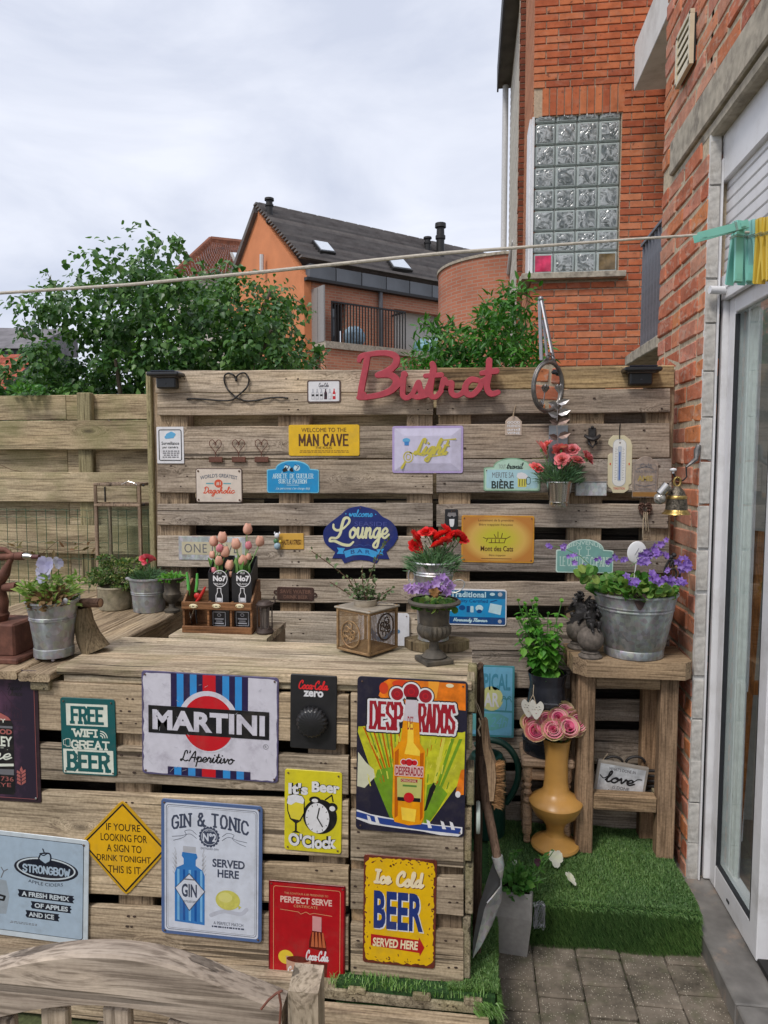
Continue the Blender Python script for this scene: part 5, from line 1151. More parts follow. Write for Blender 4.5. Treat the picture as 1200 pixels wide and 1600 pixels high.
# --- Dagoholic
PAL = ink('pale_pinkish_cream', 214,202,190); ORR = ink('orange_red', 208,84,52); SLT = ink('slate', 96,104,116)
s = Sign('cream_sign', 'cream metal sign with a red disc and red script below arched grey capitals', (306,732,378,785), YW, mat=RIM, rad=3)
s.rect(307,733,377,784, PAL, 0,3); s.text("WORLD'S GREATEST", 313,744,371,750, SLT, bold=.02, arc=4); s.ell(341.5,755.5,6.5,6.5, ORR, 1); s.text('#1', 338,752.5,345,758.5, PAL, 2, bold=.02)
s.rect(322,754.5,334,756.5, ink('teal_grey', 100,160,170), 1); s.rect(349,754.5,361,756.5, ink('teal_grey', 0,0,0), 1); s.word('Dagoholic', 317,760,367,776,.75, ORR, 1, 'cursive', italic=.25); s.rect(336,778,346,779, LGREY, 1); s.screws(SCR, 4); s.done()
# --- arched blue French sign
BLU = ink('bright_blue', 26,142,200); DBL = ink('deep_blue', 16,70,130)
def archpts(x0, x1, y0, y1, ys, c=3):
    a = [(x0, y1),(x0, ys),(x0+c*2.2, ys),(x0+c*3.4, ys-2)]; n = 14
    A = x0+(x1-x0)*.17; B = x1-(x1-x0)*.17
    arc_ = [((A+B)/2-(B-A)/2*math.cos(math.pi*k/n), ys-1-(ys-1-y0)*math.sin(math.pi*k/n)) for k in range(n+1)]
    return [(x0, y1-2),(x0, ys+1),(x0+2, ys)]+arc_+[(x1-2, ys),(x1, ys+1),(x1, y1-2),(x1-2, y1),(x0+2, y1)]
s = Sign('arched_sign', 'bright blue arched French plaque with white capitals above the cream one', (417,720,498,770), YW, mat=ink('pale_blue_edge', 110,190,220), outline=archpts(417,498,720,770,734))
o = archpts(418.2,496.8,721.4,768.8,735); s.poly(o, BLU, 0)
PB = ink('powder_blue', 190,220,230); s.word('ARRETEZ DE GUEULER', 425.5,740,490,747.5,.45, PB, 1, serif=.2); s.text('^', 439.5,736.8,442,739, PB); s.word('SUR LE PATRON', 435,749,480,755.5,.45, PB, 1, serif=.2); s.rect(448,757.6,467,758.3, PB, 1); s.text('..Le personnes c\'en charge déjà', 430,761,484,766, PB, shear=.2, bold=.01)
s.ell(449,731,5,4.5, PB, 1); s.ell(464,731,5,4.5, PB, 1); s.poly([(441,734),(447,729),(450,736),(443,738)], K, 2); s.poly([(452,733),(457,730),(459,737),(454,737)], K, 2); s.strokes([[(446,726),(452,728),(449,733)], [(461,726),(467,729),(463,734)]], .5, DBL, 3); s.done()
# --- Lounge
NVB = ink('royal_navy', 24,40,110); CBL = ink('cyan_blue', 60,160,220)
ol = [(563.5,791),(545,795),(531,806),(512,821),(505,833),(507,848),(517,858),(524,863),(519,873),(533,873),(538,881),(552,876),(563,875),(575,876),(588,880),(592,872.5),(608,873),(603,862),(614,852),(621,840),(619,826),(610,814),(597,807),(586,797)]
o2 = spl(ol[:8], 4)+ol[8:19]+spl(ol[19:]+ol[:1], 4)
s = Sign('oval_sign', 'dark blue oval bar sign with cream script and light blue ribbon', (505,790,622,881), YW, mat=NVB, outline=[tuple(p[:2]) for p in o2], bevel=.0008)
s.word('welcome', 545,796,583,808,.65, CBL, 1, 'cursive', italic=.2); s.ell(540.5,803,1,1, CBL); s.ell(587,803.5,1,1, CBL); s.text('SEASIDE', 554,815,604.5,822, ink('dim_blue', 70,80,150))
CRG = ink('cream_green', 218,218,176)
s.strokes([S_([(521,820,.7),(521.5,826,.9),(528,829,.9),(539,824,.8),(546,815,.9),(544,809.5,.9),(538,811,1.1),(534,822,1.1),(531.5,834,1),(526,841,.9),(517,841,.8),(515,846,.8),(523,846,1),(535,851,1.1),(546,852,1),(552,847,.7)])], 2.1, CRG, 1, res=.6)
s.word('ounge', 545,823,609,857,1.8, CRG, 1, 'cursive', italic=.12, res=.6)
s.strokes([S_([(x, 852+1.2*math.sin(x*.5)) for x in range(528,606,4)])], .3, ink('mid_navy', 60,90,160), .5)
s.poly([(537,862),(551,857.5),(563,856),(576,857.5),(590,862),(587,872),(575,868),(563,867),(551,868),(540,872)], CBL, 1); s.poly([(526,856),(539,857),(536,862),(537,866),(526,866),(529,861)], CBL, .5); s.poly([(588,858),(600,857),(597,862),(599,867),(589,866),(590,862)], CBL, .5)
s.text('B A R', 548,859.8,578,865.8, NVB, 2, arc=1.5); s.screws(SCR, pts=[(563.5,794)], r=1); s.done()
# --- ONE LOVE
s = Sign('zinc_sign', 'grey zinc nameplate half hidden behind the pink tulips', (279,839,383,875), YW, mat=galv('zinc_sheet', (.42,.47,.50), .4), rad=1)
s.rect(284,847,378,867, ink('stone_cream', 196,188,160), 1); s.text('ONE LOVE', 288,850,372,864, GREY, 2, spacing=1.1); s.done()
# --- figure plaque
s = Sign('figure_plaque', 'small ochre plaque with a little moulded figure at its left end', (436,834,474,858), YW, mat=ink('ochre_plaque', 214,168,74), rad=1, thick=.008, rot=-1)
s.text('HALTE AU STRESS !', 440,843,472,851, BRN, bold=.03); s.done()
for (x, y, r_, c, nme) in ((433,853,.014, ink('pale_blue', 150,175,190), 'body'),(431,845,.010, ink('green_coat', 70,120,80), 'body'),(433,836.5,.0105, WI, 'head'),(438,846,.006, ink('fig_yellow', 210,180,60), 'arm')): 
    MB().ball(onY(x, y, YW-.016), r_, 12,8,(1,.7,1.05), None, .05).build(nme, c, s.root, True)
for x in (429.5,437): LA([(.004,0),(.002,.006),(0,.009)], onY(x, 833.5, YW-.016), 6, caps=False).build('ear', WI, s.root)
# --- save water plaque (rusty cast iron)
IRN = plain('rusty_cast_iron', (.085,.045,.035), .75,.3, var=.35, scale=50, bump=.6)
RIR = plain('raised_rust', (.19,.10,.07), .7, .2, var=.2)
s = Sign('iron_plaque', 'rusty brown cast iron plaque with raised capitals and looped ends', (433,918,490,938), YW, mat=IRN, rad=3, thick=.008)
s.text('SAVE WATER', 438,921,486,927.5, RIR, 1.2, bold=.03, name='raised_lettering'); s.text('DRINK BEER', 443,930,481,935.5, RIR, 1.2, bold=.03, name='raised_lettering'); s.frame(434.5,919.5,488.5,936.5,.9, IRN, 2,2); s.ell(431.5,926,4.2,3.6, IRN, 0, hole=2.2, name='lug'); s.ell(491.5,929,4,3.6, IRN, 0, hole=2.2, name='lug'); s.done()
# --- travail / biere
MINT = ink('pale_mint', 176,208,190); LTB = ink('light_aqua', 166,204,214); CHR = ink('charcoal_green', 36,54,52)
s = Sign('arched_sign', 'pale mint arched sign with a beer mug drawing, left of the hanging carnations', (756,716,844,767), YW, mat=ink('mint_edge', 130,170,140), outline=archpts(756,844,716,767,731))
s.poly(archpts(757.5,842.5,717.5,765.5,732), MINT, 0); s.rect(760,734,840,763, LTB, .6,3); s.text('TOUT', 779,726,790,732, GREY); s.word('travail', 791,722.5,818,733,.6, CHR, 1, 'cursive', italic=.3)
s.text('MERITE SA', 769,738,803,746.5, GREY, 2); s.text('BIÈRE', 768,748.5,803,763.5, CHR, 2, bold=.03)
GLD = ink('beer_gold', 206,200,90); s.rect(809,744,823,761, GLD, 2,2); s.poly([(807,745),(809,739),(815,738),(821,740),(825,744),(822,748),(811,748)], WI, 3); s.frame(822,745,829,757,1, CHR, 2,3)
for i in range(3): s.strokes([[(812+i*4,749),(812+i*4,759)]], .5, CHR, 3)
s.screws(SCR, 4,1, [(760,735),(841,735)]); s.done()
# --- wooden tag
s = Sign('wooden_tag', 'little house-shaped pale wooden tag hanging on string', (789,650,815,681), YW, cat='tag', mat=plain('pale_wood', (.48,.38,.31), .8, var=.15, scale=60), outline=[(790,680),(790,658),(795,653),(802,650),(808,652),(815,659),(815,680)], thick=.007)
for y, t_ in ((660, 'GOOD'),(665.5, 'FRIENDS'),(671, 'and'),(676.5, 'WINE')): s.text(t_, 792.5, y-2,812.5, y+2, WI, 1, bold=.02)
s.done(); TB([onY(802,651, YW-.012), onY(804,640, YW-.004), onY(806,633, YW-.002), onY(803.5,641, YW-.006), onY(801,651, YW-.012)], .0012,5).build('string', plain('hemp_string', (.4,.3,.2), .9), s.root)
# --- Mont des Cats
AMB = ink('amber', 196,138,44, dirt=((.30,.12,.03), .6)); YG = ink('yellow_green', 190,176,40)
s = Sign('amber_sign', 'aged amber trappist beer sign with rusty brown corners', (721,806,834,879), YW, mat=AMB, rad=3)
m, t, b = nm('amber_fade_ink'); L = t.links.new; tc = mk(t, 'ShaderNodeTexCoord'); ln = mk(t, 'ShaderNodeVectorMath', operation='LENGTH'); mp = mk(t, 'ShaderNodeMapping'); mp.inputs['Scale'].default_value = (7.2,1,10.5); L(tc.outputs['Object'], mp.inputs[0]); L(mp.outputs[0], ln.inputs[0])
rp = ramp(t, [(.30, s2l((190,184,50))),(.75, s2l((208,168,86))),(1.0, s2l((184,122,54)))]); L(ln.outputs['Value'], rp.inputs[0]); L(rp.outputs[0], b.inputs['Base Color']); b.inputs['Roughness'].default_value = .4
s.rect(723,808,832,877, m, 0,3); s.text('Lancement de la première', 747,811,802,816, BRN, shear=.1); s.text('Bière trappiste française', 748,818,801,822.5, BRN, shear=.1)
s.strokes([[(762,841),(760,846)], [(762,841),(790,841),(788,848),(764,848)], [(768,847),(768,843)], [(774,847),(774,843)], [(780,847),(780,843)], [(778,841),(778,831)], [(783,841),(785,833)], [(775,840),(772,835)], [(760,842),(755,840)], [(790,842),(797,838)]], .55, BRN)
s.text('Mont des Cats', 751,853,802,861.5, BRN, bold=.02); s.text('Bière trappiste', 764,866,790,870, BRN, shear=.2); s.rect(752,872.5,800,873.3, BRN, 1); s.screws(SCR, 4,1.1); s.done()
# --- Le coin des copains
TEA = ink('faded_teal', 118,164,158); TEL = ink('teal_light', 190,214,206)
s = Sign('arched_sign', 'faded teal arched plaque behind the purple bellflowers', (869,843,958,895), YW, mat=TEL, outline=archpts(869,958,843,895,860))
s.poly(archpts(870.5,956.5,844.5,893.5,861), TEA, 0); s.text('BIENVENUE', 886,852,940,858, TEL, arc=7, bold=.02); s.word('LE COIN DES COPAINS', 874,870,953,885,.6, TEL, 1, serif=.2); s.rect(897,888,925,889, TEL, 1)
s.strokes([[(905,858),(905,868)], [(919,858),(919,868)], [(902,868),(908,868)], [(916,868),(922,868)]], .6, TEL); s.ell(905,856,4,3.5, TEL, 1, hole=.8); s.ell(919,856,4,3.5, TEL, 1, hole=.8); s.done()
# --- Traditional
s = Sign('licence_plate_sign', 'bright blue enamel sign of Norman produce with a white edge behind the iron urn', (697,921,791,977), YW, mat=WI, rad=4)
s.rect(698.6,922.8,789.4,975.2, BLU, 0,3); s.rect(698.6,964,789.4,975.2, DBL, .5,2); s.rect(698.6,923,789.4,935, ink('teal_blue', 20,96,140), .5,2); s.text('Traditional', 704,924.5,759,933.5, PB, 1.5, bold=.035, spacing=1.1)
s.text('Speciality Certified', 700,936.5,762,943, DBL, 1.5, bold=.01); s.word('Normandy Flavour', 708,965.5,762,974,.6, PB, 1.5, 'cursive', italic=.25)
s.poly([(766,942),(784,945),(782,960),(763,956)], PB, 1.2); s.poly([(695+5,944),(705,942),(709,955),(701,956)], PB, 1.2); s.ell(722,950,5,4, DBL, 1.5); s.rect(729,947,734,957, DBL, 1.5,1); s.rect(735,947,740,957, PB, 1.5,1); s.ell(749,950,6,5, PB, 1.5); s.ell(749,955,4,3, DBL, 1.8); s.ell(769,928,4,2.4, PB, 1.5); s.ell(781,928,3.5,3.2, LGREY, 1.5); s.ell(781,970,3,3, LGREY, 1.5); s.strokes([[(766,940),(776,937)]], .7, DBL, 1.5); s.done()
# --- white poster behind wire lantern
s = Sign('white_sign', 'plain white panel with a blue splash behind the wire lantern', (560,958,639,1018), YW-.01, mat=WI, rad=4)
s.strokes([S_([(580,985),(588,997),(600,998),(612,988),(622,986)])], 3.2, ink('washed_blue', 90,130,165)); s.ell(588,996,7,8, ink('washed_blue', 0,0,0), 1.5, hole=2); s.screws(SCR, 4,1); s.done()
# --- tropical bar
SKB = ink('washed_sky', 112,176,208); TQ = ink('turquoise_edge', 70,140,150)
s = Sign('beach_sign', 'turquoise beach bar sign with yellow sun and palm, half hidden by the bar end', (716,1040,803,1151), YW-.02, mat=TQ, rad=2)
s.rect(717.5,1042,800,1148, SKB, 0,2); s.text('TROPICAL', 722,1052,797,1078, ink('teal_letters', 70,140,166), 1, bold=.03); s.ell(768,1091,18,19, ink('pale_sun', 206,208,140), 1); s.text('BAR', 748,1082,780,1104, WI, 2, bold=.03); s.poly([(717.5,1108),(800,1109),(800,1112),(717.5,1111)], TQ, .7); s.poly([(717.5,1122),(745,1115),(780,1114),(795,1121),(792,1134),(770,1141),(717.5,1141)], ink('faded_green', 104,174,176), 1)
s.text('24h', 766,1120,792,1135, SKB, 2, shear=.3); s.strokes([[(790,1109),(791.5,1100),(791,1092)], S_([(791,1092),(786,1090),(784,1095)]), S_([(791,1092),(796,1090),(799,1095)]), S_([(791,1092),(788,1087),(785,1088)]), S_([(791,1092),(795,1087),(798,1088)])], .8, TQ, 2); s.done()

# ============================================================ signs on the bar
TEAL = ink('dark_teal', 22,88,90); OFFW = ink('off_white', 216,220,208)
s = Sign('green_sign', 'dark teal sign offering internet and drinks, in slab capitals', (96,1092,180,1211), YC, mat=TEAL, rad=4)
s.rect(104.5,1100.5,169,1134.5, OFFW, 0); s.word('FREE', 110,1104,163,1132,2.3, TEAL, 1, serif=.17, square=True, gap=.42, res=.6); s.word('WIFI', 112,1139,153,1152,1.35, OFFW, 1, serif=.2, square=True, res=.5); s.word('GREAT', 111,1157,171,1171,1.35, OFFW, 1, serif=.16, square=True, res=.5)
s.rect(98,1171.5,176,1209, OFFW, 0); s.word('BEER', 101.5,1174.5,172,1206,2.7, TEAL, 1, serif=.16, square=True, gap=.42, res=.6)
for r_ in (3.5,7,10.5): s.strokes([[(157+r_*math.sin(a), 1152-r_*math.cos(a)) for a in np.linspace(.05,1.5,7)]], .8, OFFW)
s.frame(102,1155,110,1168,1, OFFW, 1,2); s.frame(98.5,1157,103,1166,.8, OFFW, 1,2); s.screws(SCR, 5,1.3); s.done()
# --- Martini
CHP = ink('chalky_white', 206,204,216, dirt=((.30,.27,.34), .5)); CHE = ink('violet_grey_edge', 90,84,118, var=.3); MB_ = ink('stripe_blue', 50,140,210); MN = ink('stripe_navy', 38,28,72)
s = Sign('aperitif_sign', 'large white aperitif sign with red disc, black band and blue stripes', (221,1054,433,1216), YC, mat=CHE, rad=5, rot=1.0)
rg_ = [(223.5+ru(-1,1.2), y) for y in range(1210,1058,-7)]+[(x, 1056.5+ru(-.6,.8)) for x in range(228,428,9)]+[(431+ru(-.8,.6), y) for y in range(1060,1212,8)]+[(x, 1213.5+ru(-1,.8)) for x in range(426,226,-9)]
s.poly(rg_, CHP, 0)
cols = [MN, MB_, MN, MB_, MN, RED, MN, MB_, MN, MB_, MN]; ws = [9.5,10.5,10,10.5,9.5,20,10.5,10.5,9,10.5,9.5]
for (x0, y0, y1, sc) in ((267,1055.5,1107,1.0),(261.5,1202,1214.5,1.08)):
    x = x0
    for c, w_ in zip(cols, ws): s.rect(x, y0, x+w_*sc, y1, c, 1); x += w_*sc
s.ell(325.5,1128,47,48, CHP, 2,48); s.ell(325.5,1130.5,40,43, RED, 3,48); s.rect(231.5,1107,419.5,1150, K, 4)
s.text('MARTINI', 238,1113,413,1144.5, CHP, 5, bold=.045, spacing=1.05); s.ell(414.5,1161,4,4, GREY, 2, hole=.6); s.text('R', 413,1159,416,1163, GREY, 2)
s.word("L'Aperitivo", 281,1174,367,1200,.95, K, 2, 'cursive', italic=.22)
for _ in range(30): x, y = ru(226,430), ru(1058,1212); s.strokes([[(x, y),(x+ru(-7,7), y+ru(-7,7))]], .22, LGREY, 6)
s.screws(SCR, 5.5,1.6); s.done()
# --- Coke zero opener
s = Sign('wall_bottle_opener', 'black wall bottle opener with red script and big round cap catcher', (454,1056,525,1170), YC, cat='bottle opener', mat=plain('matt_black_enamel', (.02,.02,.022), .35, var=.2), rad=2, thick=.008, rot=1)
s.word('Coca-Cola', 466,1063,513,1078,1.0, ink('bright_red', 220,40,46), 1, 'cursive', italic=.25, res=.4); s.text('zero', 474,1079.5,505,1089, WI, 1, bold=.04); s.done()
c = onY(488,1128, YC-.012); kb = MB(); n = 21
for k, (r_, d) in enumerate(((.043,0),(.043,.006),(.038,.014),(.033,.018),(.0,.019))):
    for j in range(n*4): a = 2*math.pi*j/(n*4); rr = r_*(1+(.045*math.cos(a*n) if k < 3 else 0)); kb.v.append((c.x+rr*math.cos(a), c.y-d, c.z+rr*math.sin(a)))
for i in range(4):
    for j in range(n*4): kb.f.append((i*n*4+j, i*n*4+(j+1) % (n*4),(i+1)*n*4+(j+1) % (n*4),(i+1)*n*4+j))
kb.build('cap', plain('satin_black', (.018,.018,.02), .3), s.root, True)
# --- beer o'clock
LEM = ink('lemon', 214,202,40)
s = Sign('alarm_clock_sign', 'small lemon yellow sign with a goblet and an alarm clock drawing', (445,1205,533,1331), YC, mat=LEM, rad=4, rot=1)
for lv, m_, le in ((1, K, 1.7),(2, WI, -.1)):
    s.text("It's", 450.5,1225,481,1243, m_, lv, bold=.10 if lv == 1 else .045); s.text('Beer', 487,1221,530,1238, m_, lv, bold=.10 if lv == 1 else .045, arc=1); s.text("O'Clock", 451,1302,526,1323, m_, lv, bold=.10 if lv == 1 else .045, arc=-3)
s.ell(500,1275,26.5,27, K, 1,40); s.ell(496,1277.5,18.5,23.5, WI, 2,40)
for k in range(12): a = k*math.pi/6; s.strokes([[(496+15.5*math.sin(a), 1277.5-20*math.cos(a)),(496+17*math.sin(a), 1277.5-22*math.cos(a))]], .5, K, 3)
s.strokes([[(496,1277),(499,1262)], [(496,1277),(504,1290)]], 1.0, K, 3); s.ell(492,1249.5,9,5.5, K, 1.5); s.ell(492,1250.5,5,3, WI, 2); s.ell(519,1259,8,7, K, 1.5); s.ell(519,1261,4.5,4, WI, 2); s.strokes([[(508,1248),(518,1240),(520,1250)]], .9, K, 1.5)
s.poly([(448,1252),(452,1244),(460,1242),(472,1244),(476,1250),(476,1272),(470,1284),(464,1288),(464,1300),(470,1303),(456,1303),(461,1300),(461,1288),(453,1282),(449,1270)], K, 1); s.poly([(449.5,1254),(474.5,1254),(474.5,1271),(468,1283),(455,1281),(450.5,1269)], ink('beer_lemon', 222,206,60), 2); s.poly([(448.5,1258),(450,1246),(460,1243),(472,1245),(475.5,1251),(474,1257),(462,1255),(455,1260)], WI, 3)
s.screws(SCR, 5,1.5); s.done()
# --- Desperados
DK_ = ink('midnight_blue', 34,32,52); ORF = ink('festival_orange', 226,120,24, var=.3); LIM = ink('lime_yellow', 190,190,40, var=.25); LIG = ink('lime_green', 110,150,34, var=.2); MARO = ink('maroon', 156,26,42); BGL = ink('beer_amber', 232,152,18, rough=.25, var=.12); BGH = ink('beer_bright', 246,208,70, rough=.25); BGD = ink('beer_dark', 190,96,12, rough=.25)
s = Sign('beer_poster_sign', 'largest beer sign, a golden bottle over lime rays, at the right end of the bar', (557,1062,727,1303), YC, mat=DK_, rad=6, rot=.8)
s.poly([(590,1090),(598,1068),(606,1063.5),(724,1065),(725,1106),(600,1100)], ORF, 1); s.ell(598,1078,7,9, ink('hot_red', 214,66,30), 2); s.ell(625,1070,14,6, ink('hot_red', 0,0,0), 2); s.ell(700,1069,6,3, CRE, 2); s.poly([(667,1064),(684,1064),(680,1090),(668,1088)], ink('pale_orange', 240,160,50), 2)
s.poly([(559,1140),(575,1138),(720,1140),(725,1138),(725,1212),(712,1226),(672,1286),(612,1284),(582,1214),(558,1148)], LIM, 1)
for k in range(11): x = 566+k*7; s.poly([(x, 1140),(x+2.4,1140),(618-k*1.2+k*2,1250),(615-k*1.2+k*2,1250)], LIG if k % 2 else BGD, 1.6)
for a, c in ((690,1.0),(704,.6),(716,.8)): s.poly([(a, 1150),(a+5,1150),(668+c*3,1282),(664+c*3,1282)], LIG if c < .9 else ink('pale_lime', 212,206,80), 1.6)
s.poly([(612,1200),(640,1215),(650,1245),(640,1284),(612,1284),(585,1222),(590,1206)], LIG, 1.8); s.poly([(668,1225),(680,1220),(690,1226),(700,1236),(684,1266),(670,1286),(664,1284)], LIG, 1.8); s.poly([(672,1230),(678,1220),(682,1226),(668,1264),(664,1266)], K, 2)
s.poly([(559,1180),(572,1196),(584,1206),(586,1218),(570,1236),(558,1234)], ink('pale_smoke', 206,206,180), 1.6); s.poly([(714,1224),(720,1198),(725,1196),(725,1236),(712,1238)], ORF, 2.2); s.ell(716,1236,4,5, WI, 2.4)
BLP = ink('print_blue', 40,66,140)
s.poly([(557.5,1271),(580,1277),(620,1282),(680,1286),(724,1287),(724,1297),(718,1302),(690,1302),(660,1298),(620,1296),(580,1293),(557.5,1286)], WI, 2); s.poly([(557.5,1274),(590,1281),(650,1286),(722,1289),(720,1298),(660,1296),(600,1292),(557.5,1283)], BLP, 2.6)
for x in (574,586,668,690,704): s.poly([(x, 1279),(x+5,1281),(x+9,1292),(x+3,1292)], WI, 3)
for _ in range(70): x, y = ru(570,715), ru(1150,1225); s.strokes([[(x, y),(x+(x-645)*-.05, y+ru(4,14))]], ru(.3,.9), random.choice((LIG, BGD, ink('pale_lime', 0,0,0), ink('pale_lime', 0,0,0))), 1.9)
# lettering: shadow, white outline, red faces
for (m_, lv, le) in ((K, 3.2,5.0),(WI, 3.8,3.2),(MARO, 4.4,-.2)):
    for t_, x0, x1 in (('DESP', 575,629),('ERADOS', 637,710)):
        if t_ == 'ERADOS': t_, x0 = 'RADOS', 651
        s.word(t_, x0,1098, x1,1143,2.7, m_, lv, serif=.1, level=le, square=True, gap=.42, res=.7)
for cx_, cy_, r_ in ((619,1086,9.5),(641,1081,12),(663,1087,10)):
    s.ell(cx_, cy_, r_+4.2, r_+4.2, K, 3.0+.02*cx_/100); s.ell(cx_, cy_, r_+2.8, r_+2.8, WI, 3.6+.0005*cx_)
for cx_, cy_, r_ in ((619,1086,9.5),(663,1087,10),(641,1081,12)): s.ell(cx_, cy_, r_, r_, MARO, 4.6+.0004*cx_); s.ell(cx_, cy_, r_*.45, r_*.45, RED, 5.4, hole=1.2)
# bottle
GW_ = ink('clear_glass_print', 206,198,206, rough=.25)
s.poly([(634,1089),(650,1091),(651,1105),(654,1132),(656,1160),(664,1172),(664,1276),(660,1287),(640,1290),(618,1286),(614,1274),(615,1172),(626,1158),(629,1128),(632,1104)], BGL, 6)
s.poly([(633,1091),(650,1093),(651,1105),(653.5,1128),(629.5,1126),(632,1104)], GW_, 6.6); s.poly([(637,1128),(645,1129),(646,1160),(656,1172),(656,1180),(632,1178),(636,1160)], BGH, 6.6); s.poly([(617,1176),(623,1170),(623,1276),(618,1280)], BGD, 6.6); s.poly([(656,1176),(662,1174),(662,1276),(658,1282)], BGD, 6.6); s.poly([(628,1262),(652,1264),(650,1284),(630,1282)], BGH, 6.6)
s.rect(633,1089,650,1093.5, K, 7,1); s.text('DES', 636,1119,645,1140, MARO, 7.2); s.rect(617,1196,662,1213, ink('label_pink', 216,180,176), 7.2,1); s.text('DESPERADOS', 618.5,1198,661,1211.5, MARO, 7.8, bold=.02)
for cx_, r_ in ((631,4.2),(639.5,5.5),(648,4.2)): s.ell(cx_, 1191, r_+1, r_+1, WI, 7.5); s.ell(cx_, 1191, r_, r_, RED, 8)
s.poly([(621,1215),(660,1216),(659,1252),(622,1250)], ink('label_green', 190,190,110), 7.2); s.rect(627,1217,653,1222, MARO, 7.6); s.rect(630,1226,652,1229, ink('leaf_green', 90,130,60), 7.6); s.rect(622,1246,658,1252, K, 7.6,1); s.ell(640,1246,8,8, RED, 8.2); s.text('ORIGINAL', 628,1217.6,652,1221.4, CRE, 8)
s.screws(SCR, 7,1.5); s.done()
# --- Ice cold beer
SYL = ink('signal_yellow', 226,180,14); RST = ink('rust_brown', 104,46,34, var=.3); BBL = ink('strong_blue', 30,52,120)
s = Sign('yellow_beer_sign', 'rusty-edged yellow sign with huge blue capitals and a red arrow, below the bottle sign', (568,1340,680,1509), YC, mat=RST, rad=4, rot=.8)
def ragged(x0, y0, x1, y1, r, a=1.6, n=26):
    o = []; base_ = Sign.rr(None, x0, y0, x1, y1, r)
    for i in range(len(base_)):
        p, q = base_[i], base_[(i+1) % len(base_)]; k = max(1, int(math.hypot(q[0]-p[0], q[1]-p[1])/3.2))
        for j in range(k): f = j/k; o.append((p[0]+(q[0]-p[0])*f+ru(-a, a), p[1]+(q[1]-p[1])*f+ru(-a, a)))
    return o
s.poly(ragged(570.5,1343.5,677,1505,11), SYL, 1)
for _ in range(60):
    e = random.choice('lrtb'); x = {'l': 572+abs(random.gauss(0,5)), 'r': 676-abs(random.gauss(0,5))}.get(e, ru(575,672)); y = {'t': 1345+abs(random.gauss(0,5)), 'b': 1504-abs(random.gauss(0,6))}.get(e, ru(1350,1500)); s.strokes([[(x, y),(x+ru(-2.5,2.5), y+ru(-2.5,2.5))]], ru(.4,1.1), RST, 1.6)
IVO = ink('ivory', 236,220,184)
for dx, m_, lv in ((1.0, RST, 2),(0, IVO, 2.6)): s.word('Ice', 583+dx, 1360+dx, 612+dx, 1384+dx, 2.3, m_, lv, 'cursive', italic=.1, res=.5); s.word('Cold', 618+dx, 1360+dx, 662+dx, 1386+dx, 2.3, m_, lv, 'cursive', italic=.1, res=.5)
for (dx, m_, lv) in ((1.8, WI, 2),(0, BBL, 2.6)): s.text('BEER', 584+dx, 1394+dx, 661+dx, 1453+dx, m_, lv, bold=.035, spacing=1.02)
s.poly([(580,1463),(655,1466),(655,1461),(664,1477),(657,1491),(656,1486),(580,1481)], ink('arrow_red', 176,24,30), 2); s.text('SERVED HERE', 583,1468,654,1482, IVO, 2.6, bold=.035, shear=.1); s.done()
# --- Perfect serve
CRD = ink('deep_cola_red', 176,16,28, rough=.3, var=.1); CRDD = ink('dark_cola_red', 110,12,22, rough=.3)
s = Sign('red_serving_sign', 'tall red soft drink sign with bottle, glass and lemon behind the bench post', (420,1381,538,1550), YC, mat=CRDD, rad=2, rot=.8)
s.rect(422,1383,536,1548, CRD, 0,1); GO = ink('gold_line', 214,168,120)
s.frame(427,1388,531,1545,.7, GO, 1,4); s.text('PERFECT SERVE', 438,1403,518,1413, ink('pinkish_white', 226,190,180), 1, bold=.03); s.text('CERTIFICATE', 459,1415,496,1419, GO); s.text('THE CONTOUR & BE PRESENTED TO', 444,1396.5,512,1399.5, GO); s.strokes([[(438,1424),(466,1426),(470,1429),(478,1425),(484,1428),(490,1426),(518,1428)]], .35, GO)
s.poly([(488,1430),(502,1431),(503,1452),(509,1470),(512,1500),(510,1530),(484,1528),(482,1500),(483,1470),(488,1452)], ink('cola_bottle', 96,28,20, rough=.25), 1); s.poly([(488,1430),(502,1431),(502,1454),(488,1453)], ink('glass_pink', 210,150,150), 1.5)
for k in range(4): s.poly([(488+k*5,1455),(490+k*5,1455),(491+k*6,1478),(486+k*6,1478)], ink('cola_amber', 190,100,60), 1.8)
s.poly([(480,1480),(512,1484),(513,1502),(480,1500)], CRD, 2); s.word('Coca-Cola', 478,1483,514,1500,.9, WI, 2.6, 'cursive', italic=.25, res=.4)
s.ell(447,1498,12,11, ink('lemon_slice', 228,196,60), 1.6); s.poly([(447,1496),(486,1498),(484,1545),(450,1543)], ink('tumbler', 190,150,130, rough=.2), 2); s.ell(466,1500,18,5, ink('cola_bottle', 0,0,0), 2.6); s.word('Coca-Cola', 450,1511,484,1524,.8, WI, 3, 'cursive', italic=.2, res=.4); s.screws(SCR, 4,1.3); s.done()
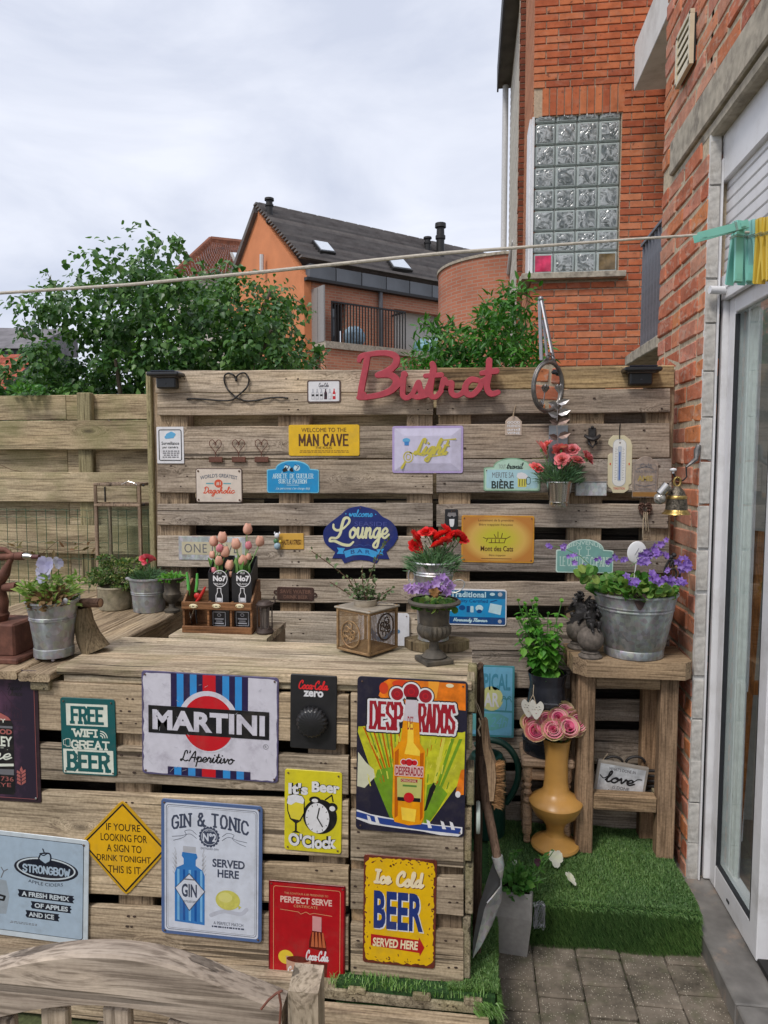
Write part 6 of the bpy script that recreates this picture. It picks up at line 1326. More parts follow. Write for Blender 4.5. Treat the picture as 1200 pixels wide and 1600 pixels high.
# --- Gin & tonic
GBL = ink('steel_blue', 80,104,150); GWH = ink('blue_white', 206,212,226)
s = Sign('gin_sign', 'large blue-white sign with an embossed blue bottle and a lemon', (252,1255,408,1466), YC, mat=GBL, rad=5, rot=1.2, off=.0078)
s.rect(257,1260,403,1461, GWH, 0,5); s.frame(259.5,1262.5,400.5,1458.5,.7, NAVY, 1,5); s.frame(262,1265,398,1456,.4, GREY, 1,4)
SLB = ink('slate_blue', 62,70,92)
s.word('GIN & TONIC', 268,1280,388,1302,1.5, SLB, 1, serif=.2, arc=9, gap=.5, res=.5); 
for k in range(18): a = k*math.pi/9; s.ell(327+14*math.cos(a), 1308+14*math.sin(a), 2.3,2.3, SLB, .8)
s.ell(327,1308,14.5,14.5, SLB, 1,32); s.ell(327,1308,12.5,12.5, GWH, 1.5, hole=.7); s.text('N°2', 317,1302,338,1315, GWH, 1.5, bold=.04); s.text('BATCH', 321,1297,333,1300, GWH, 1.5); s.text('DISTILLED GIN', 314,1325,341,1328, SLB, 1)
for sg in (-1,1): s.strokes([S_([(327+sg*20,1306),(327+sg*28,1300),(327+sg*38,1302),(327+sg*36,1308),(327+sg*44,1314),(327+sg*56,1318)]), S_([(327+sg*20,1312),(327+sg*30,1306),(327+sg*44,1310),(327+sg*58,1312)])], .35, SLB)
s.text('SERVED', 332,1341,382,1354, SLB, 1, bold=.03); s.text('HERE', 340,1357,373,1369.5, SLB, 1, bold=.03)
BB1 = ink('bottle_blue', 52,120,190, rough=.25); BB2 = ink('bottle_pale_blue', 120,180,226, rough=.25); BB3 = ink('bottle_deep_blue', 24,84,160, rough=.25)
s.rect(286,1325.5,306,1335, LGREY, 1,1); s.poly([(285,1335),(307,1336),(309,1342),(306,1346),(306,1355),(317,1362),(320,1370),(320,1447),(273,1445),(273,1368),(276,1360),(287,1354),(287,1345),(284,1341)], BB1,1)
for k in range(5): x = 277+k*9; s.poly([(x, 1362),(x+3.5,1362),(x+3.5,1443),(x, 1442)], BB2 if k % 2 == 0 else BB3,1.6)
s.poly([(296,1367),(321,1394),(296,1427),(273,1392)], SLB, 2.2); s.poly([(296,1369),(319.5,1394),(296,1425),(274.5,1392)], GWH, 2.8); s.text('GIN', 284,1384,308,1405, SLB, 3.4, bold=.03); s.text('DISTILLED DRY', 286,1410,307,1413.5, SLB, 3.4); s.rect(288,1376,304,1378, GREY, 3.4)
s.ell(356,1404,19,15.5, ink('lemon_skin', 200,196,96, var=.2), 1.6); s.poly([(372,1410),(377,1413),(373,1417)], ink('lemon_skin', 0,0,0), 1.9); s.ell(352,1400,11,8, ink('lemon_light', 216,212,128), 2); s.strokes([S_([(330,1430),(350,1422),(375,1424),(385,1416)])], 3, ink('soft_grey', 186,190,204), .8)
s.text('A PERFECT MATCH', 334,1439,380,1444, SLB); tiny(s, 330,1446,384,1448.5, SLB)
for sg, x0 in ((-1,276),(1,316)):
    for k in range(5): s.strokes([[(x0,1375-k*7),(x0+sg*6,1366-k*7)], [(x0,1368-k*7),(x0+sg*3,1357-k*7)]], .5, LGREY, .9)
s.screws(SCR, 5,1.6); s.done()
# --- diamond
s = Sign('diamond_sign', 'yellow diamond warning-style sign with black border and capitals', (127,1253,260,1397), YC, off=.0032, mat=ink('warning_yellow_edge', 200,156,30), outline=[(193,1253),(200,1257),(257,1318),(260,1323),(257,1328),(201,1393),(195,1397),(189,1393),(130,1328),(127,1322),(130,1317),(187,1257)])
D_ = lambda f: [(193.6+(x-193.6)*f, 1324+(y-1324)*f) for x, y in ((193.5,1253),(260,1323),(195,1397),(127,1322))]
s.poly(D_(.965), K, 0); s.poly(D_(.915), ink('warning_yellow', 224,172,24), .7)
for i, (t_, a, c) in enumerate((("IF YOU'RE", 167,220),('LOOKING FOR', 158,230),('A SIGN TO', 167,221),('DRINK TONIGHT,', 151,237),('THIS IS IT.', 168,221))):
    y = 1287+i*15.9+(i*.6); s.text(t_, a, y, c, y+11.5, ink('brown_black', 42,26,16), 1.5, bold=.008)
s.screws(SCR, pts=[(193.5,1258)], r=1.3); s.done()
# --- Strongbow
PBL = ink('powder_blue_metal', 164,182,200, rough=.28); PBR = ink('pale_rim', 196,206,214, rough=.28); NK = ink('blue_black', 22,26,44)
s = Sign('cider_sign', 'pale blue cider sign with black oval and three black text strips at the left edge', (-110,1300,135,1462), YC, mat=PBR, rad=6, rot=2.6, off=.0078)
s.rect(-104,1306,128,1454, NK, 0,4); s.rect(-103.2,1306.8,127.2,1453.2, PBL, .6,4)
s.ell(71,1351,49,18.5, NK, 1.2,40); s.ell(71,1350,45,16.5, PBR, 1.6,40, hole=2.4); s.word('STRONGBOW', 35,1346,108,1359,1.2, PBL, 2.2, gap=.4, res=.5)
s.strokes([S_([(62,1330),(60,1337),(66,1343),(74,1342),(78,1336),(77,1327),(70,1326),(62,1328)])], 1.1, NK, 2.6); s.poly([(62,1328),(77,1326),(77.5,1337),(70,1342),(62,1337)], PBL, 2.3); s.strokes([[(68,1325),(66,1320)], S_([(62,1328),(67,1330),(72,1327)])], .8, NK, 3)
s.text('APPLE CIDERS', 44,1369,97,1374, NK, 1.2, arc=-3)
for (x0, x1, y0, t_, tx0, tx1) in ((28,112,1387, 'A FRESH REMIX', 34,107),(48,108,1403, 'OF APPLES', 54,105),(40,90,1418, 'AND ICE', 45,84)):
    s.poly([(x0, y0),(x1+2, y0),(x1, y0+3),(x1+3, y0+5),(x1, y0+8),(x1+2, y0+11.5),(x0+2, y0+11.5),(x0, y0+8),(x0+2, y0+5)], NK, 1.2); s.text(t_, tx0, y0+2, tx1, y0+9.5, PBR, 1.8, bold=.035)
s.poly([(-30,1372),(10,1376),(15,1400),(10,1428),(-30,1432)], ink('glass_grey', 150,160,170), 1); s.strokes([[(-10,1398),(8,1401),(6,1407),(-12,1406)]], 1.5, K, 1.5); s.strokes([[(2,1372),(6,1362),(2,1356)], [(6,1362),(12,1358)]], .7, GREY, 1.5); tiny(s, 15,1438,58,1441, GREY, 2); s.screws(SCR, 7,1.6); s.done()
# --- whisky sign
m, t, b = nm('plum_mottled_ink'); L = t.links.new; tc = mk(t, 'ShaderNodeTexCoord'); no = mk(t, 'ShaderNodeTexNoise'); no.inputs['Scale'].default_value = 11; no.inputs['Detail'].default_value = 8; no.inputs['Roughness'].default_value = .7; L(tc.outputs['Object'], no.inputs['Vector'])
sx = mk(t, 'ShaderNodeSeparateXYZ'); L(tc.outputs['Object'], sx.inputs[0]); f_ = mth(t, 'ADD', mth(t, 'MULTIPLY', sx.outputs[0], -2.6), no.outputs['Fac'])
rp = ramp(t, [(.28, s2l((44,34,52))),(.55, s2l((92,60,84))),(.85, s2l((150,110,150)))]); L(f_, rp.inputs[0]); L(rp.outputs[0], b.inputs['Base Color']); b.inputs['Roughness'].default_value = .35
DPL = ink('dark_plum', 48,32,42); ROS = ink('rose_copper', 168,96,92)
s = Sign('distillery_sign', 'dark plum distillery sign with a bottle label cut by the left edge', (-85,1046,60,1250), YC, mat=DPL, rad=3, rot=.4)
s.rect(-80,1050,55,1246, m, 0,3); s.frame(-80,1050,55,1245,.6, ROS, 1,4)
s.word('Finest', 13,1067,37,1077,.4, K, 1, 'cursive', italic=.3); s.word('Choice', 15,1075,37,1086,.4, K, 1, 'cursive', italic=.3)
s.strokes([[(-20,1100),(5,1078),(20,1098)], [(19,1098),(19,1118)], [(19,1100),(34,1108),(34,1124),(20,1124)], [(24,1112),(24,1120)], [(29,1112),(29,1120)], [(8,1100),(8,1110)], [(12,1100),(12,1110)], [(20,1132),(38,1133)], [(22,1138),(37,1138)]], .55, ink('sketch_plum', 58,36,52))
s.poly([(-60,1240),(-60,1125),(-50,1112),(2,1112),(16,1120),(21,1130),(21,1236),(18,1240)], K, 1.4); s.poly([(-50,1121),(0,1112),(14,1119),(18,1124),(-40,1126)], ROS, 2); s.text('QUALITY', -40,1122,10,1129, OFFW, 2.4, bold=.02); s.rect(-58,1133,20,1136.5, GREY, 2)
s.text('GOOOOD', -40,1138,19,1146, ROS, 2.4, bold=.04); s.text('WHISKEY', -50,1149,19,1165, OFFW, 2.4, bold=.03); s.word('Wine', -22,1170,18,1186,1.1, OFFW, 2.4, 'cursive', italic=.3); s.text('* .', 0,1166,12,1170, OFFW, 2.4); s.poly([(-58,1196),(20,1191),(20,1195),(-58,1201)], OFFW, 2); s.poly([(-58,1203),(20,1200),(20,1209),(-58,1209)], GREY, 2)
s.text('EST. 1736', -36,1212,19,1219, ROS, 2.4); s.text('RYE', -10,1222,15,1228, ROS, 2.4); tiny(s, -50,1231,20,1233, OFFW)
for k in range(4): y = 1224-k*5.5; s.poly([(30, y),(24, y-3),(25, y-7),(30, y-4)], ROS, 2); s.poly([(31, y),(38, y-5),(38, y-9),(32, y-5)], ROS, 2)
s.poly([(31,1204),(29,1200),(32,1194),(34,1200)], ROS, 2); s.screws(plain('steel_screw', (.5,.5,.5), .4,.8), 7,1.7); s.done()
# ============================================================ objects
GALV = galv('galvanised_steel'); GALV2 = galv('dull_galvanised', (.30,.32,.33), .55,.5); STEEL = plain('brushed_steel', (.55,.53,.50), .25,1, var=.15, scale=8)
IRON = plain('weathered_iron', (.085,.075,.062), .7,.2, var=.4, scale=40, bump=.7, dirt=((.16,.13,.09), .6)); RUSTY = plain('rusty_red_iron', (.15,.062,.042), .75,.2, var=.35, scale=35, bump=.6, dirt=((.09,.035,.025), .7))
DKI = plain('dark_cast_iron', (.035,.032,.032), .5,.4, var=.4, scale=50, bump=.5); BRASS = plain('aged_brass', (.42,.29,.10), .35,.9, var=.35, scale=40, bump=.3); BRASSD = plain('dark_engraved_brass', (.13,.11,.085), .45,.7, var=.7, scale=160, bump=1.0)
SOIL = plain('potting_soil', (.035,.025,.018), 1, var=.5, scale=120, bump=1)
def pot(par, c, prof, mat, th=.003, seg=40, name='pot', soil=.85, flute=None, soilmat=None):
    """open vessel: outer profile, rim and inside wall; soil disc near the top"""
    h = prof[-1][1]; inner = [(max(r-th, .001), z) for r, z in reversed(prof) if z > th*2]
    o = LA(list(prof)+inner, c, seg, flute, caps=False); k = len(o.v); n = seg
    o.f.append(tuple(range(seg))[::-1]); o.build(name, mat, par, True)
    if soil:
        zs = h*soil; r = np.interp(zs, [z for _, z in prof], [r for r, _ in prof])-th*.9
        LA([(r, zs-.004),(r, zs)], c, 24).build('soil', soilmat or SOIL, par)
        return Vector(c)+VZ(zs), r
def at(px, py, z): return onZ(px, py, z)
# --- solar lamps
def solar(px, py, label):
    c = onY(px, py, YW-.02); t_ = thing('solar_lamp', label, 'lamp', c, 'solar lamps on the wall top')
    BB(c+Vector((0,.01,.006)),(.135,.12,.016), .006).build('cap', plain('black_plastic', (.02,.021,.024), .3), t_); BB(c+Vector((0,-.002,.0165)),(.10,.09,.004), .001).build('solar_panel', plain('solar_cell', (.015,.02,.04), .1), t_)
    BB(c+Vector((0,.012,-.026)),(.082,.055,.046), .005).build('housing', plain('black_plastic', (0,0,0)), t_); LA([(.004,0),(.003,.002)], c+Vector((0,-.0165,-.03)), 10).build('sensor', GREY, t_)
    BB(c+Vector((0,.01,-.004)),(.10,.085,.006), .002).build('diffuser', plain('smoky_diffuser', (.10,.08,.07), .3), t_)
solar(261,588, 'black solar lamp on the left end of the wall top'); solar(1001,581, 'black solar lamp on the right end of the wall top')
# --- wire hearts with plates
for i, px in enumerate((337.5,373.5,409)):
    c = onY(px, 718, YW-.006); t_ = thing('heart_hook', ['leftmost of the three rusty wire heart hooks', 'middle one of the three rusty wire heart hooks', 'rightmost of the three rusty wire heart hooks'][i], 'hook', c, 'wire heart hooks')
    k = .0025; pts = spl([(0,8),(-2,14),(-9,22),(-9.5,29),(-5,32),(-1,28),(0,24),(1,28),(5,32),(9.5,29),(9,22),(2,14),(0,8),(0,0)], 5)
    TB([c+Vector((p[0]*k, -.004, p[1]*k)) for p in pts], .0015,6).build('wire', RUSTY, t_); TB([c+Vector((p[0]*k, -.006, p[1]*k)) for p in spl([(-1,24),(-3,26),(-1,28),(2,26),(0,22),(-2,21)], 4)], .001,5).build('curl', RUSTY, t_)
    BB(c+Vector((0,-.003,0)),(.058,.006,.022), .002).build('plate', RUSTY, t_)
# --- mirror
c = onY(855,605, YW-.02); mr = thing('mirror', 'oval mirror in a pewter frame with a crown, hung at the top of the wall', 'mirror', c)
M_ = MB(); n = 48; rxm, rzm = .072,.088
for k in range(n): a = 2*math.pi*k/n; M_.v.append((c.x+rxm*math.cos(a), c.y-.001, c.z+rzm*math.sin(a)))
M_.f.append(tuple(range(n))); M_.build('mirror_glass', plain('mirror_silver', (.86,.86,.86), .02,1, var=0, bump=0), mr)
PEW = plain('pewter', (.20,.19,.185), .45,.7, var=.3, scale=60, bump=.5)
TB([c+Vector((rxm*1.02*math.cos(a), -.003, rzm*1.02*math.sin(a))) for a in np.linspace(0,2*math.pi, 49)], .0065,8, caps=False).build('frame', PEW, mr, True)
TB([c+Vector((rxm*1.09*math.cos(a), .001, rzm*1.08*math.sin(a))) for a in np.linspace(0,2*math.pi, 49)], .0045,8, caps=False).build('frame', PEW, mr, True)
for dx, dz, r_ in ((-.022,.092,.008),(.022,.092,.008),(0,.10,.011),(-.012,.108,.007),(.012,.108,.007),(0,.118,.006),(-.030,.084,.006),(.030,.084,.006)): TB([c+Vector((dx+r_*math.cos(a), -.002, dz+r_*math.sin(a))) for a in np.linspace(0,6.283,13)], .0026,6, caps=False).build('crown_scroll', PEW, mr, True)
mr.rotation_euler = (R(4), 0, R(39)); mr.location.y -= .025
# --- grey metal bracket above the mirror
bk = thing('metal_bracket', 'tall narrow grey metal bracket of three straps rising behind the mirror', 'bracket', onY(855,560, YW+.10))
GM = plain('grey_strap_metal', (.27,.28,.31), .4,.6, var=.15)
for a, b_, w_ in (((843,470),(846,563), .009),((846,466),(866,566), .010),((849,500),(856,566), .007)): TB([onY(*a, YW+.12), onY(*b_, YW+.04)], w_*.8,6, flat=.5).build('strap', GM, bk)
MB().ball(onY(845,467, YW+.12), .011,10,8).build('end_knuckle', GM, bk, True)
# --- metal rose
rs = thing('metal_rose', 'tall silver metal rose with folded leaves standing before the mirror', 'ornament', onY(872,740, YW-.06))
SIL = plain('brushed_tin', (.42,.40,.40), .35,.9, var=.2); SILB = plain('browned_tin', (.20,.14,.12), .45,.7, var=.3)
TB([onY(x, y, YW-.06) for x, y in ((871,745),(872,700),(870,660),(873,612))], .0022,6).build('stem', SIL, rs)
BB(onY(872,707, YW-.008),(.072,.006,.205), .002).build('backing_plate', plain('zinc_plate', (.28,.31,.34), .4,.6), rs)
for i, (x, y, d, br) in enumerate(((858,629,-1,0),(888,625,1,0),(858,645,-1,0),(890,641,1,0),(860,657,-1,1),(889,655,1,1),(859,680,-1,1),(890,677,1,1),(878,634,1,0),(866,634,-1,0))):
    base = onY(872, y+6, YW-.06); tip = onY(x, y, YW-.075); D = tip-base; L0 = D.length
    v, f = leafshape('oval'); D.normalize(); S = D.cross(Vector((0,-1,.15))).normalized(); Z = S.cross(D); m_ = MB(); m_.add([base+D*q[1]*L0*1.1+S*q[0]*L0*.95+Z*q[2]*L0 for q in v], f); m_.build('leaf', SILB if br else SIL, rs)
for k in range(7): a = k*.9; p = onY(873,607, YW-.06); m_ = MB(); m_.add([p+Vector((math.cos(a)*.004, math.sin(a)*.004,-.016)), p+Vector((math.cos(a-.7)*.016, math.sin(a-.7)*.016,.002)), p+Vector((math.cos(a)*.012, math.sin(a)*.012,.02-.001*k)), p+Vector((math.cos(a+.7)*.016, math.sin(a+.7)*.016,.002))], [(0,1,2,3)]); m_.build('petal', SIL, rs)
# --- bottle openers
bo = thing('bottle_opener', 'dark cast iron bottle opener screwed to the wall right of the rose', 'bottle opener', onY(925,685, YW-.01)); c = onY(925,684, YW-.008)
BB(c+VZ(.018),(.028,.008,.04), .003).build('plate', DKI, bo); TB([c+Vector((x, y, z)) for x, y, z in ((-.027,-.006,.008),(-.015,-.022,-.002),(0,-.027,-.008),(.015,-.022,-.002),(.027,-.006,.008))], [.006,.008,.008,.008,.006], 8).build('lip', DKI, bo, True); TB([c+Vector((x, y, z)) for x, y, z in ((-.012,-.004,.0),(-.013,-.014,-.022),(0,-.018,-.036),(.013,-.014,-.022),(.012,-.004,0))], .0045,7).build('ring', DKI, bo, True); MB().ball(c+Vector((0,-.004,.040)), .006,8,6).build('screw', DKI, bo)
s = Sign('wall_opener', 'small black wall opener with silver bottle mouth above the red carnations', (695.5,796,715,827), YW, cat='bottle opener', mat=plain('black_plastic', (0,0,0)), rad=1.5, thick=.006)
s.poly([(700,801),(712,801),(713,806),(708,808),(708,806),(704,806),(704,808),(699,806)], SIL, 2); s.poly([(702,811),(710,811),(709.5,819),(708,823),(704,823),(702.5,819)], WI, 1); s.screws(SCR, pts=[(705.5,799)], r=1); s.done()
# --- grey box plate
gp = thing('metal_tray', 'small plain grey metal tray fixed right of the steel flower bucket', 'tray', onY(923,764, YW-.01)); BB(onY(923,764, YW-.012),(.115,.022,.052), .002).build('body', galv('zinc_sheet'), gp); BB(onY(923,752.5, YW-.012),(.117,.026,.004), .001).build('rim', SIL, gp)
# --- thermometer
CRM2 = plain('cream_enamel', (.62,.56,.38), .4, var=.06)
s = Sign('thermometer', 'cream enamel wall thermometer with a blue tube hanging on the right', (950,681,987,770), YW, cat='thermometer', mat=CRM2, thick=.004, outline=[(957,681),(975,681),(984,688),(987,697),(987,755),(983,758),(983,765),(976,770),(959,770),(956,764),(951,760),(950,712),(953,709),(958,709),(958,704),(960,701),(954,698),(950,694),(951,687)])
s.rect(957,686,978,760, plain('white_enamel', (.72,.72,.70), .3, var=.04), 1,9); s.frame(957,686,978,760,.8, LGREY, 1.5,9); s.rect(965,697,971,752, ink('thermo_grey', 176,184,196), 1.6,2); s.rect(967,706,969,750, ink('thermo_blue', 60,100,170), 2); s.ell(968,692,1.3,1.3, SCR, 2)
for k in range(19): y = 700+k*2.7; s.rect(960.5, y, 964.5 if k % 2 else 963, y+.5, GREY, 2); s.rect(972, y, 975.5 if k % 2 else 974, y+.5, GREY, 2)
s.text('TRADITION', 959,761.5,977,765, RED, 1.2); s.ell(953.5,725,1,2, ORR, 1); s.ell(983,725,1,2, ORR, 1); s.done()
TB([onY(968,686, YW-.008), onY(968,670, YW-.006), onY(969,662, YW-.004)], .0018,6).build('hook_wire', BLK, s.root)
# --- friends plaque
TAU = plain('carved_taupe_wood', (.30,.24,.20), .7, var=.3, scale=60, bump=.6)
s = Sign('wooden_plaque', 'arched grey-brown wooden plaque with raised lettering beside the thermometer', (988,713,1029,777), YW, cat='plaque', mat=TAU, thick=.008, outline=[(989,777),(989,723),(992,721),(996,719),(1002,714.5),(1008,713),(1015,714.5),(1021,719),(1025,721),(1028,723),(1027,777)])
s.rect(989,769,1027,776, ink('tan_strip', 150,110,60), 1); s.text('Café', 1000,724,1018,731, GREY, 1); s.text('BIERES FRAICHES', 993,735,1024,739, GREY, 1); s.text('AMIS', 996,743,1020,752, ink('old_gold', 170,150,90), 1.5, bold=.04); s.strokes([[(994,757),(1007,760),(1023,757)], [(998,764),(1018,764)], S_([(995,733),(1008,729),(1021,733)])], .5, GREY, 1); s.frame(991.5,726,1025,767,.5, GREY, 1,2); s.done()
# --- wicker heart
wh = thing('wicker_heart', 'brown wicker heart with raffia tassel hanging under the arched plaque', 'ornament', onY(1008,800, YW-.015)); WIC = plain('brown_wicker', (.10,.05,.035), .9, var=.5, scale=90, bump=1)
hs = [(0,-16),(-9,-4),(-10,5),(-5,10),(0,6),(5,10),(10,5),(9,-4),(0,-16)]
for k in range(7): q = .45+.09*k; TB([onY(1008,795, YW-.012)+Vector((p[0]*.0023*q, ru(-.006,.006), p[1]*.0023*q)) for p in spl(hs, 4)], .0022,5).build('wicker', WIC, wh)
RAF = plain('raffia', (.42,.34,.24), .9, var=.3)
for k in range(7): x = 1009+ru(-5,5); TB([onY(1009+ru(-3,3), 800, YW-.022), onY(x, 812, YW-.024), onY(x+ru(-2,2), ru(822,842), YW-.02)], .0012,5).build('raffia', RAF, wh)
TB([onY(1006,786, YW-.012), onY(1008,776, YW-.016), onY(1010,786, YW-.012)], .0016,6).build('hanger', BLK, wh)
# --- bells on a hook
YB = 2.60; hk = thing('wall_hook', 'black forged hook with a white knob on the brick wall, holding the bell', 'hook', onX(1074,715,.79)); cb = onY(1056,780, YB)
h0 = Vector((.792, YB+.01, onY(1072,695, YB).z)); h1 = onY(1072,730, YB)
TB([h0, h0+Vector((-.006,0,-.02)), h0+Vector((-.008,0,-.05)), Vector((h1.x, YB, h1.z))], [.008,.011,.009,.004], 8).build('leaf_ornament', plain('pewter', (0,0,0)), hk, True)
TB([Vector((h1.x, YB, h1.z)), onY(1073,745, YB), onY(1067,751, YB), onY(1058,750, YB-.01), onY(1053,742, YB-.01), onY(1052,737, YB-.01)], .0028,7).build('arm', BLK, hk, True); LA([(.004,-.006),(.004,0),(.011,.004),(.012,.008),(.007,.012),(0,.013)], onY(1052,737, YB-.01), 14).build('knob', WHT, hk, True)
be = thing('bell', 'engraved brass bell hanging from the hook on the brick wall', 'bell', cb); zt = onY(1056,762, YB).z; zb_ = onY(1056,803, YB).z; H_ = zt-zb_
LA([(.048,.0),(.046,.004),(.040,.010),(.037,.016)], (cb.x, YB-.01, zb_), 32).build('lip', BRASS, be, True); LA([(.037,.016),(.036,.03),(.034,.05),(.034,.054)], (cb.x, YB-.01, zb_), 32).build('waist', BRASSD, be, True); LA([(.0345,.054),(.035,.058),(.033,.064),(.031,.066)], (cb.x, YB-.01, zb_), 32).build('band', BRASS, be, True); LA([(.031,.066),(.024,.082),(.013,.094),(.010,.098)], (cb.x, YB-.01, zb_), 32).build('shoulder', BRASSD, be, True)
TB([Vector((cb.x+.011*math.cos(a), YB-.01, zb_+.113+.016*math.sin(a))) for a in np.linspace(0,6.283,21)], .0045,8, caps=False).build('ring', BRASS, be, True); MB().ball((cb.x, YB-.01, zb_-.004), .006,10,8).build('clapper', BRASSD, be, True)
ms = thing('steel_measure', 'small steel cup and mottled glass ball hanging beside the brass bell', 'ornament', onY(1035,765, YB-.03)); a, c = onY(1043,758, YB-.03), onY(1031,772, YB-.03)
TB([c, a], [.017,.0185], 18, caps=False).build('cup', STEEL, ms, True); TB([c, c+(a-c)*.1], [.016,.016], 18).build('cup_base', STEEL, ms); MB().ball(onY(1031,779, YB-.03), .0205,18,12).build('glass_ball', plain('mottled_glass', (.33,.31,.28), .15,.3, var=.6, scale=120, bump=.5, spec=1), ms, True); TB([a, onY(1053,746, YB-.01)], .001,5).build('wire', BLK, ms)
# --- stool with bucket
SZ = .885; FYs = 2.60
st_ = thing('wooden_stool', 'tall chunky wooden stool carrying the big zinc bucket by the brick wall', 'stool', (.58,2.69,.15)); W_ST = wood('stool_timber_upright', (.40,.27,.17),(.30,.20,.125),(.15,.10,.06), 'Z', vary=.12, cracks=.6); W_STX = wood('stool_timber', (.44,.31,.19),(.33,.23,.14),(.16,.105,.065), 'X', vary=.15, cracks=.8)
xl, xr = .372,.786
o = [(xl, FYs+.15),(xl, FYs+.0),(xl+.05, FYs-.045),(xr-.03, FYs-.045),(xr, FYs-.01),(xr, 2.79),(xl+.01,2.79)]
def prism(pts, z0, z1): m_ = MB(); n = len(pts); m_.add([(x, y, z0) for x, y in pts]+[(x, y, z1) for x, y in pts], [tuple(range(n))[::-1], tuple(range(n, 2*n))]+[(i, (i+1) % n, n+(i+1) % n, n+i) for i in range(n)]); return m_
prism([(xl+.0, FYs+.075),(xl+.005, FYs-.0),(xl+.048, FYs-.045),(xr-.03, FYs-.045),(xr, FYs-.012),(xr, FYs+.075)], SZ-.062, SZ).build('seat_board', W_STX, st_); prism([(xl-.006, FYs+.077),(xr, FYs+.077),(xr, 2.792),(xl-.006,2.792)], SZ-.062, SZ-.002).build('seat_board', W_STX, st_)
LX0, LX1 = onY(916,1150, FYs).x, onY(1045,1150, FYs).x
for x, y in ((LX0, FYs+.03),(LX1, FYs+.03),(LX0-.005,2.76),(LX1-.03,2.76)): BB((x, y, (SZ-.062+.14)/2),(.062,.058, SZ-.062-.14), .004).build('leg', W_ST, st_)
for y in (FYs+.025,2.765): BB(((LX0+LX1)/2, y, SZ-.062-.028),(LX1-LX0-.064,.04,.052), .003).build('apron', W_STX, st_)
BB(((LX0+LX1)/2, FYs+.03,.338),(LX1-LX0-.064,.05,.058), .004).build('stretcher', W_STX, st_)
for x in (LX0, LX1-.01): BB((x, 2.695,.338),(.04,.07,.05), .003).build('stretcher', W_Y, st_)
cbk = Vector((onY(990,1000,2.655).x, 2.655, SZ)); bb = thing('zinc_bucket', 'largest zinc bucket, with purple bellflowers, standing on the stool', 'bucket', cbk)
bprof = [(.098,0),(.104,.003),(.106,.03),(.104,.033),(.109,.04),(.131,.15),(.134,.172),(.137,.174),(.137,.178),(.135,.18),(.136,.186),(.139,.188),(.138,.192),(.147,.226),(.152,.229),(.152,.234),(.147,.236)]
BSOIL = pot(bb, cbk, bprof, GALV, seg=56, soil=.93)
hh = MB(); hp_ = [(x*1.0, y) for x, y in spl([(0,-16),(-8,-3),(-9,5),(-5,9),(0,5),(5,9),(9,5),(8,-3)], 4, True)]; c = onY(1000,937, cbk.y-.147)
v, f = mesh_np(fill2d([[(p[0]*.0024, p[1]*.0024) for p in hp_]], .001)); ht = thing('metal_heart', 'flat dark rusty metal heart hung on the front of the big zinc bucket', 'ornament', c); hh.add([(c.x+q[0], c.y-q[2], c.z+q[1]) for q in v], f); hh.build('heart', plain('dark_rusty_sheet', (.06,.038,.034), .7,.3, var=.3), ht)
# white disc
dc = thing('flower_tag', 'white oval disc on a stick among the purple bellflowers', 'tag', onY(995,863,2.66)); c = onY(995,863,2.66); MB().ball(c, .034,24,10,(1,.12,1.22), ry(.15)).build('disc', WHT, dc, True); TB([c+Vector((0,.002,-.035)), c+Vector((-.01,.0,-.12))], .002,6).build('stick', WHT, dc)
for x0, z0 in ((0,.004),(.006,-.006)): TB([c+Vector((x0,-.0050, z0)), c+Vector((x0-.008,-.0052, z0-.014)), c+Vector((x0+.006,-.0052, z0+.012))], .0007,4).build('print', GREY, dc)
# embracing figures in dark wire
ef = thing('iron_figurine', 'small dark iron figurine of two looping figures embracing on the bucket rim', 'figurine', onY(1050,905,2.6)); c = onY(1050,905,2.60)
for sg in (-1,1):
    TB([c+Vector((sg*x, 0, z)) for x, z in spl([(.024,0),(.026,.03),(.018,.055),(.006,.07),(-.003,.06),(-.006,.045)], 4)], .0045,7).build('figure', DKI, ef, True); MB().ball(c+Vector((sg*.004,-.002*sg, .083+.004*sg)), .0085,10,8).build('head', DKI, ef, True)
TB([c+Vector((.013*math.cos(a), -.004,.022+.017*math.sin(a))) for a in np.linspace(0,6.283,17)], .0038,6, caps=False).build('ring', DKI, ef, True)
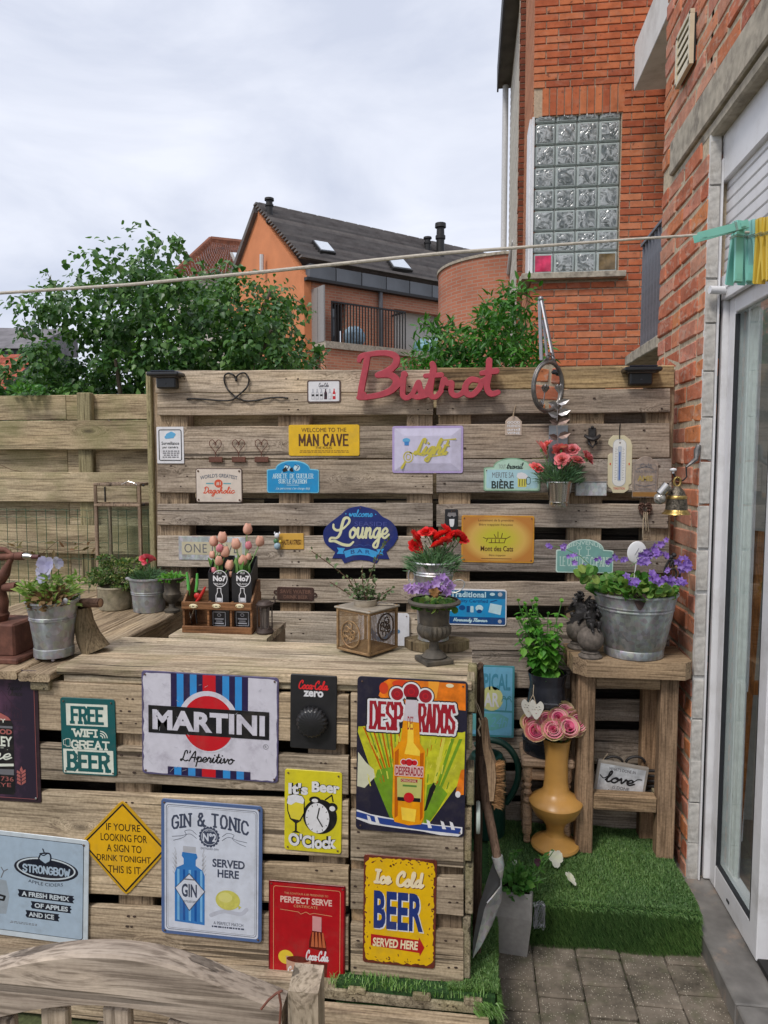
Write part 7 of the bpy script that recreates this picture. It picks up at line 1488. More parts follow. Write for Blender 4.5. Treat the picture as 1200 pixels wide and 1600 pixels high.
# --- cherubs on balls
def skinned(verts, edges, radii, sub=2):
    me = bpy.data.meshes.new('sk'); me.from_pydata([Vector(v) for v in verts], edges, []); o = bpy.data.objects.new('sk', me); COL.objects.link(o)
    sm_ = o.modifiers.new('skin', 'SKIN'); 
    for i, r_ in enumerate(radii): me.skin_vertices[0].data[i].radius = (r_, r_)
    me.skin_vertices[0].data[0].use_root = True; ss = o.modifiers.new('s', 'SUBSURF'); ss.levels = sub; ss.render_levels = sub
    bpy.context.view_layer.update(); dg = bpy.context.evaluated_depsgraph_get(); m2 = bpy.data.meshes.new_from_object(o.evaluated_get(dg), depsgraph=dg)
    v, f = mesh_np(m2); bpy.data.objects.remove(o); return v, f
def cherub(c, label, sc, flip, turn):
    t_ = thing('cherub_statue', label, 'statue', c, 'cherubs on balls')
    BR = plain('ball_stone', (.12,.10,.085), .85, var=.4, scale=60, bump=.8); P = lambda x, y, z: c+rotz(turn)@Vector((x*sc*flip, y*sc, z*sc))
    LA([(.040*sc, 0),(.042*sc, .006*sc),(.036*sc, .012*sc),(.030*sc, .016*sc),(.032*sc, .02*sc),(.022*sc, .026*sc)], c, 28).build('plinth', BR, t_, True); MB().ball(c+VZ(.066*sc), .046*sc, 24,16).build('ball', BR, t_, True)
    V = [(0,.004,.118),(0,.006,.138),(0,.004,.156),(0,0,.168),(0,-.004,.185),(0,-.006,.198),
         (-.012,-.012,.117),(-.014,-.034,.128),(-.012,-.036,.104),(-.012,-.046,.098),(.012,-.012,.117),(.017,-.034,.132),(.013,-.030,.106),(.014,-.042,.1),
         (-.020,.002,.156),(-.030,-.012,.142),(-.014,-.03,.150),(.020,.002,.156),(.032,-.014,.146),(.012,-.028,.172)]
    E = [(0,1),(1,2),(2,3),(3,4),(4,5),(0,6),(6,7),(7,8),(8,9),(0,10),(10,11),(11,12),(12,13),(2,14),(14,15),(15,16),(2,17),(17,18),(18,19)]
    Rr = [.018,.016,.017,.008,.015,.012,.012,.010,.006,.004,.012,.010,.006,.004,.008,.006,.005,.008,.006,.005]
    v, f = skinned(V, E, [r_*.9 for r_ in Rr]); m_ = MB(); m_.add([P(*q) for q in v], f); m_.build('figure', DKI, t_, 'all')
    hr = MB(); 
    for k in range(26): u = Vector((random.gauss(0,1), random.gauss(0,1)+.5, random.gauss(0,1)+.7)).normalized(); p = P(0+u.x*.015,-.005+u.y*.015,.190+u.z*.015); hr.ball(p, .0048*sc, 6,5)
    hr.build('hair', DKI, t_, True)
    for sg in (-1,1):
        for k in range(5):
            a = P(sg*.006,.014,.150); e = P(sg*(.030+.010*k), .03+.004*k, .176-.016*k+(.012 if k < 2 else 0)); d_ = (e-a); s2 = d_.cross(Vector((0,1,0))).normalized()*.006*sc; m2 = MB(); m2.hexa([a-s2, a+s2, e+s2*.7, e-s2*.7]+[q+Vector((0,.003*sc, 0)) for q in (a-s2, a+s2, e+s2*.7, e-s2*.7)]); m2.build('wing', DKI, t_)
    TB([P(.0,-.017,.187), P(0,-.021,.184), P(0,-.0185,.181)], [.001,.0024,.001], 6).build('nose', DKI, t_, True)
cherub(Vector((onY(923,1020,2.585).x, 2.595, SZ)), 'front dark cherub seated on a stone ball, left of the big bucket', 1.02,1,.3)
cherub(Vector((onY(906,1000,2.70).x, 2.72, SZ)), 'rear dark cherub on a ball, half hidden behind its twin', 1.05,-1,-.5)
# --- love sign in the stool
s = Sign('mirror_sign', 'spotted mirror sign with black script leaning inside the stool', (930,1194,1009,1254), 2.66, cat='sign', mat=plain('grey_wood_frame', (.28,.25,.22), .8), rad=0, rot=7.5, thick=.015)
s.rect(934,1197.5,1005.5,1251, plain('spotted_mirror', (.60,.62,.66), .3,.35, var=.4, scale=22, dirt=((.16,.15,.14), .6)), 1.5); s.word('love', 944,1206,992,1226,1.35, K, 3, 'cursive', italic=.15); s.strokes([S_([(936,1216),(942,1220),(948,1216)]), S_([(986,1221),(994,1214),(1001,1213)])], .8, K, 3)
s.text("WHAT'S DONE IN", 948,1201,990,1206, GREY, 3, bold=.02); s.text('IS DONE', 958,1229,984,1234, GREY, 3, bold=.02); s.text('WELL', 952,1236,981,1250, K, 3); s.done()
TB([onY(934,1197,2.66), onY(941,1184,2.66), onY(944,1180,2.67)], .001,5).build('cord', RAF, s.root)
gr = thing('iron_grate', 'dark cast iron grate with rows of slots standing behind the mirror sign', 'grate', onY(1012,1250,2.70)); 
for k in range(7): z = onY(1012,1204+k*8,2.70).z; BB((onY(1011,1200,2.70).x, 2.70, z),(.06,.012,.009), .002).build('bar', DKI, gr)
for x in (998,1025): BB((onY(x, 1220,2.70).x, 2.70, onY(x, 1226,2.70).z),(.008,.014,.15), .002).build('side_bar', DKI, gr)
for cx_ in (958,993): TB([onY(cx_+15*math.cos(a), 1192-10*math.sin(a), 2.72) for a in np.linspace(.1,3.04,9)], .005,6).build('arch', DKI, gr, True)
# --- small turned stool with the black scuttle
sy = 2.70; ss_ = thing('small_stool', 'small pale turned-leg stool under the black enamel can', 'stool', (.26, sy, .15)); PAL_ = wood('pale_turned_wood', (.52,.36,.24),(.42,.28,.18),(.24,.15,.09), 'X', vary=.08, cracks=.3, knots=.6, rough=.6)
xa, xb = onY(815,1190,2.64).x, onY(897,1190,2.64).x; z2 = onY(850,1186,2.62).z
BB(((xa+xb)/2,2.70, z2-.018),(xb-xa, .17,.036), .008).build('seat', PAL_, ss_)
for x in (xa+.024, xb-.024):
    for y in (2.645,2.755): LA([(.010,0),(.014,.006),(.011,.03),(.017,.036),(.017,.14),(.011,.15),(.016,.165),(.010,.18),(.017,.195),(.010,.21),(.016,.225),(.011,.235),(.018,.25),(.018, z2-.036-.15)], (x, y, .15), 16).build('leg', PAL_, ss_, True)
BB(((xa+xb)/2,2.645, z2-.07),(xb-xa-.06,.02,.04), .004).build('apron', PAL_, ss_)
ENA = plain('black_enamel', (.022,.024,.032), .22,0, var=.3, scale=20, bump=.1, dirt=((.10,.10,.11), .5)); cj = Vector(((xa+xb)/2,2.70, z2)); cn = thing('enamel_can', 'black enamelled churn-shaped can planted with bright green mint', 'can', cj)
Hc = onY(850,1050,2.70).z-z2
MSOIL = pot(cn, cj, [(.086,0),(.088,.004),(.089,.05),(.087,.056),(.078, Hc*.55),(.066, Hc*.85),(.066, Hc*.87),(.074, Hc)], ENA, seg=40, soil=.95, name='body')
TB([cj+Vector((-.030,-.070, Hc*.66)), cj+Vector((-.026,-.098, Hc*.70)), cj+Vector((.026,-.098, Hc*.70)), cj+Vector((.030,-.070, Hc*.66))], .0055,8).build('handle', ENA, cn, True); TB([cj+Vector((.0905*math.cos(a), .0905*math.sin(a), .054)) for a in np.linspace(0,6.283,41)], .0022,6, caps=False).build('band', ENA, cn, True)
LACE = plain('white_filigree', (.68,.66,.60), .5, var=.05)
for i, (px, py, y_, lb) in enumerate(((826,1104,2.575, 'left white filigree heart hanging on the black can'),(838,1107,2.560, 'right white filigree heart overlapping the other on the black can'))):
    c = onY(px, py, y_); hp_ = [(p[0]*.0021*1.1, p[1]*.0021*1.15) for p in spl([(0,-17),(-10,-3),(-11,6),(-6,11),(0,6),(6,11),(11,6),(10,-3)], 4, True)]; holes = []
    for (hx, hy) in ((-.011,.006),(.011,.006),(-.005,-.004),(.006,-.005),(0,-.018),(-.014,-.004),(.014,-.004),(0,.004)): holes.append([(hx+.0030*math.cos(a+.5)*(1.2), hy+.0018*math.sin(a)) for a in np.linspace(0,5.5,8)])
    v, f = mesh_np(fill2d([hp_]+holes, .0012)); ht = thing('filigree_heart', lb, 'ornament', c, 'white hearts on the can'); m_ = MB(); m_.add([(c.x+q[0], c.y-q[2], c.z+q[1]) for q in v], f); m_.build('heart', LACE, ht); TB([c+VZ(.013), onY(833,1085,2.58), onY(834,1070,2.60)], .0012,5).build('string', RAF, ht)
# --- yellow turned vase
vz = onZ(867,1321,.155); vs = thing('turned_vase', 'tall honey-coloured turned wooden vase holding pink roses', 'vase', vz); mp_ = mpp(vz.y)*1.0
YWD = plain('honey_wood', (.54,.285,.075), .34, var=.16, scale=7, bump=.1, dirt=((.36,.17,.04),.45))
zz = lambda y: onY(867, y, vz.y).z-.155
LA([(.086,0),(.089,.006),(.086,.014),(.06,.028),(.036,.045),(.031,.062),(.037,.085),(.05,.105),(.078,.125),(.093,.155),(.098,.172),(.094,.180),(.07,.196),(.055,.208),(.047,.222),(.043,.26),(.042,.33),(.044, zz(1175)),(.049, zz(1158)),(.052, zz(1153)),(.046, zz(1153)),(.036, zz(1160))], vz, 56).build('body', YWD, vs, True)
VTOP = Vector((vz.x, vz.y, .155+zz(1153)))
# --- watering can
wc = onZ(762,1262,.15); wc.y = 2.70; wc.x = onY(760,1262,2.70).x; wcn = thing('watering_can', 'dark green plastic watering can with a big looped handle behind the bar end', 'watering can', wc); GP = plain('dark_green_plastic', (.012,.05,.038), .35, var=.15)
zt = onY(760,1178,2.70).z-.15
LA([(.07,0),(.073,.008),(.074, zt*.55),(.076, zt*.56),(.074, zt*.6),(.072, zt*.93),(.060, zt),(.048, zt+.004),(.044, zt-.01),(.044, zt-.05)], wc, 36, caps=True).build('body', GP, wcn, True)
TB([onY(x, y, 2.70) for x, y in spl([(742,1165),(765,1156),(790,1164),(806,1185),(810,1210),(803,1235),(790,1255)], 5)], .0125,10).build('handle', GP, wcn, True)
TB([wc+Vector((-.06,0,.05)), wc+Vector((-.14,-.02,.16)), wc+Vector((-.20,-.04,.26))], [.02,.014,.011], 10).build('spout', GP, wcn, True)
# --- things leaning at the bar end
PX = lambda x, y, Y: onY(x, y, Y)
dp = thing('wooden_pole', 'dark rough wooden pole standing upright against the bar end', 'pole', PX(750,1480,2.02)); DWD = wood('dark_pole_wood', (.15,.095,.065),(.10,.065,.045),(.04,.028,.02), 'Z', vary=.1)
TB([PX(x, y, 2.02) for x, y in ((745,1500),(746,1380),(748,1250),(750,1150),(751,1080),(750,1040))], [.0125,.0135,.0125,.012,.012,.010], 9).build('pole', DWD, dp, True); TB([PX(744,1046,2.0), PX(752,1038,2.02)], .009,7).build('knot', DWD, dp, True)
bp_ = thing('bamboo_post', 'greenish timber post at the right rear corner of the bar top', 'post', PX(737,1090,2.0)); BB(PX(738,1075,2.0),(.026,.03,.14), .003).build('post', W_VG, bp_); TB([PX(732,1066,1.98), PX(738,1063,1.975), PX(744,1068,1.98)], .0014,5).build('wire', BLK, bp_)
br = thing('hand_brush', 'wooden hand brush with tan bristles hanging by string from the bar end', 'brush', PX(760,1190,1.97)); BW = wood('brush_wood', (.48,.33,.21),(.38,.26,.16),(.2,.13,.08), 'Z', vary=.05, cracks=.4, rough=.6)
m_ = MB(); o1 = [(751,1126),(756,1124),(759,1128),(764,1170),(773,1195),(775,1215),(771,1252),(765,1252),(760,1200),(754,1168)]
v0 = [PX(x, y, 1.965) for x, y in o1]; n = len(o1); m_.add(v0+[p+Vector((.006,.022,0)) for p in v0], [tuple(range(n)), tuple(range(n, 2*n))[::-1]]+[(i, (i+1) % n, n+(i+1) % n, n+i) for i in range(n)]); m_.build('handle', BW, br)
P_ = []; D_l = []
for _ in range(2400):
    f_ = random.random(); a = PX(769+ru(-1,7), 1196+f_*62,1.97); P_.append(list(a+Vector((0, ru(0,.02), 0)))); D_l.append([.9+ru(-.1,.1), ru(-.1,.35), .35-f_*.9+ru(-.12,.12)])
q = [(768,1194),(774,1196),(781,1212),(783,1235),(779,1256),(772,1266),(769,1240)]; n = 7; MB().add([PX(*p, 1.975) for p in q]+[PX(*p, 1.975)+Vector((0,.022,0)) for p in q], [tuple(range(n)), tuple(range(n, 2*n))[::-1]]+[(i, (i+1) % n, n+(i+1) % n, n+i) for i in range(n)]).build('bristle_core', plain('coir', (.26,.13,.055), .9, var=.5, scale=200, bump=1), br)
leaves('bristles', P_, D_l, RNG.normal(size=(2400,3)), RNG.uniform(.014,.03,2400), 'blade', leafmat('coir_bristle', (.34,.18,.08),(.37,.20,.09),(.42,.23,.11), .8,0), br)
for dx in (0,3): TB([PX(739,1086,1.985), PX(745+dx, 1104,1.975), PX(752+dx*.5,1122,1.97), PX(756,1128,1.966)], .0012,5).build('string', RAF, br)
TB([PX(748,1122,1.965), PX(751,1132,1.962), PX(747,1140,1.965), PX(750,1150,1.965)], .0025,6).build('knot', RAF, br)
sv = thing('spade', 'galvanised garden spade leaning blade-down against the bar end', 'spade', PX(760,1450,1.95)); SH = wood('spade_handle_wood', (.22,.14,.10),(.16,.105,.075),(.07,.045,.032), 'Z', vary=.05)
TB([PX(752,1180,2.02), PX(759,1250,2.0), PX(771,1310,1.98), PX(778,1345,1.965)], [.0135,.014,.013,.012], 10).build('shaft', SH, sv, True)
SPD = plain('spade_steel_face', (.11,.115,.125), .45,.6, var=.25, scale=12); SPL = galv('spade_steel_back', (.40,.43,.44), .6,.45)
q = [(773,1340,1.96),(762,1372,1.955),(748,1416,1.95),(739,1470,1.95),(738.5,1496,1.945),(748,1458,1.955),(757,1420,1.96),(761,1410,1.96),(778,1392,1.985),(783,1380,1.985),(782,1355,1.975)]
MB().add([PX(*p) for p in q]+[PX(p[0]+.3, p[1]+.3, p[2]+.003) for p in q], [tuple(range(11)), tuple(range(11,22))[::-1]]+[(i, (i+1) % 11,11+(i+1) % 11,11+i) for i in range(11)]).build('blade', SPD, sv)
q = [(738.5,1497,1.944),(748,1458,1.953),(757,1420,1.958),(761,1411,1.958),(778,1392,1.983),(784,1384,1.985),(783,1408,1.99),(768,1446,1.975),(752,1477,1.955)]
n = 9; MB().add([PX(*p) for p in q]+[PX(p[0]+.5, p[1]+.5, p[2]+.003) for p in q], [tuple(range(n)), tuple(range(n, 2*n))[::-1]]+[(i, (i+1) % n, n+(i+1) % n, n+i) for i in range(n)]).build('folded_side', SPL, sv)
TB([PX(777,1338,1.966), PX(780,1352,1.964), PX(783,1372,1.972)], [.016,.015,.004], 10).build('socket', SPL, sv, True)
TB([PX(761,1411,1.955), PX(773,1397,1.968), PX(783,1384,1.978), PX(783,1350,1.968)], .0022,6).build('edge_rib', SPL, sv, True)
wd = thing('white_disc', 'pale round disc seen edge-on between the bar end and the spade shaft', 'disc', PX(746,1277,1.94))
m_ = MB(); c = PX(747,1277,1.95)
for i, (r_, d) in enumerate(((.030,-.006),(.042,-.005),(.044,0),(.042,.005),(.030,.006))):
    for j in range(28): a = 2*math.pi*j/28; m_.v.append((c.x+d, c.y+r_*math.cos(a), c.z+r_*math.sin(a)))
for i in range(4):
    for j in range(28): m_.f.append((i*28+j, i*28+(j+1) % 28,(i+1)*28+(j+1) % 28,(i+1)*28+j))
m_.f.append(tuple(range(28))); m_.f.append(tuple(range(112,140))[::-1]); m_.build('disc', plain('pale_celadon', (.42,.48,.44), .4), wd, True)
# --- grey planter on the paving
pc = onZ(803,1478,0); pn = thing('planter', 'tall tapered grey square planter with straggly pansies on the paving', 'planter', pc); PG = plain('grey_planter_plastic', (.34,.325,.31), .75, var=.1, scale=60, bump=.3)
hb, ht_, Hp = .044,.058,.215; rt = rotz(-.12); ring = lambda h_, z: [pc+rt@Vector((x*h_, y*h_, z)) for x, y in ((-1,-1),(1,-1),(1,1),(-1,1))]
m_ = MB(); v = ring(hb, 0)+ring(ht_, Hp*.62)+ring(ht_*.96, Hp)+ring(ht_*.96-.006, Hp)+ring(ht_*.9-.006, Hp-.03); m_.add(v, [(3,2,1,0)]+[(a*4+i, a*4+(i+1) % 4, a*4+4+(i+1) % 4, a*4+4+i) for a in range(4) for i in range(4)]+[(16,17,18,19)]); m_.build('body', PG, pn); MB().add(ring(ht_*.9-.004, Hp-.02), [(0,1,2,3)]).build('soil', SOIL, pn)
PTOP = pc+VZ(Hp-.02)
wbc = onZ(842,1432,.08); wbc.y -= .0; wb = thing('wire_ball', 'crumpled bundle of grey wire lying against the turf step beside the planter', 'wire ball', wbc); c = onY(843,1430,2.20)
for k in range(16):
    pts = [c+Vector((.020*math.cos(a+k)*(1-.3*abs(math.sin(a*.5+k))), .012*math.sin(a*1.3+k*2), .042*math.sin(a+k*1.7))) for a in np.linspace(0,5.5,12)]; TB(pts, .0008,4).build('wire', GM, wb)
# --- bucket with pansies on the bar
c1 = onZ(85,1022,.998); c1.z = .9885; bk1 = thing('zinc_pail', 'zinc pail of pale violet pansies standing in a cut tin ring on the bar', 'bucket', c1, 'zinc flower pails')
LA([(.056,.008),(.058,.01),(.0585,.034),(.056,.036),(.0545,.012)], c1,40).build('tin_ring', GALV2, bk1, True)
for a in (.5,1.6,2.8,3.9,5.2): MB().ball(c1+Vector((.05*math.cos(a), .05*math.sin(a), .005)), .006,8,6).build('foot', GALV2, bk1, True)
c1b = c1+VZ(.034); P1 = pot(bk1, c1b, [(.052,0),(.056,.002),(.0565,.01),(.0665,.088),(.069,.0895),(.069,.0925),(.067,.094),(.069,.0955),(.069,.098),(.0675,.1),(.0755,.140),(.079,.142),(.079,.146),(.076,.147)], GALV, seg=48)
TB([c1b+Vector((.078*math.cos(a), .078*math.sin(a), .147+.012*math.sin(max(0, a-.2)*1.1))) for a in np.linspace(-.9,2.2,14)], .0022,6).build('handle', GALV2, bk1, True)
for a in (-.55,2.9): MB().ball(c1b+Vector((.079*math.cos(a), .079*math.sin(a), .150)), .011,12,8,(.9,.35,1)).build('ear', GALV2, bk1, True)
# wooden offcuts next to the pail
lg = onZ(146,1018,1.0); w1 = thing('wood_offcut', 'tapering grey-brown wood offcut standing on the bar right of the pail', 'wood', lg); OFW = wood('offcut_wood', (.26,.20,.12),(.18,.135,.08),(.06,.045,.03), 'Z', moss=.25, vary=.05)
Yl = lg.y+.01; q = [(127,1016),(174,1020),(176,1012),(163,995),(150,970),(144,945),(116,945),(118,985)]
v0 = [PX(x, y, Yl-.03) for x, y in q]; v0[0].z = v0[1].z = 1.0; TB([PX(128,950,Yl), PX(131,972,Yl), PX(138,994,Yl), PX(149,1012,Yl)-VZ(.004), Vector((PX(150,1015,Yl).x, Yl, 1.001))], [.027,.031,.037,.043,.045], 14).build('block', OFW, w1, True)
w2 = thing('branch_piece', 'short cut branch lying across the top of the wood offcut', 'branch', PX(140,942, Yl)); TB([PX(112,943, Yl+.01), PX(135,942, Yl-.005), PX(157,942, Yl-.015)], .0145,14).build('bark', wood('branch_bark', (.22,.13,.09),(.15,.085,.06),(.05,.03,.02), 'X'), w2, True); TB([PX(157,942, Yl-.0152), PX(158,942, Yl-.0154)], [.0125,.004], 14).build('cut_end', plain('cut_wood_end', (.33,.2,.12), .8), w2)
# --- rusty press at the far left
Yq = 2.0; ps = thing('rusty_press', 'rust-red cast iron hand press cut off by the left edge of the bar', 'press', PX(10,1030, Yq)); X = lambda x, y, dy=0: PX(x, y, Yq+dy)
zb3 = .988
def pbox(x0, x1, y0, y1, d0, d1, nme, b=.004): a, c = X(x0, y1), X(x1, y0); BB(((a.x+c.x)/2, Yq+(d0+d1)/2,(a.z+c.z)/2),(c.x-a.x, d1-d0, c.z-a.z), b).build(nme, RUSTY, ps)
a = X(36,978); BB((a.x-.10, Yq+.02, zb3+.065),(.20,.13,.10), .006).build('body', RUSTY, ps); BB((a.x-.09, Yq+.01, zb3+.009),(.235,.17,.018), .004).build('foot_plate', RUSTY, ps)
TB([X(-30,1000), X(-5,968), X(2,940), X(-4,915), X(-2,905), X(8,895), X(14,880), X(19,870)], [.03,.03,.022,.020,.022,.016,.009,.008], 12).build('arm', RUSTY, ps, True)
TB([X(6,918), X(26,917)], [.013,.0155], 12).build('boss', RUSTY, ps, True); TB([X(-30,872), X(24,869)], .011,12).build('spindle', RUSTY, ps, True); TB([X(25,869), X(37,869)], .0125,12).build('collar', RUSTY, ps, True); TB([X(37,869), X(42,869), X(50,870)], [.010,.0095,.007], 12).build('bolt', STEEL, ps, True); TB([X(50,870), X(61,870)], .007,10).build('handle', plain('dark_red_handle', (.10,.03,.03), .5), ps, True)
TB([X(-25,864), X(-8,858), X(8,859), X(18,866)], [.012,.01,.008,.006], 10).build('lever', RUSTY, ps, True); LA([(.012,0),(.03,.02),(.04,.05),(.034,.06)], X(-6,985), 24).build('bowl', RUSTY, ps, True)
# --- grey bucket, little urn, ivy pot
c2 = Vector((onY(233,940,2.70).x, 2.70,.988)); bk2 = thing('zinc_pail', 'tapered zinc pail with a single pink carnation on the side counter', 'bucket', c2, 'zinc flower pails')
P2 = pot(bk2, c2, [(.058,0),(.061,.002),(.0665,.07),(.069,.072),(.069,.075),(.0675,.077),(.070,.079),(.070,.082),(.0685,.084),(.075,.130),(.080,.132),(.080,.138),(.077,.139)], GALV2, seg=48)
for a in (-2.6,.3): MB().ball(c2+Vector((.079*math.cos(a), .079*math.sin(a), .136)), .011,10,8,(1,.6,.6)).build('ear', GALV2, bk2, True)
c3 = Vector((onY(180,940,2.72).x, 2.72,.988)); bk3 = thing('stone_pot', 'round mossy stone pot overgrown with fine leafy shrub, left of the carnation pail', 'pot', c3); P3 = pot(bk3, c3, [(.055,0),(.062,.004),(.068,.04),(.066,.085),(.069,.09),(.066,.095)], plain('mossy_stone', (.27,.24,.17), .95, var=.4, scale=40, bump=1, dirt=((.12,.13,.06), .6)), .008,36)
c4 = Vector((onY(267,930,2.68).x, 2.69,.988)); ur = thing('small_urn', 'small dark iron urn of green seedlings behind the carnation pail', 'urn', c4); P4 = pot(ur, c4, [(.03,0),(.032,.01),(.014,.018),(.012,.034),(.020,.042),(.034,.06),(.036,.075),(.030,.085),(.033,.12),(.044,.134),(.052,.138),(.05,.142)], IRON, .004,32)
# --- tall wooden lantern
YL = 2.98; ln = thing('wooden_lantern', 'tall grey wooden lantern with glass sides behind the shrub pot', 'lantern', PX(200,950, YL)); LW = wood('lantern_wood', (.36,.27,.20),(.28,.21,.155),(.14,.105,.08), 'Z', vary=.05, cracks=.4)
x0, x1 = PX(163,850, YL).x, PX(234,850, YL).x; zt, zm, zl = PX(200,758, YL).z, PX(200,784, YL).z, .99; dep = .16; YL2 = 2.62
def lbox(xa, xb, ya, yb, za, zc, nme='frame', mt_=LW): BB(((xa+xb)/2,(ya+yb)/2,(za+zc)/2),(abs(xb-xa), yb-ya, zc-za), .002).build(nme, mt_, ln)
YA, YB2 = YL-.08, YL+.05
for xx in (x0, x1-.014):
    lbox(xx, xx+.014, YA, YA+.014, zl, zt); lbox(xx, xx+.014, YB2-.014, YB2, zl, zt)
for za, zc in ((zt, zt+.012),(zm-.016, zm-.004),(zl, zl+.03)): lbox(x0, x1, YA-.001, YA+.013, za-.0, zc); lbox(x0, x1, YB2-.013, YB2+.001, za, zc); lbox(x0+.001, x0+.013, YA+.013, YB2-.013, za, zc); lbox(x1-.013, x1-.001, YA+.013, YB2-.013, za, zc)
lbox(x0+.016, x1-.016, YA+.002, YA+.008, zm+.002, zt-.002, 'top_panel', W_FEN); lbox(x0+.05, x0+.056, YA-.002, YA+.002, zm+.004, zt-.004, 'slot', BLK)
for y in (YA+.006, YB2-.008): MB().box(((x0+x1)/2, y, (zl+zm)/2),(x1-x0-.03,.002, zm-zl-.04)).build('pane', glassmat('lantern_glass', (.93,.96,.94), 1.3), ln)
for x in (x0+.007, x1-.007): MB().box((x, (YA+YB2)/2,(zl+zm)/2),(.002, YB2-YA-.03, zm-zl-.04)).build('pane', glassmat('lantern_glass'), ln)
TB([PX(190,757, YA), PX(200,752, YA), PX(210,755, YA), PX(214,758, YA)], .002,6).build('handle', STEEL, ln); 
for z in (zt+.002, zm-.008): MB().ball((x1+.006, YA+.02, z), .006,8,6).build('knob', DKI, ln)
# --- crate with bottle boxes
YK = 2.335; ck = thing('bottle_crate', 'small brown wooden crate with three compartments and oval number tags', 'crate', PX(340,988, YK)); CW = wood('crate_wood', (.29,.145,.07),(.22,.11,.05),(.11,.055,.028), 'X', vary=.06, cracks=.2, knots=.5, rough=.55)
kx0, kx1 = PX(285,985, YK).x, PX(394,985, YK).x; kz = .997; zr0, zr1 = PX(340,953, YK).z, PX(340,941, YK).z; zl1 = PX(340,979, YK).z; KD = .11
BB(((kx0+kx1)/2, YK, (kz+zl1)/2),(kx1-kx0,.008, zl1-kz), .0015).build('front_board', CW, ck); BB(((kx0+kx1)/2, YK, (zr0+zr1)/2),(kx1-kx0,.008, zr1-zr0), .0015).build('front_rail', CW, ck); BB(((kx0+kx1)/2, YK+KD, (kz+zr1)/2+.01),(kx1-kx0,.008, zr1-kz+.02), .0015).build('back_board', CW, ck); BB(((kx0+kx1)/2, YK+KD/2, kz+.004),(kx1-kx0-.01, KD-.01,.008), .001).build('floor', CW, ck)
zh = PX(400,905, YK+KD).z
for i, x in enumerate((kx0+.004, PX(324.5,960, YK).x, PX(360,960, YK).x, kx1-.004)):
    hi = zh if i in (0,3) else zr1+.005; m_ = MB(); pr_ = [(YK+.0042, kz+.001),(YK+KD-.0042, kz+.001),(YK+KD-.0042, hi),(YK+KD*.8, hi+.004*(i in (0,3))),(YK+.0042, zr1-.004)]; n = 5
    m_.add([(x-.0035, y, z) for y, z in pr_]+[(x+.0035, y, z) for y, z in pr_], [tuple(range(n))[::-1], tuple(range(n, 2*n))]+[(j, (j+1) % n, n+(j+1) % n, n+j) for j in range(n)]); m_.build('side_panel' if i in (0,3) else 'divider', CW, ck)
for x in (302,338,374.5):
    c = PX(x, 947, YK-.0055); MB().ball(c, .0155,18,6,(1,.1,.5)).build('number_tag', CRE, ck, True)
    for sg in (-1,1): MB().ball(c+Vector((sg*.0115,-.0016,0)), .0022,6,4).build('tack', BRASS, ck)
    TB([c+Vector((-.004,-.0019,0)), c+Vector((.004,-.0019,0))], .0012,4).build('numeral', K, ck)
for i, (xa_, xb_) in enumerate(((324,360),(360.5,396))):
    Yb = YK+.03; bx = thing('gift_box', ['left black open-topped box printed with a white bottle, holding tulips', 'right black open-topped box printed with a white bottle, holding tulips'][i], 'box', PX((xa_+xb_)/2,985, Yb), 'black printed boxes in the crate')
    BKB = plain('black_card', (.012,.012,.014), .45, var=.2); xa2, xb2 = PX(xa_+1.5,900, Yb).x, PX(xb_-3,900, Yb).x; zt_ = PX(340,894.5, Yb).z; ww = xb2-xa2
    MB().box(((xa2+xb2)/2, Yb, (kz+.01+zt_)/2),(ww, .002, zt_-kz-.01)).build('front_panel', BKB, bx)
    for x in (xa2+.001, xb2-.001): m_ = MB(); m_.hexa([(x-.001, Yb, kz+.01),(x+.001, Yb, kz+.01),(x+.001, Yb+.07, kz+.01),(x-.001, Yb+.07, kz+.01),(x-.001, Yb, zt_),(x+.001, Yb, zt_),(x+.001, Yb+.07, zt_+.05),(x-.001, Yb+.07, zt_+.05)]); m_.build('side_panel', BKB, bx)
    MB().box(((xa2+xb2)/2, Yb+.071,(kz+.01+zt_+.05)/2),(ww, .002, zt_+.05-kz-.01)).build('back_panel', BKB, bx)
    dx = (xa_+xb_)/2-340.5-.5; W2 = WI
    ps_ = Sign('box_print', 'x', (xa_, 894, xb_-3,980), Yb-.001, plate=False, off=0); ps_.root['label'] = ''
    f_ = lambda x: x+dx
    ps_.ell(f_(343), 904,12,13.2, W2,0,28,1.1); ps_.rect(f_(326), 897, f_(352), 910.5, BKB, .6); ps_.text('OLD', f_(338.5), 893.5, f_(346), 897, W2,1); ps_.text('No7', f_(332.5), 899.5, f_(353), 908.5, W2,1.2, bold=.05); ps_.text('BRAND', f_(336), 911, f_(350), 914, W2,1)
    ps_.poly([(f_(336), 941),(f_(336), 930),(f_(338.5), 925),(f_(338.5), 918.5),(f_(345), 918.5),(f_(345), 925),(f_(347), 930),(f_(347), 941)], W2,0, holes=[[(f_(337.2), 940),(f_(337.2), 930.5),(f_(339.5), 925.5),(f_(339.5), 919.6),(f_(344), 919.6),(f_(344), 925.5),(f_(346), 930.5),(f_(346), 940)]]); ps_.rect(f_(338), 934, f_(345.5), 939.5, W2,.6)
    ps_.frame(f_(331), 956, f_(351), 978,.8, LGREY, 0,1); ps_.ell(f_(341), 961,3,2.5, LGREY, 0, hole=.8); ps_.rect(f_(334), 966, f_(348), 968, LGREY, 0); ps_.rect(f_(336), 970, f_(346), 971, LGREY, 0); ps_.rect(f_(334), 973, f_(348), 975, LGREY, 0); ps_.done()
    for c in list(kids(ps_.root)): w_l = WL[c.name]; c.parent = bx; c.location = w_l-WL[bx.name]
    bpy.data.objects.remove(ps_.root); SIGNS.pop()
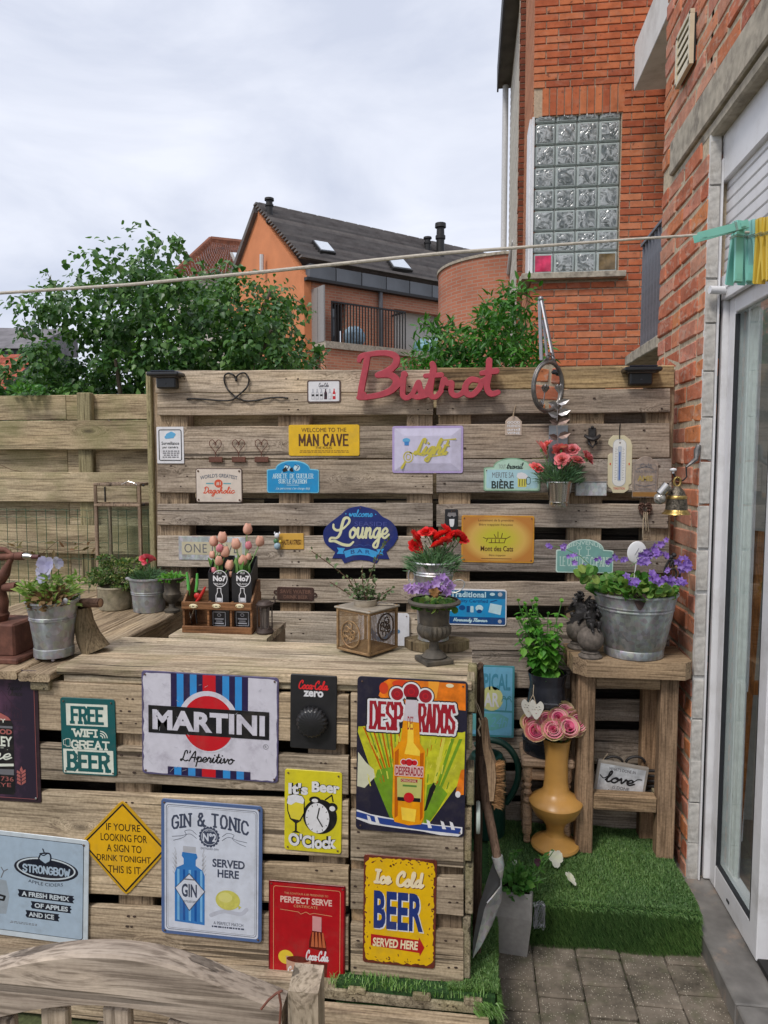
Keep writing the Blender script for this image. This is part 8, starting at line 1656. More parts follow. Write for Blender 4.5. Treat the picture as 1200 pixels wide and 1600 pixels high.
GRN = plain('bright_green_grip', (.10,.42,.08), .4); REDP = plain('bright_red_grip', (.50,.02,.015), .35)
tl_ = thing('pruning_shears', 'garden shears with bright green handles standing in the crate left compartment', 'shears', PX(298,930, YK+.05)); yy = YK+.05
for q in ([(292,894),(294,910),(295,925),(293,936)], [(308,896),(308,912),(306,925)]): TB([PX(x, y, yy) for x, y in q], [.004,.0058,.0058,.005][:len(q)], 8).build('handle', GRN, tl_, True)
TB([PX(293,936, yy), PX(294,950, yy), PX(300,976, yy)], [.004,.004,.002], 6).build('blade', STEEL, tl_, True); TB([PX(306,925, yy), PX(303,950, yy), PX(296,975, yy)], [.003,.004,.002], 6).build('blade', STEEL, tl_, True)
t2 = thing('secateurs', 'red-handled secateurs in the crate beside the green shears', 'secateurs', PX(311,930, YK+.03)); yy = YK+.035
TB([PX(x, y, yy) for x, y in ((321,917),(317,925),(312,934),(307,940))], [.0035,.0055,.006,.005], 8).build('handle', REDP, t2, True); MB().ball(PX(308,931, yy), .012,12,8,(1,.5,.9)).build('handle', REDP, t2, True); TB([PX(307,940, yy), PX(306,960, yy), PX(308,974, yy)], [.004,.004,.002], 6).build('blade', DKI, t2, True)
# --- little iron lantern
il = Vector((PX(419,985,2.40).x, 2.36,.997)); li = thing('iron_lantern', 'small rusty-brown iron lantern with a round cap right of the crate', 'lantern', il); LI = plain('brown_iron', (.075,.055,.048), .6,.4, var=.3, scale=50, bump=.5)
LA([(.029,0),(.031,.006),(.028,.012),(.026,.02)], il, 24).build('base', LI, li, True); LA([(.027,.094),(.029,.098),(.030,.102),(.026,.106),(.022,.112),(0,.114)], il, 24).build('cap', LI, li, True); LA([(.017,.02),(.015,.05),(.018,.09)], il, 20).build('chimney', plain('smoked_glass', (.10,.085,.08), .2, spec=.8), li, True)
for a in np.linspace(0,6.283,7)[:-1]: TB([il+Vector((.025*math.cos(a+.3), .025*math.sin(a+.3), z)) for z in (.018,.05,.096)], [.003,.002,.003], 6).build('bar', LI, li)
TB([il+Vector((.027,0,.10)), il+Vector((.038,0,.112)), il+Vector((.034,0,.13)), il+Vector((.030,0,.118))], .0028,6).build('hook', LI, li)
# --- wire cube lantern
A_, B_, C_ = onZ(577,1029,1.0), onZ(531,1018,1.0), onZ(619,1014,1.0); sd_ = ((B_-A_).length+(C_-A_).length)/2; u1 = (B_-A_).normalized(); u2 = Vector((-u1.y, u1.x, 0)) if Vector((-u1.y, u1.x, 0)).dot(C_-A_) > 0 else Vector((u1.y, -u1.x, 0)); S0 = sd_; cc_ = A_+(u1+u2)*S0/2
wl = thing('wire_lantern', 'square gold-rust wire mesh lantern with round medallions on the bar top', 'lantern', cc_); Hh = PX(577,957, A_.y).z-1.0; GR_ = plain('gold_rust_iron', (.34,.22,.11), .6,.4, var=.35, scale=40, bump=.4, dirt=((.16,.07,.03), .6))
co4 = [A_, A_+u1*S0, A_+u1*S0+u2*S0, A_+u2*S0]; ang = math.atan2(u2.y, u2.x)
for p in co4: BB((p.x, p.y, 1.006+Hh/2),(.008,.008, Hh-.004), .001, rotz(ang)).build('corner_bar', GR_, wl)
BB((cc_.x, cc_.y, 1.012),(S0+.004, S0+.004,.004), .001, rotz(ang)).build('floor', GR_, wl); BB((cc_.x, cc_.y, 1.0+Hh),(S0+.018, S0+.018,.006), .002, rotz(ang)).build('roof', plain('pale_grey_tin', (.42,.37,.30), .5,.4, var=.2), wl)
for i in range(4):
    a, b_ = co4[i], co4[(i+1) % 4]; d_ = (b_-a); 
    for z in (1.010,1.0+Hh-.008): BB(((a.x+b_.x)/2,(a.y+b_.y)/2, z),(d_.length, .006,.007), .001, rotz(math.atan2(d_.y, d_.x))).build('edge_bar', GR_, wl)
    nw = 30; me_ = MB()
    for k in range(nw): f_ = (k+.5)/nw; me_.tube([a+d_*f_+VZ(.012), a+d_*f_+VZ(Hh-.01)], .0006,3, False); z = .012+(Hh-.022)*f_; me_.tube([a+VZ(z), b_+VZ(z)], .0006,3, False)
    me_.build('wire_mesh_panel', GR_, wl, kind='stuff')
for i, (a, d_, mt_) in enumerate(((A_, u1, GR_),(A_, u2, plain('dark_medallion', (.08,.055,.04), .6,.4)))):
    n_ = Vector((d_.y, -d_.x, 0)); n_ = n_ if n_.y < 0 else -n_; c = a+d_*S0*.56+n_*.004+Vector((0,0, Hh*(.45 if i == 0 else .6))); rr = S0*.29
    Q = lambda x, z: c+d_*x*rr+VZ(z*rr*1.08); TB([Q(math.cos(t_), math.sin(t_)) for t_ in np.linspace(0,6.283,33)], .0028,6, caps=False).build('medallion_ring', mt_, wl, True)
    for k in range(9): t0 = ru(0,6.28); x_, z_ = .5*math.cos(k*.7)*ru(.3,1.3), .5*math.sin(k*.7)*ru(.3,1.3); TB([Q(x_+.3*math.cos(t0+t_)*(1-t_*.12), z_+.3*math.sin(t0+t_)*(1-t_*.12)) for t_ in np.linspace(0,4.6,10)], .0022,5).build('scroll', mt_, wl, True)
for sx_, sy_ in ((-.35,-.35),(.35,-.35),(.35,.35),(-.35,.35)): p = cc_+u1*S0*sx_+u2*S0*sy_; MB().ball((p.x, p.y, 1.003), .004,8,6).build('foot', DKI, wl)
tz = 1.0+Hh+.003; tc_ = Vector((PX(571,945, cc_.y).x, cc_.y, tz)); tr = thing('tin_dish', 'low round tin dish with a sparse olive-leaved shrub on the wire lantern', 'dish', tc_); P5 = pot(tr, tc_, [(.034,0),(.036,.003),(.037,.018),(.039,.02),(.037,.021)], plain('pale_grey_tin', (0,0,0)), .002,32)
BB(tc_+Vector((.062,0,.005)),(.055,.01,.004), .001).build('tab', plain('pale_grey_tin', (0,0,0)), tr)
# --- wood slice, tall zinc vase, urn
ws = onZ(682,1012,1.0); sl_ = thing('log_slice', 'half-round slice of bark-edged log under the zinc vase on the bar', 'log slice', ws)
pts = [(ws.x+.102*math.cos(a)*(1+.05*math.sin(a*5)), ws.y+.06*math.sin(a)*(1+.06*math.sin(a*3+1))) for a in np.linspace(0,6.283,29)[:-1]]; prism(pts, 1.0,1.027).build('slice', OFW, sl_)
zv = Vector((PX(677,1000, ws.y+.01).x, ws.y+.005,1.027)); vv = thing('zinc_vase', 'tall slim zinc vase of red carnations on the log slice', 'vase', zv); Hv = PX(677,876, zv.y).z-1.027
P6 = pot(vv, zv, [(.047,0),(.050,.002),(.049,.01),(.052, Hv*.35),(.058, Hv*.70),(.061, Hv*.72),(.058, Hv*.74),(.062, Hv*.82),(.0655, Hv*.835),(.063, Hv*.85),(.0655, Hv*.865),(.063, Hv*.88),(.067, Hv*.97),(.071, Hv*.985),(.069, Hv)], galv('bright_galvanised', (.48,.49,.49), .8,.35), seg=48)
for cx_, cz_, rx_, tl in ((-.068,.82,.010,0),(.072,.70,.026,.4)): TB([zv+Vector((cx_+rx_*math.cos(t_), -.03, Hv*cz_+.021*math.sin(t_+tl))) for t_ in np.linspace(0,6.283,25)], .0022,6, caps=False).build('ring_handle', galv('bright_galvanised'), vv, True)
ub = onZ(678,1034,1.0); un = thing('iron_urn', 'fluted cast iron urn of violet flowers at the front of the bar top', 'urn', ub)
k_ = mpp(ub.y); BB(ub+VZ(.007),(.088,.088,.014), .002, rotz(.5)).build('plinth', IRON, un)
P7 = pot(un, ub+VZ(.014), [(.036,0),(.038,.005),(.030,.012),(.026,.018),(.016,.024),(.0135,.036),(.0135,.048),(.022,.054),(.036,.062),(.0445,.074),(.0465,.088),(.043,.098),(.0405,.101),(.0425,.104),(.0445,.128),(.0485,.148),(.056,.157),(.068,.160),(.077,.162),(.079,.168),(.073,.173)], IRON,.004,88, flute=(8,11,20,.12))
# --- hanging steel bucket
hb_ = Vector((PX(874,790, YW-.075).x, YW-.062, PX(874,791, YW-.06).z)); sb = thing('steel_bucket', 'shiny steel bucket of pink carnations hanging below the metal rose', 'bucket', hb_); P8 = pot(sb, hb_, [(.034,0),(.036,.002),(.0365,.014),(.038,.016),(.0365,.018),(.048,.088),(.051,.09),(.050,.094)], STEEL, .002,40)
# --- twin doors? bench in the foreground
BWD = wood('silvered_bench_teak', (.52,.46,.40),(.43,.375,.325),(.24,.20,.17), 'X', vary=.06, grain=.9, knots=.4, cracks=.8, speck=.25)
BY = .86; bn = thing('garden_bench', 'silvery teak garden bench back with arched top rail in the foreground', 'bench', (-.5, BY, 0))
topc = [(-200,1560),(-100,1520),(0,1491),(60,1478),(120,1472),(180,1473),(240,1482),(300,1500),(360,1525),(400,1540),(440,1557)]; botc = [(-200,1640),(-100,1605),(0,1582),(60,1570),(120,1564),(180,1566),(240,1576),(300,1594),(360,1614),(400,1630),(440,1645)]
topc = [(x, y+22) for x, y in topc]; botc = [(x, y+10) for x, y in botc]; tp, bt = spl(topc, 4), spl(botc, 4); m_ = MB(); n = len(tp)
for i in range(n):
    a, c = PX(tp[i][0], tp[i][1], BY), PX(bt[i][0], bt[i][1], BY); up = (a-c)
    for q, d_ in ((0,.004),(.04,0),(.96,0),(1,.004),(1,.034),(.96,.038),(.04,.038),(0,.034)): m_.v.append(tuple(c+up*q+Vector((0, d_, 0))))
for i in range(n-1):
    for j in range(8): m_.f.append((i*8+j, i*8+(j+1) % 8, i*8+8+(j+1) % 8, i*8+8+j))
m_.f.append(tuple(range(8))[::-1]); m_.f.append(tuple(range((n-1)*8, n*8))); m_.build('top_rail', BWD, bn)
BWZ = wood('silvered_bench_teak_upright', (.50,.42,.34),(.40,.33,.265),(.20,.16,.125), 'Z', vary=.08, moss=.15, speck=.3)
a, c = PX(442,1550, BY-.012), PX(499,1553, BY-.012)
m_ = MB(); w_ = c.x-a.x; pr_ = [(a.x, BY-.012),(a.x+w_, BY-.012),(a.x+w_, BY+.045),(a.x, BY+.045)]; m_.hexa([(x, y, .0) for x, y in pr_]+[(pr_[0][0]+.004, pr_[0][1]+.01, a.z-.006),(pr_[1][0]-.004, pr_[1][1]+.01, a.z-.006),(pr_[2][0]-.004, pr_[2][1]-.008, a.z+.004),(pr_[3][0]+.004, pr_[3][1]-.008, a.z+.004)]); m_.build('post', BWZ, bn)
for px in (-90,5,88,185,285,375): x = PX(px, 1600, BY+.018).x; z1 = PX(px, np.interp(px, [p[0] for p in botc], [p[1] for p in botc])-6, BY+.018).z; BB((x, BY+.019,(.42+z1)/2),(.040,.014, z1-.42), .003).build('slat', BWZ, bn)
BB((-.55, BY+.02,.42),(.72,.035,.06), .004).build('lower_rail', BWD, bn); BB((-.55, BY-.22,.40),(.80,.44,.03), .004).build('seat', BWD, bn)
for x in (-.90, ): BB((x, BY+.02,.42),(.05,.05,.84), .004).build('post', BWZ, bn)
for x in (-.90,-.22): BB((x, BY-.42,.2),(.05,.05,.4), .004).build('leg', BWZ, bn)
ty = thing('twig_tie', 'thin dry twig wedged between the bench rail and its post', 'twig', PX(438,1560, BY-.02)); TB([PX(x, y, BY-.016) for x, y in ((408,1577),(420,1562),(432,1552),(441,1548))], .0016,6).build('twig', plain('red_twig', (.16,.055,.035), .7), ty); TB([PX(x, y, BY-.018) for x, y in ((436,1552),(439,1570),(437,1600))], .0016,6).build('twig', plain('red_twig', (0,0,0)), ty)
# --- clothes line and pegs
lnp = [(-140,468,1.40),(0,458,1.32),(200,445,1.25),(400,426,1.18),(600,405,1.13),(700,395,1.1),(850,384,1.08),(1000,373,1.05),(1110,366,1.03),(1260,358,1.0),(1400,351,.98)]
cl = thing('clothes_line', 'off-white washing line crossing the sky from left to right', 'washing line', PX(600,405,1.13)); P_l = [PX(*p) for p in lnp]; TB(P_l, [.0030,.0030,.0030,.0031,.0029,.0028,.0022,.0018,.0018,.0018,.0018], 8).build('line', plain('worn_cord', (.50,.46,.40), .8, var=.15, scale=150, bump=.6), cl, True)
PT = [plain('teal_peg_plastic', (.22,.56,.48), .35, var=.08, scale=20, bump=0), plain('teal_peg_plastic_2', (.25,.60,.52), .35, var=.08, scale=20, bump=0), plain('aqua_peg_plastic', (.30,.60,.58), .35, var=.08, scale=20, bump=0), plain('yellow_peg_plastic', (.66,.46,.06), .35, var=.08, scale=20, bump=0)]
def peg(px, py, Yp, mat, lab, tilt=0, lean=0):
    c = PX(px, py, Yp); t_ = thing('clothes_peg', lab, 'clothes peg', c, 'pegs on the washing line'); w_ = .0115
    for sg in (-1,1):
        m_ = MB(); pr_ = [(sg*.0012,.022),(sg*.0062,.021),(sg*.0058,.004),(sg*.0100,-.058),(sg*.0075,-.060),(sg*.0022,-.004),(sg*.0018,.004)]
        n = len(pr_); m_.add([c+Vector((-w_/2, y, z)) for y, z in pr_]+[c+Vector((w_/2, y, z)) for y, z in pr_], [tuple(range(n))[::-1], tuple(range(n, 2*n))]+[(j, (j+1) % n, n+(j+1) % n, n+j) for j in range(n)]); m_.build('arm', mat, t_)
    MB().box(c+Vector((0,-.0068,.012)),(w_*.55,.0012,.007)).build('inset', mat, t_); MB().box(c+Vector((0,-.0095,-.052)),(w_*.7,.0012,.008)).build('grip', mat, t_)
    for dz in (0,.0022): TB([c+Vector((-w_/2-.0008,-.0072, dz)), c+Vector((w_/2+.0008,-.0072, dz)), c+Vector((w_/2+.0008,.0072, dz)), c+Vector((-w_/2-.0008,.0072, dz)), c+Vector((-w_/2-.0008,-.0072, dz))], .0005,4).build('spring', STEEL, t_)
    t_.rotation_euler = (lean, tilt, R(18)); return t_
peg(1152,372,1.02, PT[0], 'first upright teal peg from the left on the washing line', .04,.02); peg(1167,373,1.03, PT[1], 'second upright teal peg from the left on the washing line', .02,-.03); peg(1180,370,1.015, PT[2], 'aqua peg just left of the yellow pegs', -.05,.03); peg(1191,368,1.0, PT[3], 'yellow peg next to the aqua peg', -.03,0); peg(1201,367,.99, PT[3], 'rightmost yellow peg cut by the right edge', 0,.04)
t_ = peg(1146,356,1.0, PT[0], 'teal peg pointing left, clipped level on the washing line', 0,0); t_.rotation_euler = (0, R(75), R(8)); t_.scale = (.85,.85,.85)
# ============================================================ plants in the pots
def meshof(P, D, N, size, kind, mat, name='leaf'):
    o = leaves(name, P, D, N, size, kind, mat, None, False); me = o.data; c = o.location.copy(); me.transform(Matrix.Translation(c)); bpy.data.objects.remove(o); WL.pop(name, None); return me
def put(name, me, par, loc, rot=None, sc=1):
    o = link(name, me, par, loc)
    if rot is not None: o.rotation_euler = rot
    o.scale = (sc, sc, sc) if not isinstance(sc, tuple) else sc; return o
def leafmesh(kind, size, mat, name='leaf', fold=1.0):
    v, f = leafshape(kind); me = bpy.data.meshes.new(name); me.from_pydata([(a*size, b*size, c*size*fold) for a, b, c in v], [], f); setmat(me, mat); return me
def ruffle(rad, n, mat, flat=.55, name='flower'):
    """carnation head: rings of frilled petals, outer ones lying flat and inner ones upright"""
    P, D, N, S = [], [], [], []
    for k in range(n):
        a = k*2.4; f = (k+.5)/n; el = (1-f)*1.15+.05; d = np.array([math.cos(a)*math.cos(el*1.2), math.sin(a)*math.cos(el*1.2), math.sin(el*1.2)]); d += RNG.normal(size=3)*.12
        P.append([d[0]*rad*.35*f, d[1]*rad*.35*f, rad*.2*(1-f)]); D.append(d); N.append([-d[0]*.8, -d[1]*.8,1.2]); S.append(rad*(.38+.30*f)*RNG.uniform(.8,1.2))
    return meshof(P, D, N, np.array(S), 'round', mat, name)
def stem(par, a, b_, r=.0013, mat=None, bend=.01, name='stem'):
    a, b_ = Vector(a), Vector(b_); m = a.lerp(b_, .5)+Vector((ru(-bend, bend), ru(-bend, bend), 0)); TB([a, m, b_], r, 6).build(name, mat or SG, par, True)
SG = plain('green_stem', (.10,.22,.06), .6, var=.15)
def tuft(par, c, r, h, n, kind, size, mat, spread=.8, name='foliage', droop=0, stuff=True, up=.6):
    """foliage mass: leaves at random heights over a round bed"""
    a = RNG.uniform(0,6.283, n); q = np.sqrt(RNG.uniform(0,1, n))*r; z = RNG.uniform(0,1, n)**.8*h*(1-.45*(q/r)**2)
    P = np.stack([c[0]+q*np.cos(a), c[1]+q*np.sin(a), c[2]+z], 1); D = np.stack([np.cos(a)*spread*(q/r+.25), np.sin(a)*spread*(q/r+.25), np.full(n, up)-droop*(q/r)], 1)+RNG.normal(size=(n, 3))*.35
    N = np.stack([np.cos(a)*.3, np.sin(a)*.3-.45, np.full(n, .8)], 1)+RNG.normal(size=(n, 3))*.3
    return leaves(name, P, D, N, RNG.uniform(size*.7, size*1.3, n), kind, mat, par, stuff)
def plantthing(name, label, c, cat='plant'): return thing(name, label, cat, c)
# tulips
TU = [plain('peach_tulip', (.62,.33,.24), .55, var=.12, scale=60, bump=.1), plain('pink_tulip', (.60,.20,.24), .55, var=.12, scale=60, bump=.1)]
TG = leafmat('tulip_leaf', (.10,.28,.05),(.16,.36,.08),(.22,.42,.12), .5,.2)
def tulipmesh(mat):
    m_ = MB(); prof = [(0,0),(.35,.05),(.72,.3),(.88,.7),(.86,1.15),(.70,1.6),(.50,1.9)]; m_.v = []; seg = 18
    for i, (r_, z) in enumerate(prof):
        for j in range(seg): a = 2*math.pi*j/seg; rr = r_*(1+.07*math.cos(3*a)*(z > .2)); zz_ = z+(.16*math.cos(3*a) if i == len(prof)-1 else 0); m_.v.append((rr*math.cos(a)*.016, rr*math.sin(a)*.016, zz_*.017))
    for i in range(len(prof)-1):
        for j in range(seg): m_.f.append((i*seg+j, i*seg+(j+1) % seg, (i+1)*seg+(j+1) % seg, (i+1)*seg+j))
    for i, j in ((5,6),):
        k = len(m_.v)
        for q in range(seg): a = 2*math.pi*q/seg; m_.v.append((.34*math.cos(a)*.016,.34*math.sin(a)*.016,1.95*.017))
        for q in range(seg): m_.f.append((6*seg+q, 6*seg+(q+1) % seg, k+(q+1) % seg, k+q))
        m_.f.append(tuple(range(k, k+seg)))
    return m_.mesh('bloom', mat, (0,0,0), 'all')[0]
tm = [tulipmesh(TU[0]), tulipmesh(TU[1])]
heads = [(380,262,0,1.1),(430,242,0,1.2),(406,297,1,.85),(446,330,0,1.15),(368,338,0,.8),(408,380,0,1.0),(470,412,0,1.1),(382,435,1,.75),(585,187,0,1.15),(518,280,0,1.15),(596,280,1,.85),(663,262,0,1.1),(594,347,0,.7),(549,380,0,1.1),(478,452,0,.6)]
for i, (x, y, c, s0) in enumerate(heads):
    px, py = 240+x*.25,780+y*.25; left = px < 359; Yt = 2.40+ru(-.02,.02); hd = PX(px, py+4, Yt); bs = PX((342 if left else 377)+ru(-8,8), 905,2.40)
    t_ = thing('tulip', '', 'tulip', bs, 'pink tulips in the black boxes')
    t_['label'] = {0: 'peach tulip at the far left of the left bunch', 3: 'large peach tulip right of centre in the left bunch', 4: 'narrow peach tulip on the left edge just above the box', 5: 'peach tulip low in the middle of the left bunch', 6: 'rounded peach tulip leaning out between the boxes', 9: 'peach tulip upright at the left of the right bunch', 12: 'thin peach bud under the slim pink tulip on the right', 13: 'round peach tulip lowest over the right box', 8: 'tallest peach tulip, standing highest above the right box', 11: 'peach tulip leaning furthest to the right', 7: 'small pink tulip lowest over the left box', 10: 'slim pink tulip over the right box', 2: 'slim pink tulip in the middle of the left bunch', 14: 'pale half-open tulip drooping between the two boxes', 1: 'largest peach tulip at the top of the left bunch'}.get(i, 'peach tulip in the left black box' if left else 'peach tulip in the right black box')
    stem(t_, bs, hd, .0022, plain('tulip_stem', (.22,.36,.14), .5), .004); put('bloom', tm[c], t_, hd-VZ(.010),(ru(-.2,.2), ru(-.2,.25), ru(0,3)), s0*1.0)
tl2 = thing('tulip_leaves', 'broad green tulip leaves standing in the black boxes', 'leaves', PX(360,900,2.42)); lm = leafmesh('oval', .075, TG)
for k in range(16): b_ = PX(random.choice((342,377,380,385))+ru(-9,9), 902,2.41+ru(-.02,.02)); put('leaf', lm, tl2, b_, (R(80)+ru(-.3,.3), ru(-.3,.3), ru(-1,1)),(.55, ru(.8,1.25), 1))
# carnations
CG = leafmat('carnation_leaf', (.05,.12,.05),(.09,.19,.09),(.14,.26,.13), .5,.15)
def carnations(par_label, P, pts, Yp, rad, mat, fol, name, group_label, npet=34, leafn=260, lsize=.035, z0=0, h=.06, r=.05):
    t_ = thing(name, par_label, 'plant', P); tuft(t_, P, r, h, leafn, 'blade', lsize, fol, 1.1, up=.8)
    fm = [ruffle(rad, npet, mat), ruffle(rad*.9, npet, mat)]
    for i, (px, py, dy) in enumerate(pts):
        hd = PX(px, py, Yp+dy); stem(t_, P+Vector((ru(-.02,.02), ru(-.015,.015), 0)), hd, .0014)
        put('flower', fm[i % 2], t_, hd, (ru(.45,1.1), ru(-.4,.4), ru(0,6))); LA([(.002,-.016),(.0045,-.010),(.005,-.002)], hd, 8).build('calyx', SG, t_, True)
    return t_
PK = leafmat('coral_pink_petal', (.82,.17,.22),(.86,.25,.30),(.88,.36,.38), .6,.25); RD = leafmat('scarlet_petal', (.76,.02,.03),(.84,.04,.05),(.86,.09,.09), .6,.2); PK2 = leafmat('deep_pink_petal', (.80,.09,.18),(.84,.14,.24),(.86,.24,.32), .6,.25)
q8 = [(740+x*.2917,620+y*.2917, d) for x, y, d in ((362,275,0),(395,262,.02),(470,283,-.01),(530,285,.01),(475,340,-.03),(553,343,-.02),(607,325,0),(335,382,-.02),(455,290,.02),(540,350,0))]
carnations('coral pink carnations spilling over the hanging steel bucket', P8[0], q8, YW-.07,.032, PK, CG, 'carnation_plant', '', 80,620,.038, h=.085, r=.075)
q6 = [(490+x*.225,780+y*.225, d) for x, y, d in ((702,265,0),(778,235,0),(820,250,.01),(915,215,.02),(890,255,0),(860,325,-.03),(915,300,-.02),(975,258,.01),(1005,262,0),(945,265,0),(705,330,.0),(1025,280,.02))]
carnations('scarlet carnations crowding the top of the tall zinc vase', P6[0], q6, P6[0].y,.029, RD, CG, 'carnation_plant', '', 90,520,.040, h=.065, r=.07)
carnations('single pink carnation on a blue-green tuft in the zinc pail', P2[0]+VZ(0), [(230,873,-.02),(227,875,-.01),(234,874,0)], P2[0].y-.01,.027, PK2, CG, 'carnation_plant', '', 70,340,.034, h=.045, r=.055)
# roses
PTL = [leafmat('rose_inner_petal', (.80,.07,.22),(.84,.13,.30),(.86,.22,.38), .55,.15), leafmat('rose_mid_petal', (.84,.24,.36),(.86,.34,.42),(.86,.46,.48), .55,.2), leafmat('rose_outer_petal', (.84,.50,.42),(.82,.62,.44),(.72,.66,.40), .55,.2)]
def cup(n, r0, r1, h, z0, mat, ph=0, lip=.25):
    """ring of overlapping cupped petals"""
    m_ = MB(); a5 = 5
    for k in range(n):
        a0 = 2*math.pi*k/n+ph; w_ = 2*math.pi/n*.72; b_ = len(m_.v)
        for i in range(5):
            f = i/4; rr = r0+(r1-r0)*math.sin(f*1.4)+(lip*r1*max(0, f-.75)*2)
            for j in range(a5): g = (j/(a5-1)-.5)*2; aa = a0+g*w_*(.55+.45*math.sin(f*2.2)); z = z0+h*f*(1-.18*g*g*f); m_.v.append((rr*(1+.03*k % .07)*math.cos(aa), rr*math.sin(aa), z))
        for i in range(4):
            for j in range(a5-1): q = b_+i*a5+j; m_.f.append((q, q+1, q+a5+1, q+a5))
    return m_.mesh('petals', mat, (0,0,0), 'all')[0]
def whorl(r0, r1, turns, mat, ph, top, bot):
    """a band of petal edge winding outwards, leaning out, broken into petals by dips in its rim"""
    m_ = MB(); n = int(turns*16)
    for i in range(n+1):
        f = i/n; a = ph+f*turns*2*math.pi; r_ = r0+(r1-r0)*f; dip = abs(math.sin(a*1.31+ph))**.5
        for q, z in ((.62, bot),(.9,(top+bot)/2+.1),(1.0, top*(.75+.25*dip)),(1.10, top*(.75+.25*dip)-.03)): m_.v.append((r_*q*math.cos(a), r_*q*math.sin(a), z))
    for i in range(n):
        for k in range(3): q = i*4+k; m_.f.append((q, q+1, q+5, q+4))
    return m_.mesh('petals', mat, (0,0,0), 'all')[0]
def rose(par, c, s0, rot, deep):
    u = .036*s0
    o = link('rose_bloom', cup(6, u*.3, u*.98, u*1.25, -u*.9, PTL[2], random.random(), .2), par, c); o.rotation_euler = rot
    k = link('petals', cup(5, u*.25, u*.86, u*1.2, -u*.8, PTL[2 if not deep else 1], random.random(), .15), None, (0,0,0)); k.parent = o
    for r0, r1, tn, mt_, tp_, bt_ in ((.06,.34,2.3, PTL[0], .46,-.3),(.36,.56,1.4, PTL[0 if deep else 1], .42,-.5),(.58,.82,1.3, PTL[1], .38,-.6)):
        k = link('petals', whorl(r0, r1, tn, mt_, random.random()*6, tp_, bt_), None, (0,0,0)); k.parent = o; k.scale = (u, u, u)
rz = thing('rose_bouquet', 'bouquet of pink and cream roses in the tall turned vase', 'bouquet', VTOP)
for i, (x, y, d, s0, dp_) in enumerate(((325,757,-.035,1.1,1),(415,752,-.045,1.1,0),(492,738,-.04,1.05,1),(538,712,-.01,1.0,1),(440,690,-.02,1.0,1),(382,702,-.02,.9,1),(395,655,.02,.95,0),(470,655,.02,1.0,0),(292,712,-.01,.9,0),(350,690,.01,.9,0),(510,690,.01,.9,0),(430,640,.04,.9,0),(360,735,-.03,.8,0),(455,765,-.035,.8,0),(530,745,-.01,.85,1),(315,690,.0,.9,1),(395,730,-.03,.8,1))):
    c = PX(740+x*.3,915+y*.3, VTOP.y+d); dx = (c.x-VTOP.x); rose(rz, c, s0,(R(64)+d*4, dx*3, ru(-.3,.3)), dp_); stem(rz, VTOP-VZ(.05), c-Vector((0,-.01,.015)), .002)
# mint
MG = leafmat('mint_leaf', (.07,.26,.03),(.12,.36,.045),(.22,.46,.07), .5,.3); mi = thing('mint_plant', 'lush bright green mint growing out of the black can', 'plant', MSOIL[0]); ml = [leafmesh('oval', s0, MG) for s0 in (.044,.052,.038)]; nleaf = 0
for k in range(36):
    a = ru(0,6.28); r_ = ru(.1,1)*.085; tpx = ru(808,880); tpy = ru(940,1010); base = MSOIL[0]+Vector((r_*.5*math.cos(a), r_*.5*math.sin(a), 0)); tip = PX(tpx, tpy, 2.66+ru(-.05,.06)); stem(mi, base, tip, .0016, None, .008)
    m = 7
    for j in range(m):
        f = .12+.88*j/(m-1); p = base.lerp(tip, f)
        for q in range(2):
            an = j*math.pi/2+q*math.pi+ru(-.3,.3); el = ru(-.85,-.1) if f < .95 else .7
            e = Matrix.Rotation(an, 3, 'Z')@Matrix.Rotation(el, 3, 'X'); o = put('leaf', random.choice(ml), mi, p, e.to_euler(), ru(.8,1.15)*(1.1-.35*f if f < .97 else .5))
# bellflowers on the big bucket
BG_ = leafmat('bellflower_leaf', (.06,.19,.03),(.12,.28,.05),(.26,.34,.08), .55,.2); VIO = leafmat('violet_petal', (.20,.09,.50),(.28,.15,.60),(.36,.22,.66), .55,.25)
bf = thing('bellflower_plant', 'purple bellflower with round leaves trailing over the big zinc bucket', 'plant', BSOIL[0]); tuft(bf, BSOIL[0]+Vector((-.01,-.01,0)), .14,.075,420, 'round', .026, BG_, 1.0, droop=.3, up=.5)
for k in range(14): put('leaf', leafmesh('round', .034, BG_), bf, PX(ru(905,940), ru(895,915), 2.52+ru(-.02,.04)),(ru(.8,1.7), ru(-.4,.4), ru(-.6,.8)))
def star(rad, mat, n=5):
    a = np.arange(n)*2*math.pi/n; D = np.stack([np.cos(a), np.sin(a), np.full(n, .45)], 1); return meshof(np.zeros((n, 3)), D, np.tile([0,0,1.], (n, 1)), rad, 'lance' if n > 5 else 'oval', mat, 'flower')
sf = star(.0165, VIO)
def cluster(par, pts, Yp, n, sprd, mesh, sc=1):
    for (px, py) in pts:
        for _ in range(n): put('flower', mesh, par, PX(px+random.gauss(0, sprd), py+random.gauss(0, sprd*.7), Yp+ru(-.02,.02)),(R(70)+ru(-.6,.6), ru(-.5,.5), ru(-.6,.6)), ru(.8,1.1)*sc)
cluster(bf, [(859,853),(880,856),(893,868),(899,880),(924,888),(958,873),(950,880),(972,877)], 2.60,3,3, sf, .8); cluster(bf, [(1022,860),(1010,868),(1003,876),(1030,852),(1016,862),(1036,868)], 2.60,5,5, sf, .95); cluster(bf, [(1070,878),(1078,884),(1068,888),(1062,880)], 2.56,4,4, sf, .95); cluster(bf, [(1024,903),(1036,906),(1048,909),(1060,911),(1016,901)], 2.50,5,4, sf, 1.0); cluster(bf, [(982,902),(996,911),(990,909)], 2.50,2,3, sf, .95); cluster(bf, [(915,885),(908,893),(935,876),(1040,890)], 2.55,2,4, sf, .8)
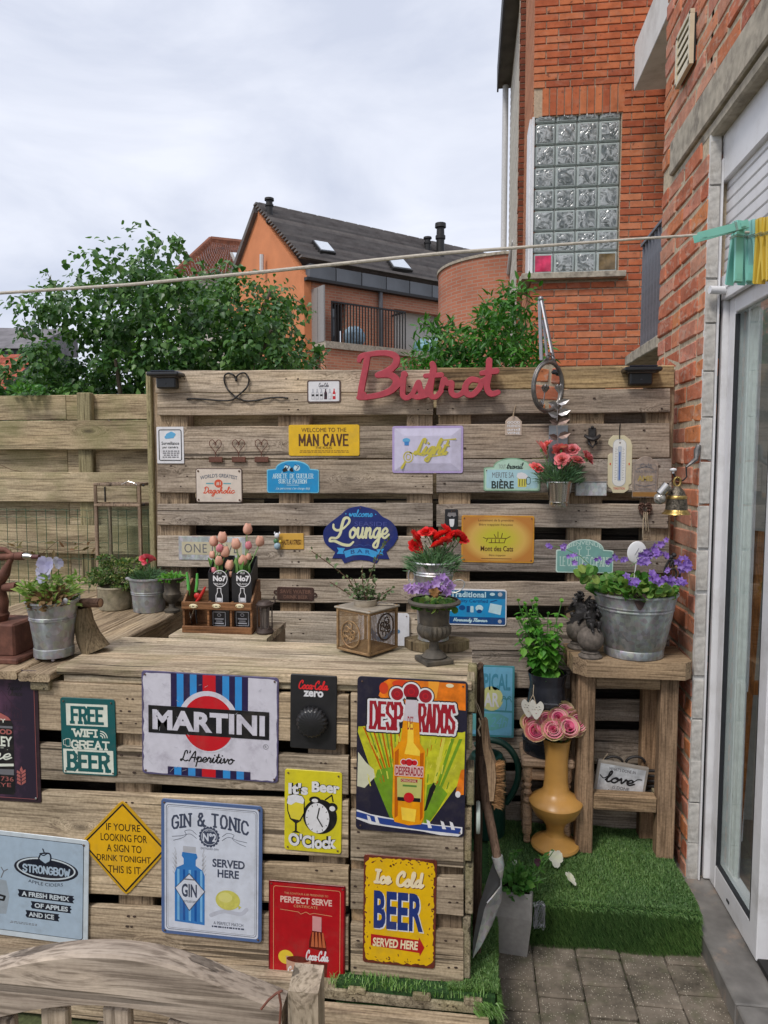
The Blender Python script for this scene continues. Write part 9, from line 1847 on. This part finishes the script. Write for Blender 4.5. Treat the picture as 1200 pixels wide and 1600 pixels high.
for q in ([(930,890),(905,868),(882,857),(858,852)], [(985,885),(1008,868),(1030,850)], [(1040,892),(1065,884),(1080,880)]): TB([PX(x, y, 2.60) for x, y in q], .0013,5).build('stem', SG, bf)
# urn flowers
uf = thing('bellflower_plant', 'violet bellflowers and a dead rusty bloom in the fluted iron urn', 'plant', P7[0]); tuft(uf, P7[0], .055,.02,130, 'round', .018, BG_, 1, up=.4); VI2 = leafmat('lilac_petal', (.34,.17,.55),(.44,.26,.64),(.52,.36,.70), .55,.25); s2f = star(.017, VI2); cluster(uf, [(652,920),(660,921),(668,915),(683,912),(690,920),(697,924),(660,915),(676,920),(641,921),(700,916),(686,905)], P7[0].y-.02,4,3.5, s2f, .9)
cluster(uf, [(679,922),(684,925),(676,926)], P7[0].y-.045,4,3, star(.013, leafmat('withered_petal', (.22,.10,.03),(.32,.17,.06),(.26,.13,.05), .8,.1)), 1)
# pansies
PAN = leafmat('pale_violet_pansy', (.42,.40,.68),(.50,.47,.74),(.60,.58,.78), .6,.3); PANW = leafmat('white_pansy', (.72,.72,.68),(.76,.76,.72),(.78,.77,.74), .6,.3); PAND = leafmat('dark_pansy', (.05,.012,.03),(.07,.016,.03),(.09,.02,.03), .6,.1); EYE = plain('pansy_eye', (.45,.30,.03), .6)
def pansy(par, c, size, mat, rot):
    o = link('flower', meshof(np.zeros((5,3)), [[-.75,.9,.05], [.75,.9,.05], [-1,0,.15], [1,0,.15], [0,-1,.2]], [[0,0,1.]]*5, np.array([1.05,1.05,.95,.95,1.1])*size, 'round', mat, 'flower'), par, c); o.rotation_euler = rot
pa = thing('pansy_plant', 'pale violet pansies over browning foliage in the pail on the bar', 'plant', P1[0]); PLG = leafmat('pansy_leaf', (.16,.30,.05),(.24,.38,.08),(.34,.42,.12), .55,.25); DRY = leafmat('withered_leaf', (.22,.12,.05),(.32,.20,.09),(.16,.09,.04), .8,.1)
tuft(pa, P1[0]+Vector((-.005,0,0)), .07,.075,150, 'lance', .032, PLG, 1.1, up=.5); tuft(pa, P1[0]+Vector((.005,-.02,0)), .055,.055,170, 'oval', .024, DRY, .9, 'withered_foliage', up=.5)
for px in (40,52,100,118,80): tuft(pa, PX(px, 925 if px < 60 else 915, P1[0].y-.03), .015,.03,26, 'lance', .024, PLG, 1.3, up=.6)
for (px, py, s0, rt) in ((70,882,.026,(1.3,.2,.4)),(78,888,.021,(1.2,-.4,-.3)),(90,880,.020,(1.1,.5,1.0)),(68,904,.022,(.7,0,.2)),(60,893,.013,(1.6,.4,-.4))): c = PX(px, py, P1[0].y-.03); pansy(pa, c, s0, PAN, rt); stem(pa, P1[0], c+Vector((0,.008,0)), .0013)
pw_ = thing('pansy_plant', 'straggly pansy plant with one dark bloom in the grey planter', 'plant', PTOP); GG2 = leafmat('mid_green_leaf', (.05,.17,.03),(.09,.25,.045),(.16,.33,.07), .55,.25); tuft(pw_, PTOP, .06,.055,200, 'oval', .026, GG2,1.1, up=.5)
for k in range(12):
    tp_ = PX(ru(788,866), ru(1325,1375), PTOP.y+ru(-.03,.05)); stem(pw_, PTOP, tp_, .0015, None, .015)
    n = 13; fr = RNG.uniform(.35,1, n); Pn = np.array([list(PTOP.lerp(tp_, f)) for f in fr]); leaves('leaf_spray', Pn, RNG.normal(size=(n, 3))+np.array([0,0,.5]), RNG.normal(size=(n, 3))*.5+np.array([0,-.6,.7]), RNG.uniform(.016,.028, n), 'lance', GG2, pw_)
pansy(pw_, PX(840,1347, PTOP.y), .012, PAND, (1.2,0,0)); pansy(pw_, PX(804,1347, PTOP.y-.01), .008, PANW, (1.2,.3,0))
c = onZ(868,1350,.17); wp = thing('white_pansy', 'white pansy bloom leaning over the turf in front of the vase foot', 'flower', c); pansy(wp, PX(868,1341, c.y+.02), .029, PANW, (1.0,.2,.2)); stem(wp, c-Vector((.02,0,.01)), PX(868,1341, c.y+.03), .0013)
c = onZ(891,1380,.165); w2_ = thing('fallen_petal', 'fallen white pansy bloom lying alone on the turf', 'flower', c); pansy(w2_, c+VZ(.016), .024, PANW, (.75,.3,.9))
# shrub in the stone pot, seedlings, olive shrub
sp_ = thing('leafy_shrub', 'fine variegated shrub spilling from the mossy stone pot', 'plant', P3[0]); VG = leafmat('small_variegated_leaf', (.04,.10,.02),(.09,.17,.035),(.28,.30,.10), .5,.2)
for (px, py, r_, n) in ((182,892,.07,420),(160,900,.055,260),(205,885,.055,260),(148,905,.04,120),(195,910,.05,240),(165,875,.035,90),(186,922,.04,120)):
    c = PX(px, py, P3[0].y-.01); u = runit(n); Pn = np.array(c)+u*(RNG.uniform(.3,1,(n, 1))**.5)*r_*np.array([1,.9,.62]); leaves('foliage', Pn, u+RNG.normal(size=(n, 3))*.5, u*.4+np.array([0,-.4,.8])+RNG.normal(size=(n, 3))*.3, RNG.uniform(.009,.017, n), 'oval', VG, sp_)
for k in range(10): stem(sp_, P3[0], PX(ru(135,215), ru(870,905), P3[0].y+ru(-.04,.04)), .001, TW, .02)
su = thing('seedlings', 'bright green seedlings in the small dark iron urn', 'plant', P4[0]); tuft(su, P4[0], .048,.035,170, 'oval', .015, leafmat('mint_leaf', (0,0,0),(0,0,0),(0,0,0)), 1.1, up=.6)
ol_ = thing('olive_shrub', 'sparse small-leaved shrub with long bare twigs on the wire lantern', 'plant', P5[0]); OG = leafmat('olive_leaf', (.07,.11,.05),(.13,.19,.085),(.20,.26,.13), .5,.2)
for q in ([(568,945),(545,905),(520,885),(487,861)], [(565,945),(548,930),(515,909)], [(572,945),(575,910),(582,888),(597,855),(608,843)], [(575,945),(595,930),(612,920)], [(568,945),(560,920),(553,905)], [(572,945),(566,905),(566,890)], [(574,946),(588,915),(581,900)], [(570,945),(555,925),(545,918)], [(576,946),(600,935),(606,925)]):
    pts = [PX(x, y, P5[0].y+ru(-.015,.01)) for x, y in q]; TB(pts, [.0022]+[.0014]*(len(pts)-1), 6).build('twig', TW, ol_)
    for a, b_ in zip(pts[:-1], pts[1:]):
        n = 9; fr = RNG.uniform(0,1, n); Pn = np.array([list(a.lerp(b_, f)) for f in fr])+RNG.normal(size=(n, 3))*.003; leaves('leaf_spray', Pn, RNG.normal(size=(n, 3))+np.array([0,0,.3]), RNG.normal(size=(n, 3))*.5+np.array([0,-.7,.6]), RNG.uniform(.009,.016, n), 'oval', OG, ol_)
tuft(ol_, P5[0], .03,.05,110, 'oval', .013, OG, .9, up=.5)
# bramble leaves on the mesh
n = 26; xs = RNG.uniform(0,150, n); Pn = np.array([list(PX(x, 862+RNG.uniform(-16,12), 2.97)) for x in xs]); leaves('leaf_spray', Pn, RNG.normal(size=(n, 3)), np.tile([0,-1,.3], (n, 1))+RNG.normal(size=(n, 3))*.3, RNG.uniform(.03,.045, n), 'lance', leafmat('bramble_leaf', (.12,.10,.04),(.17,.15,.06),(.20,.10,.05), .7,.15), tw)
# moss and weeds on the fence top
fw_ = thing('weed_tuft', 'small bright weed tuft poking over the left fence top', 'plant', PX(42,615,3.14)); tuft(fw_, PX(42,612,3.14)-VZ(.02), .07,.06,160, 'oval', .022, ASH, 1.1, up=.5)
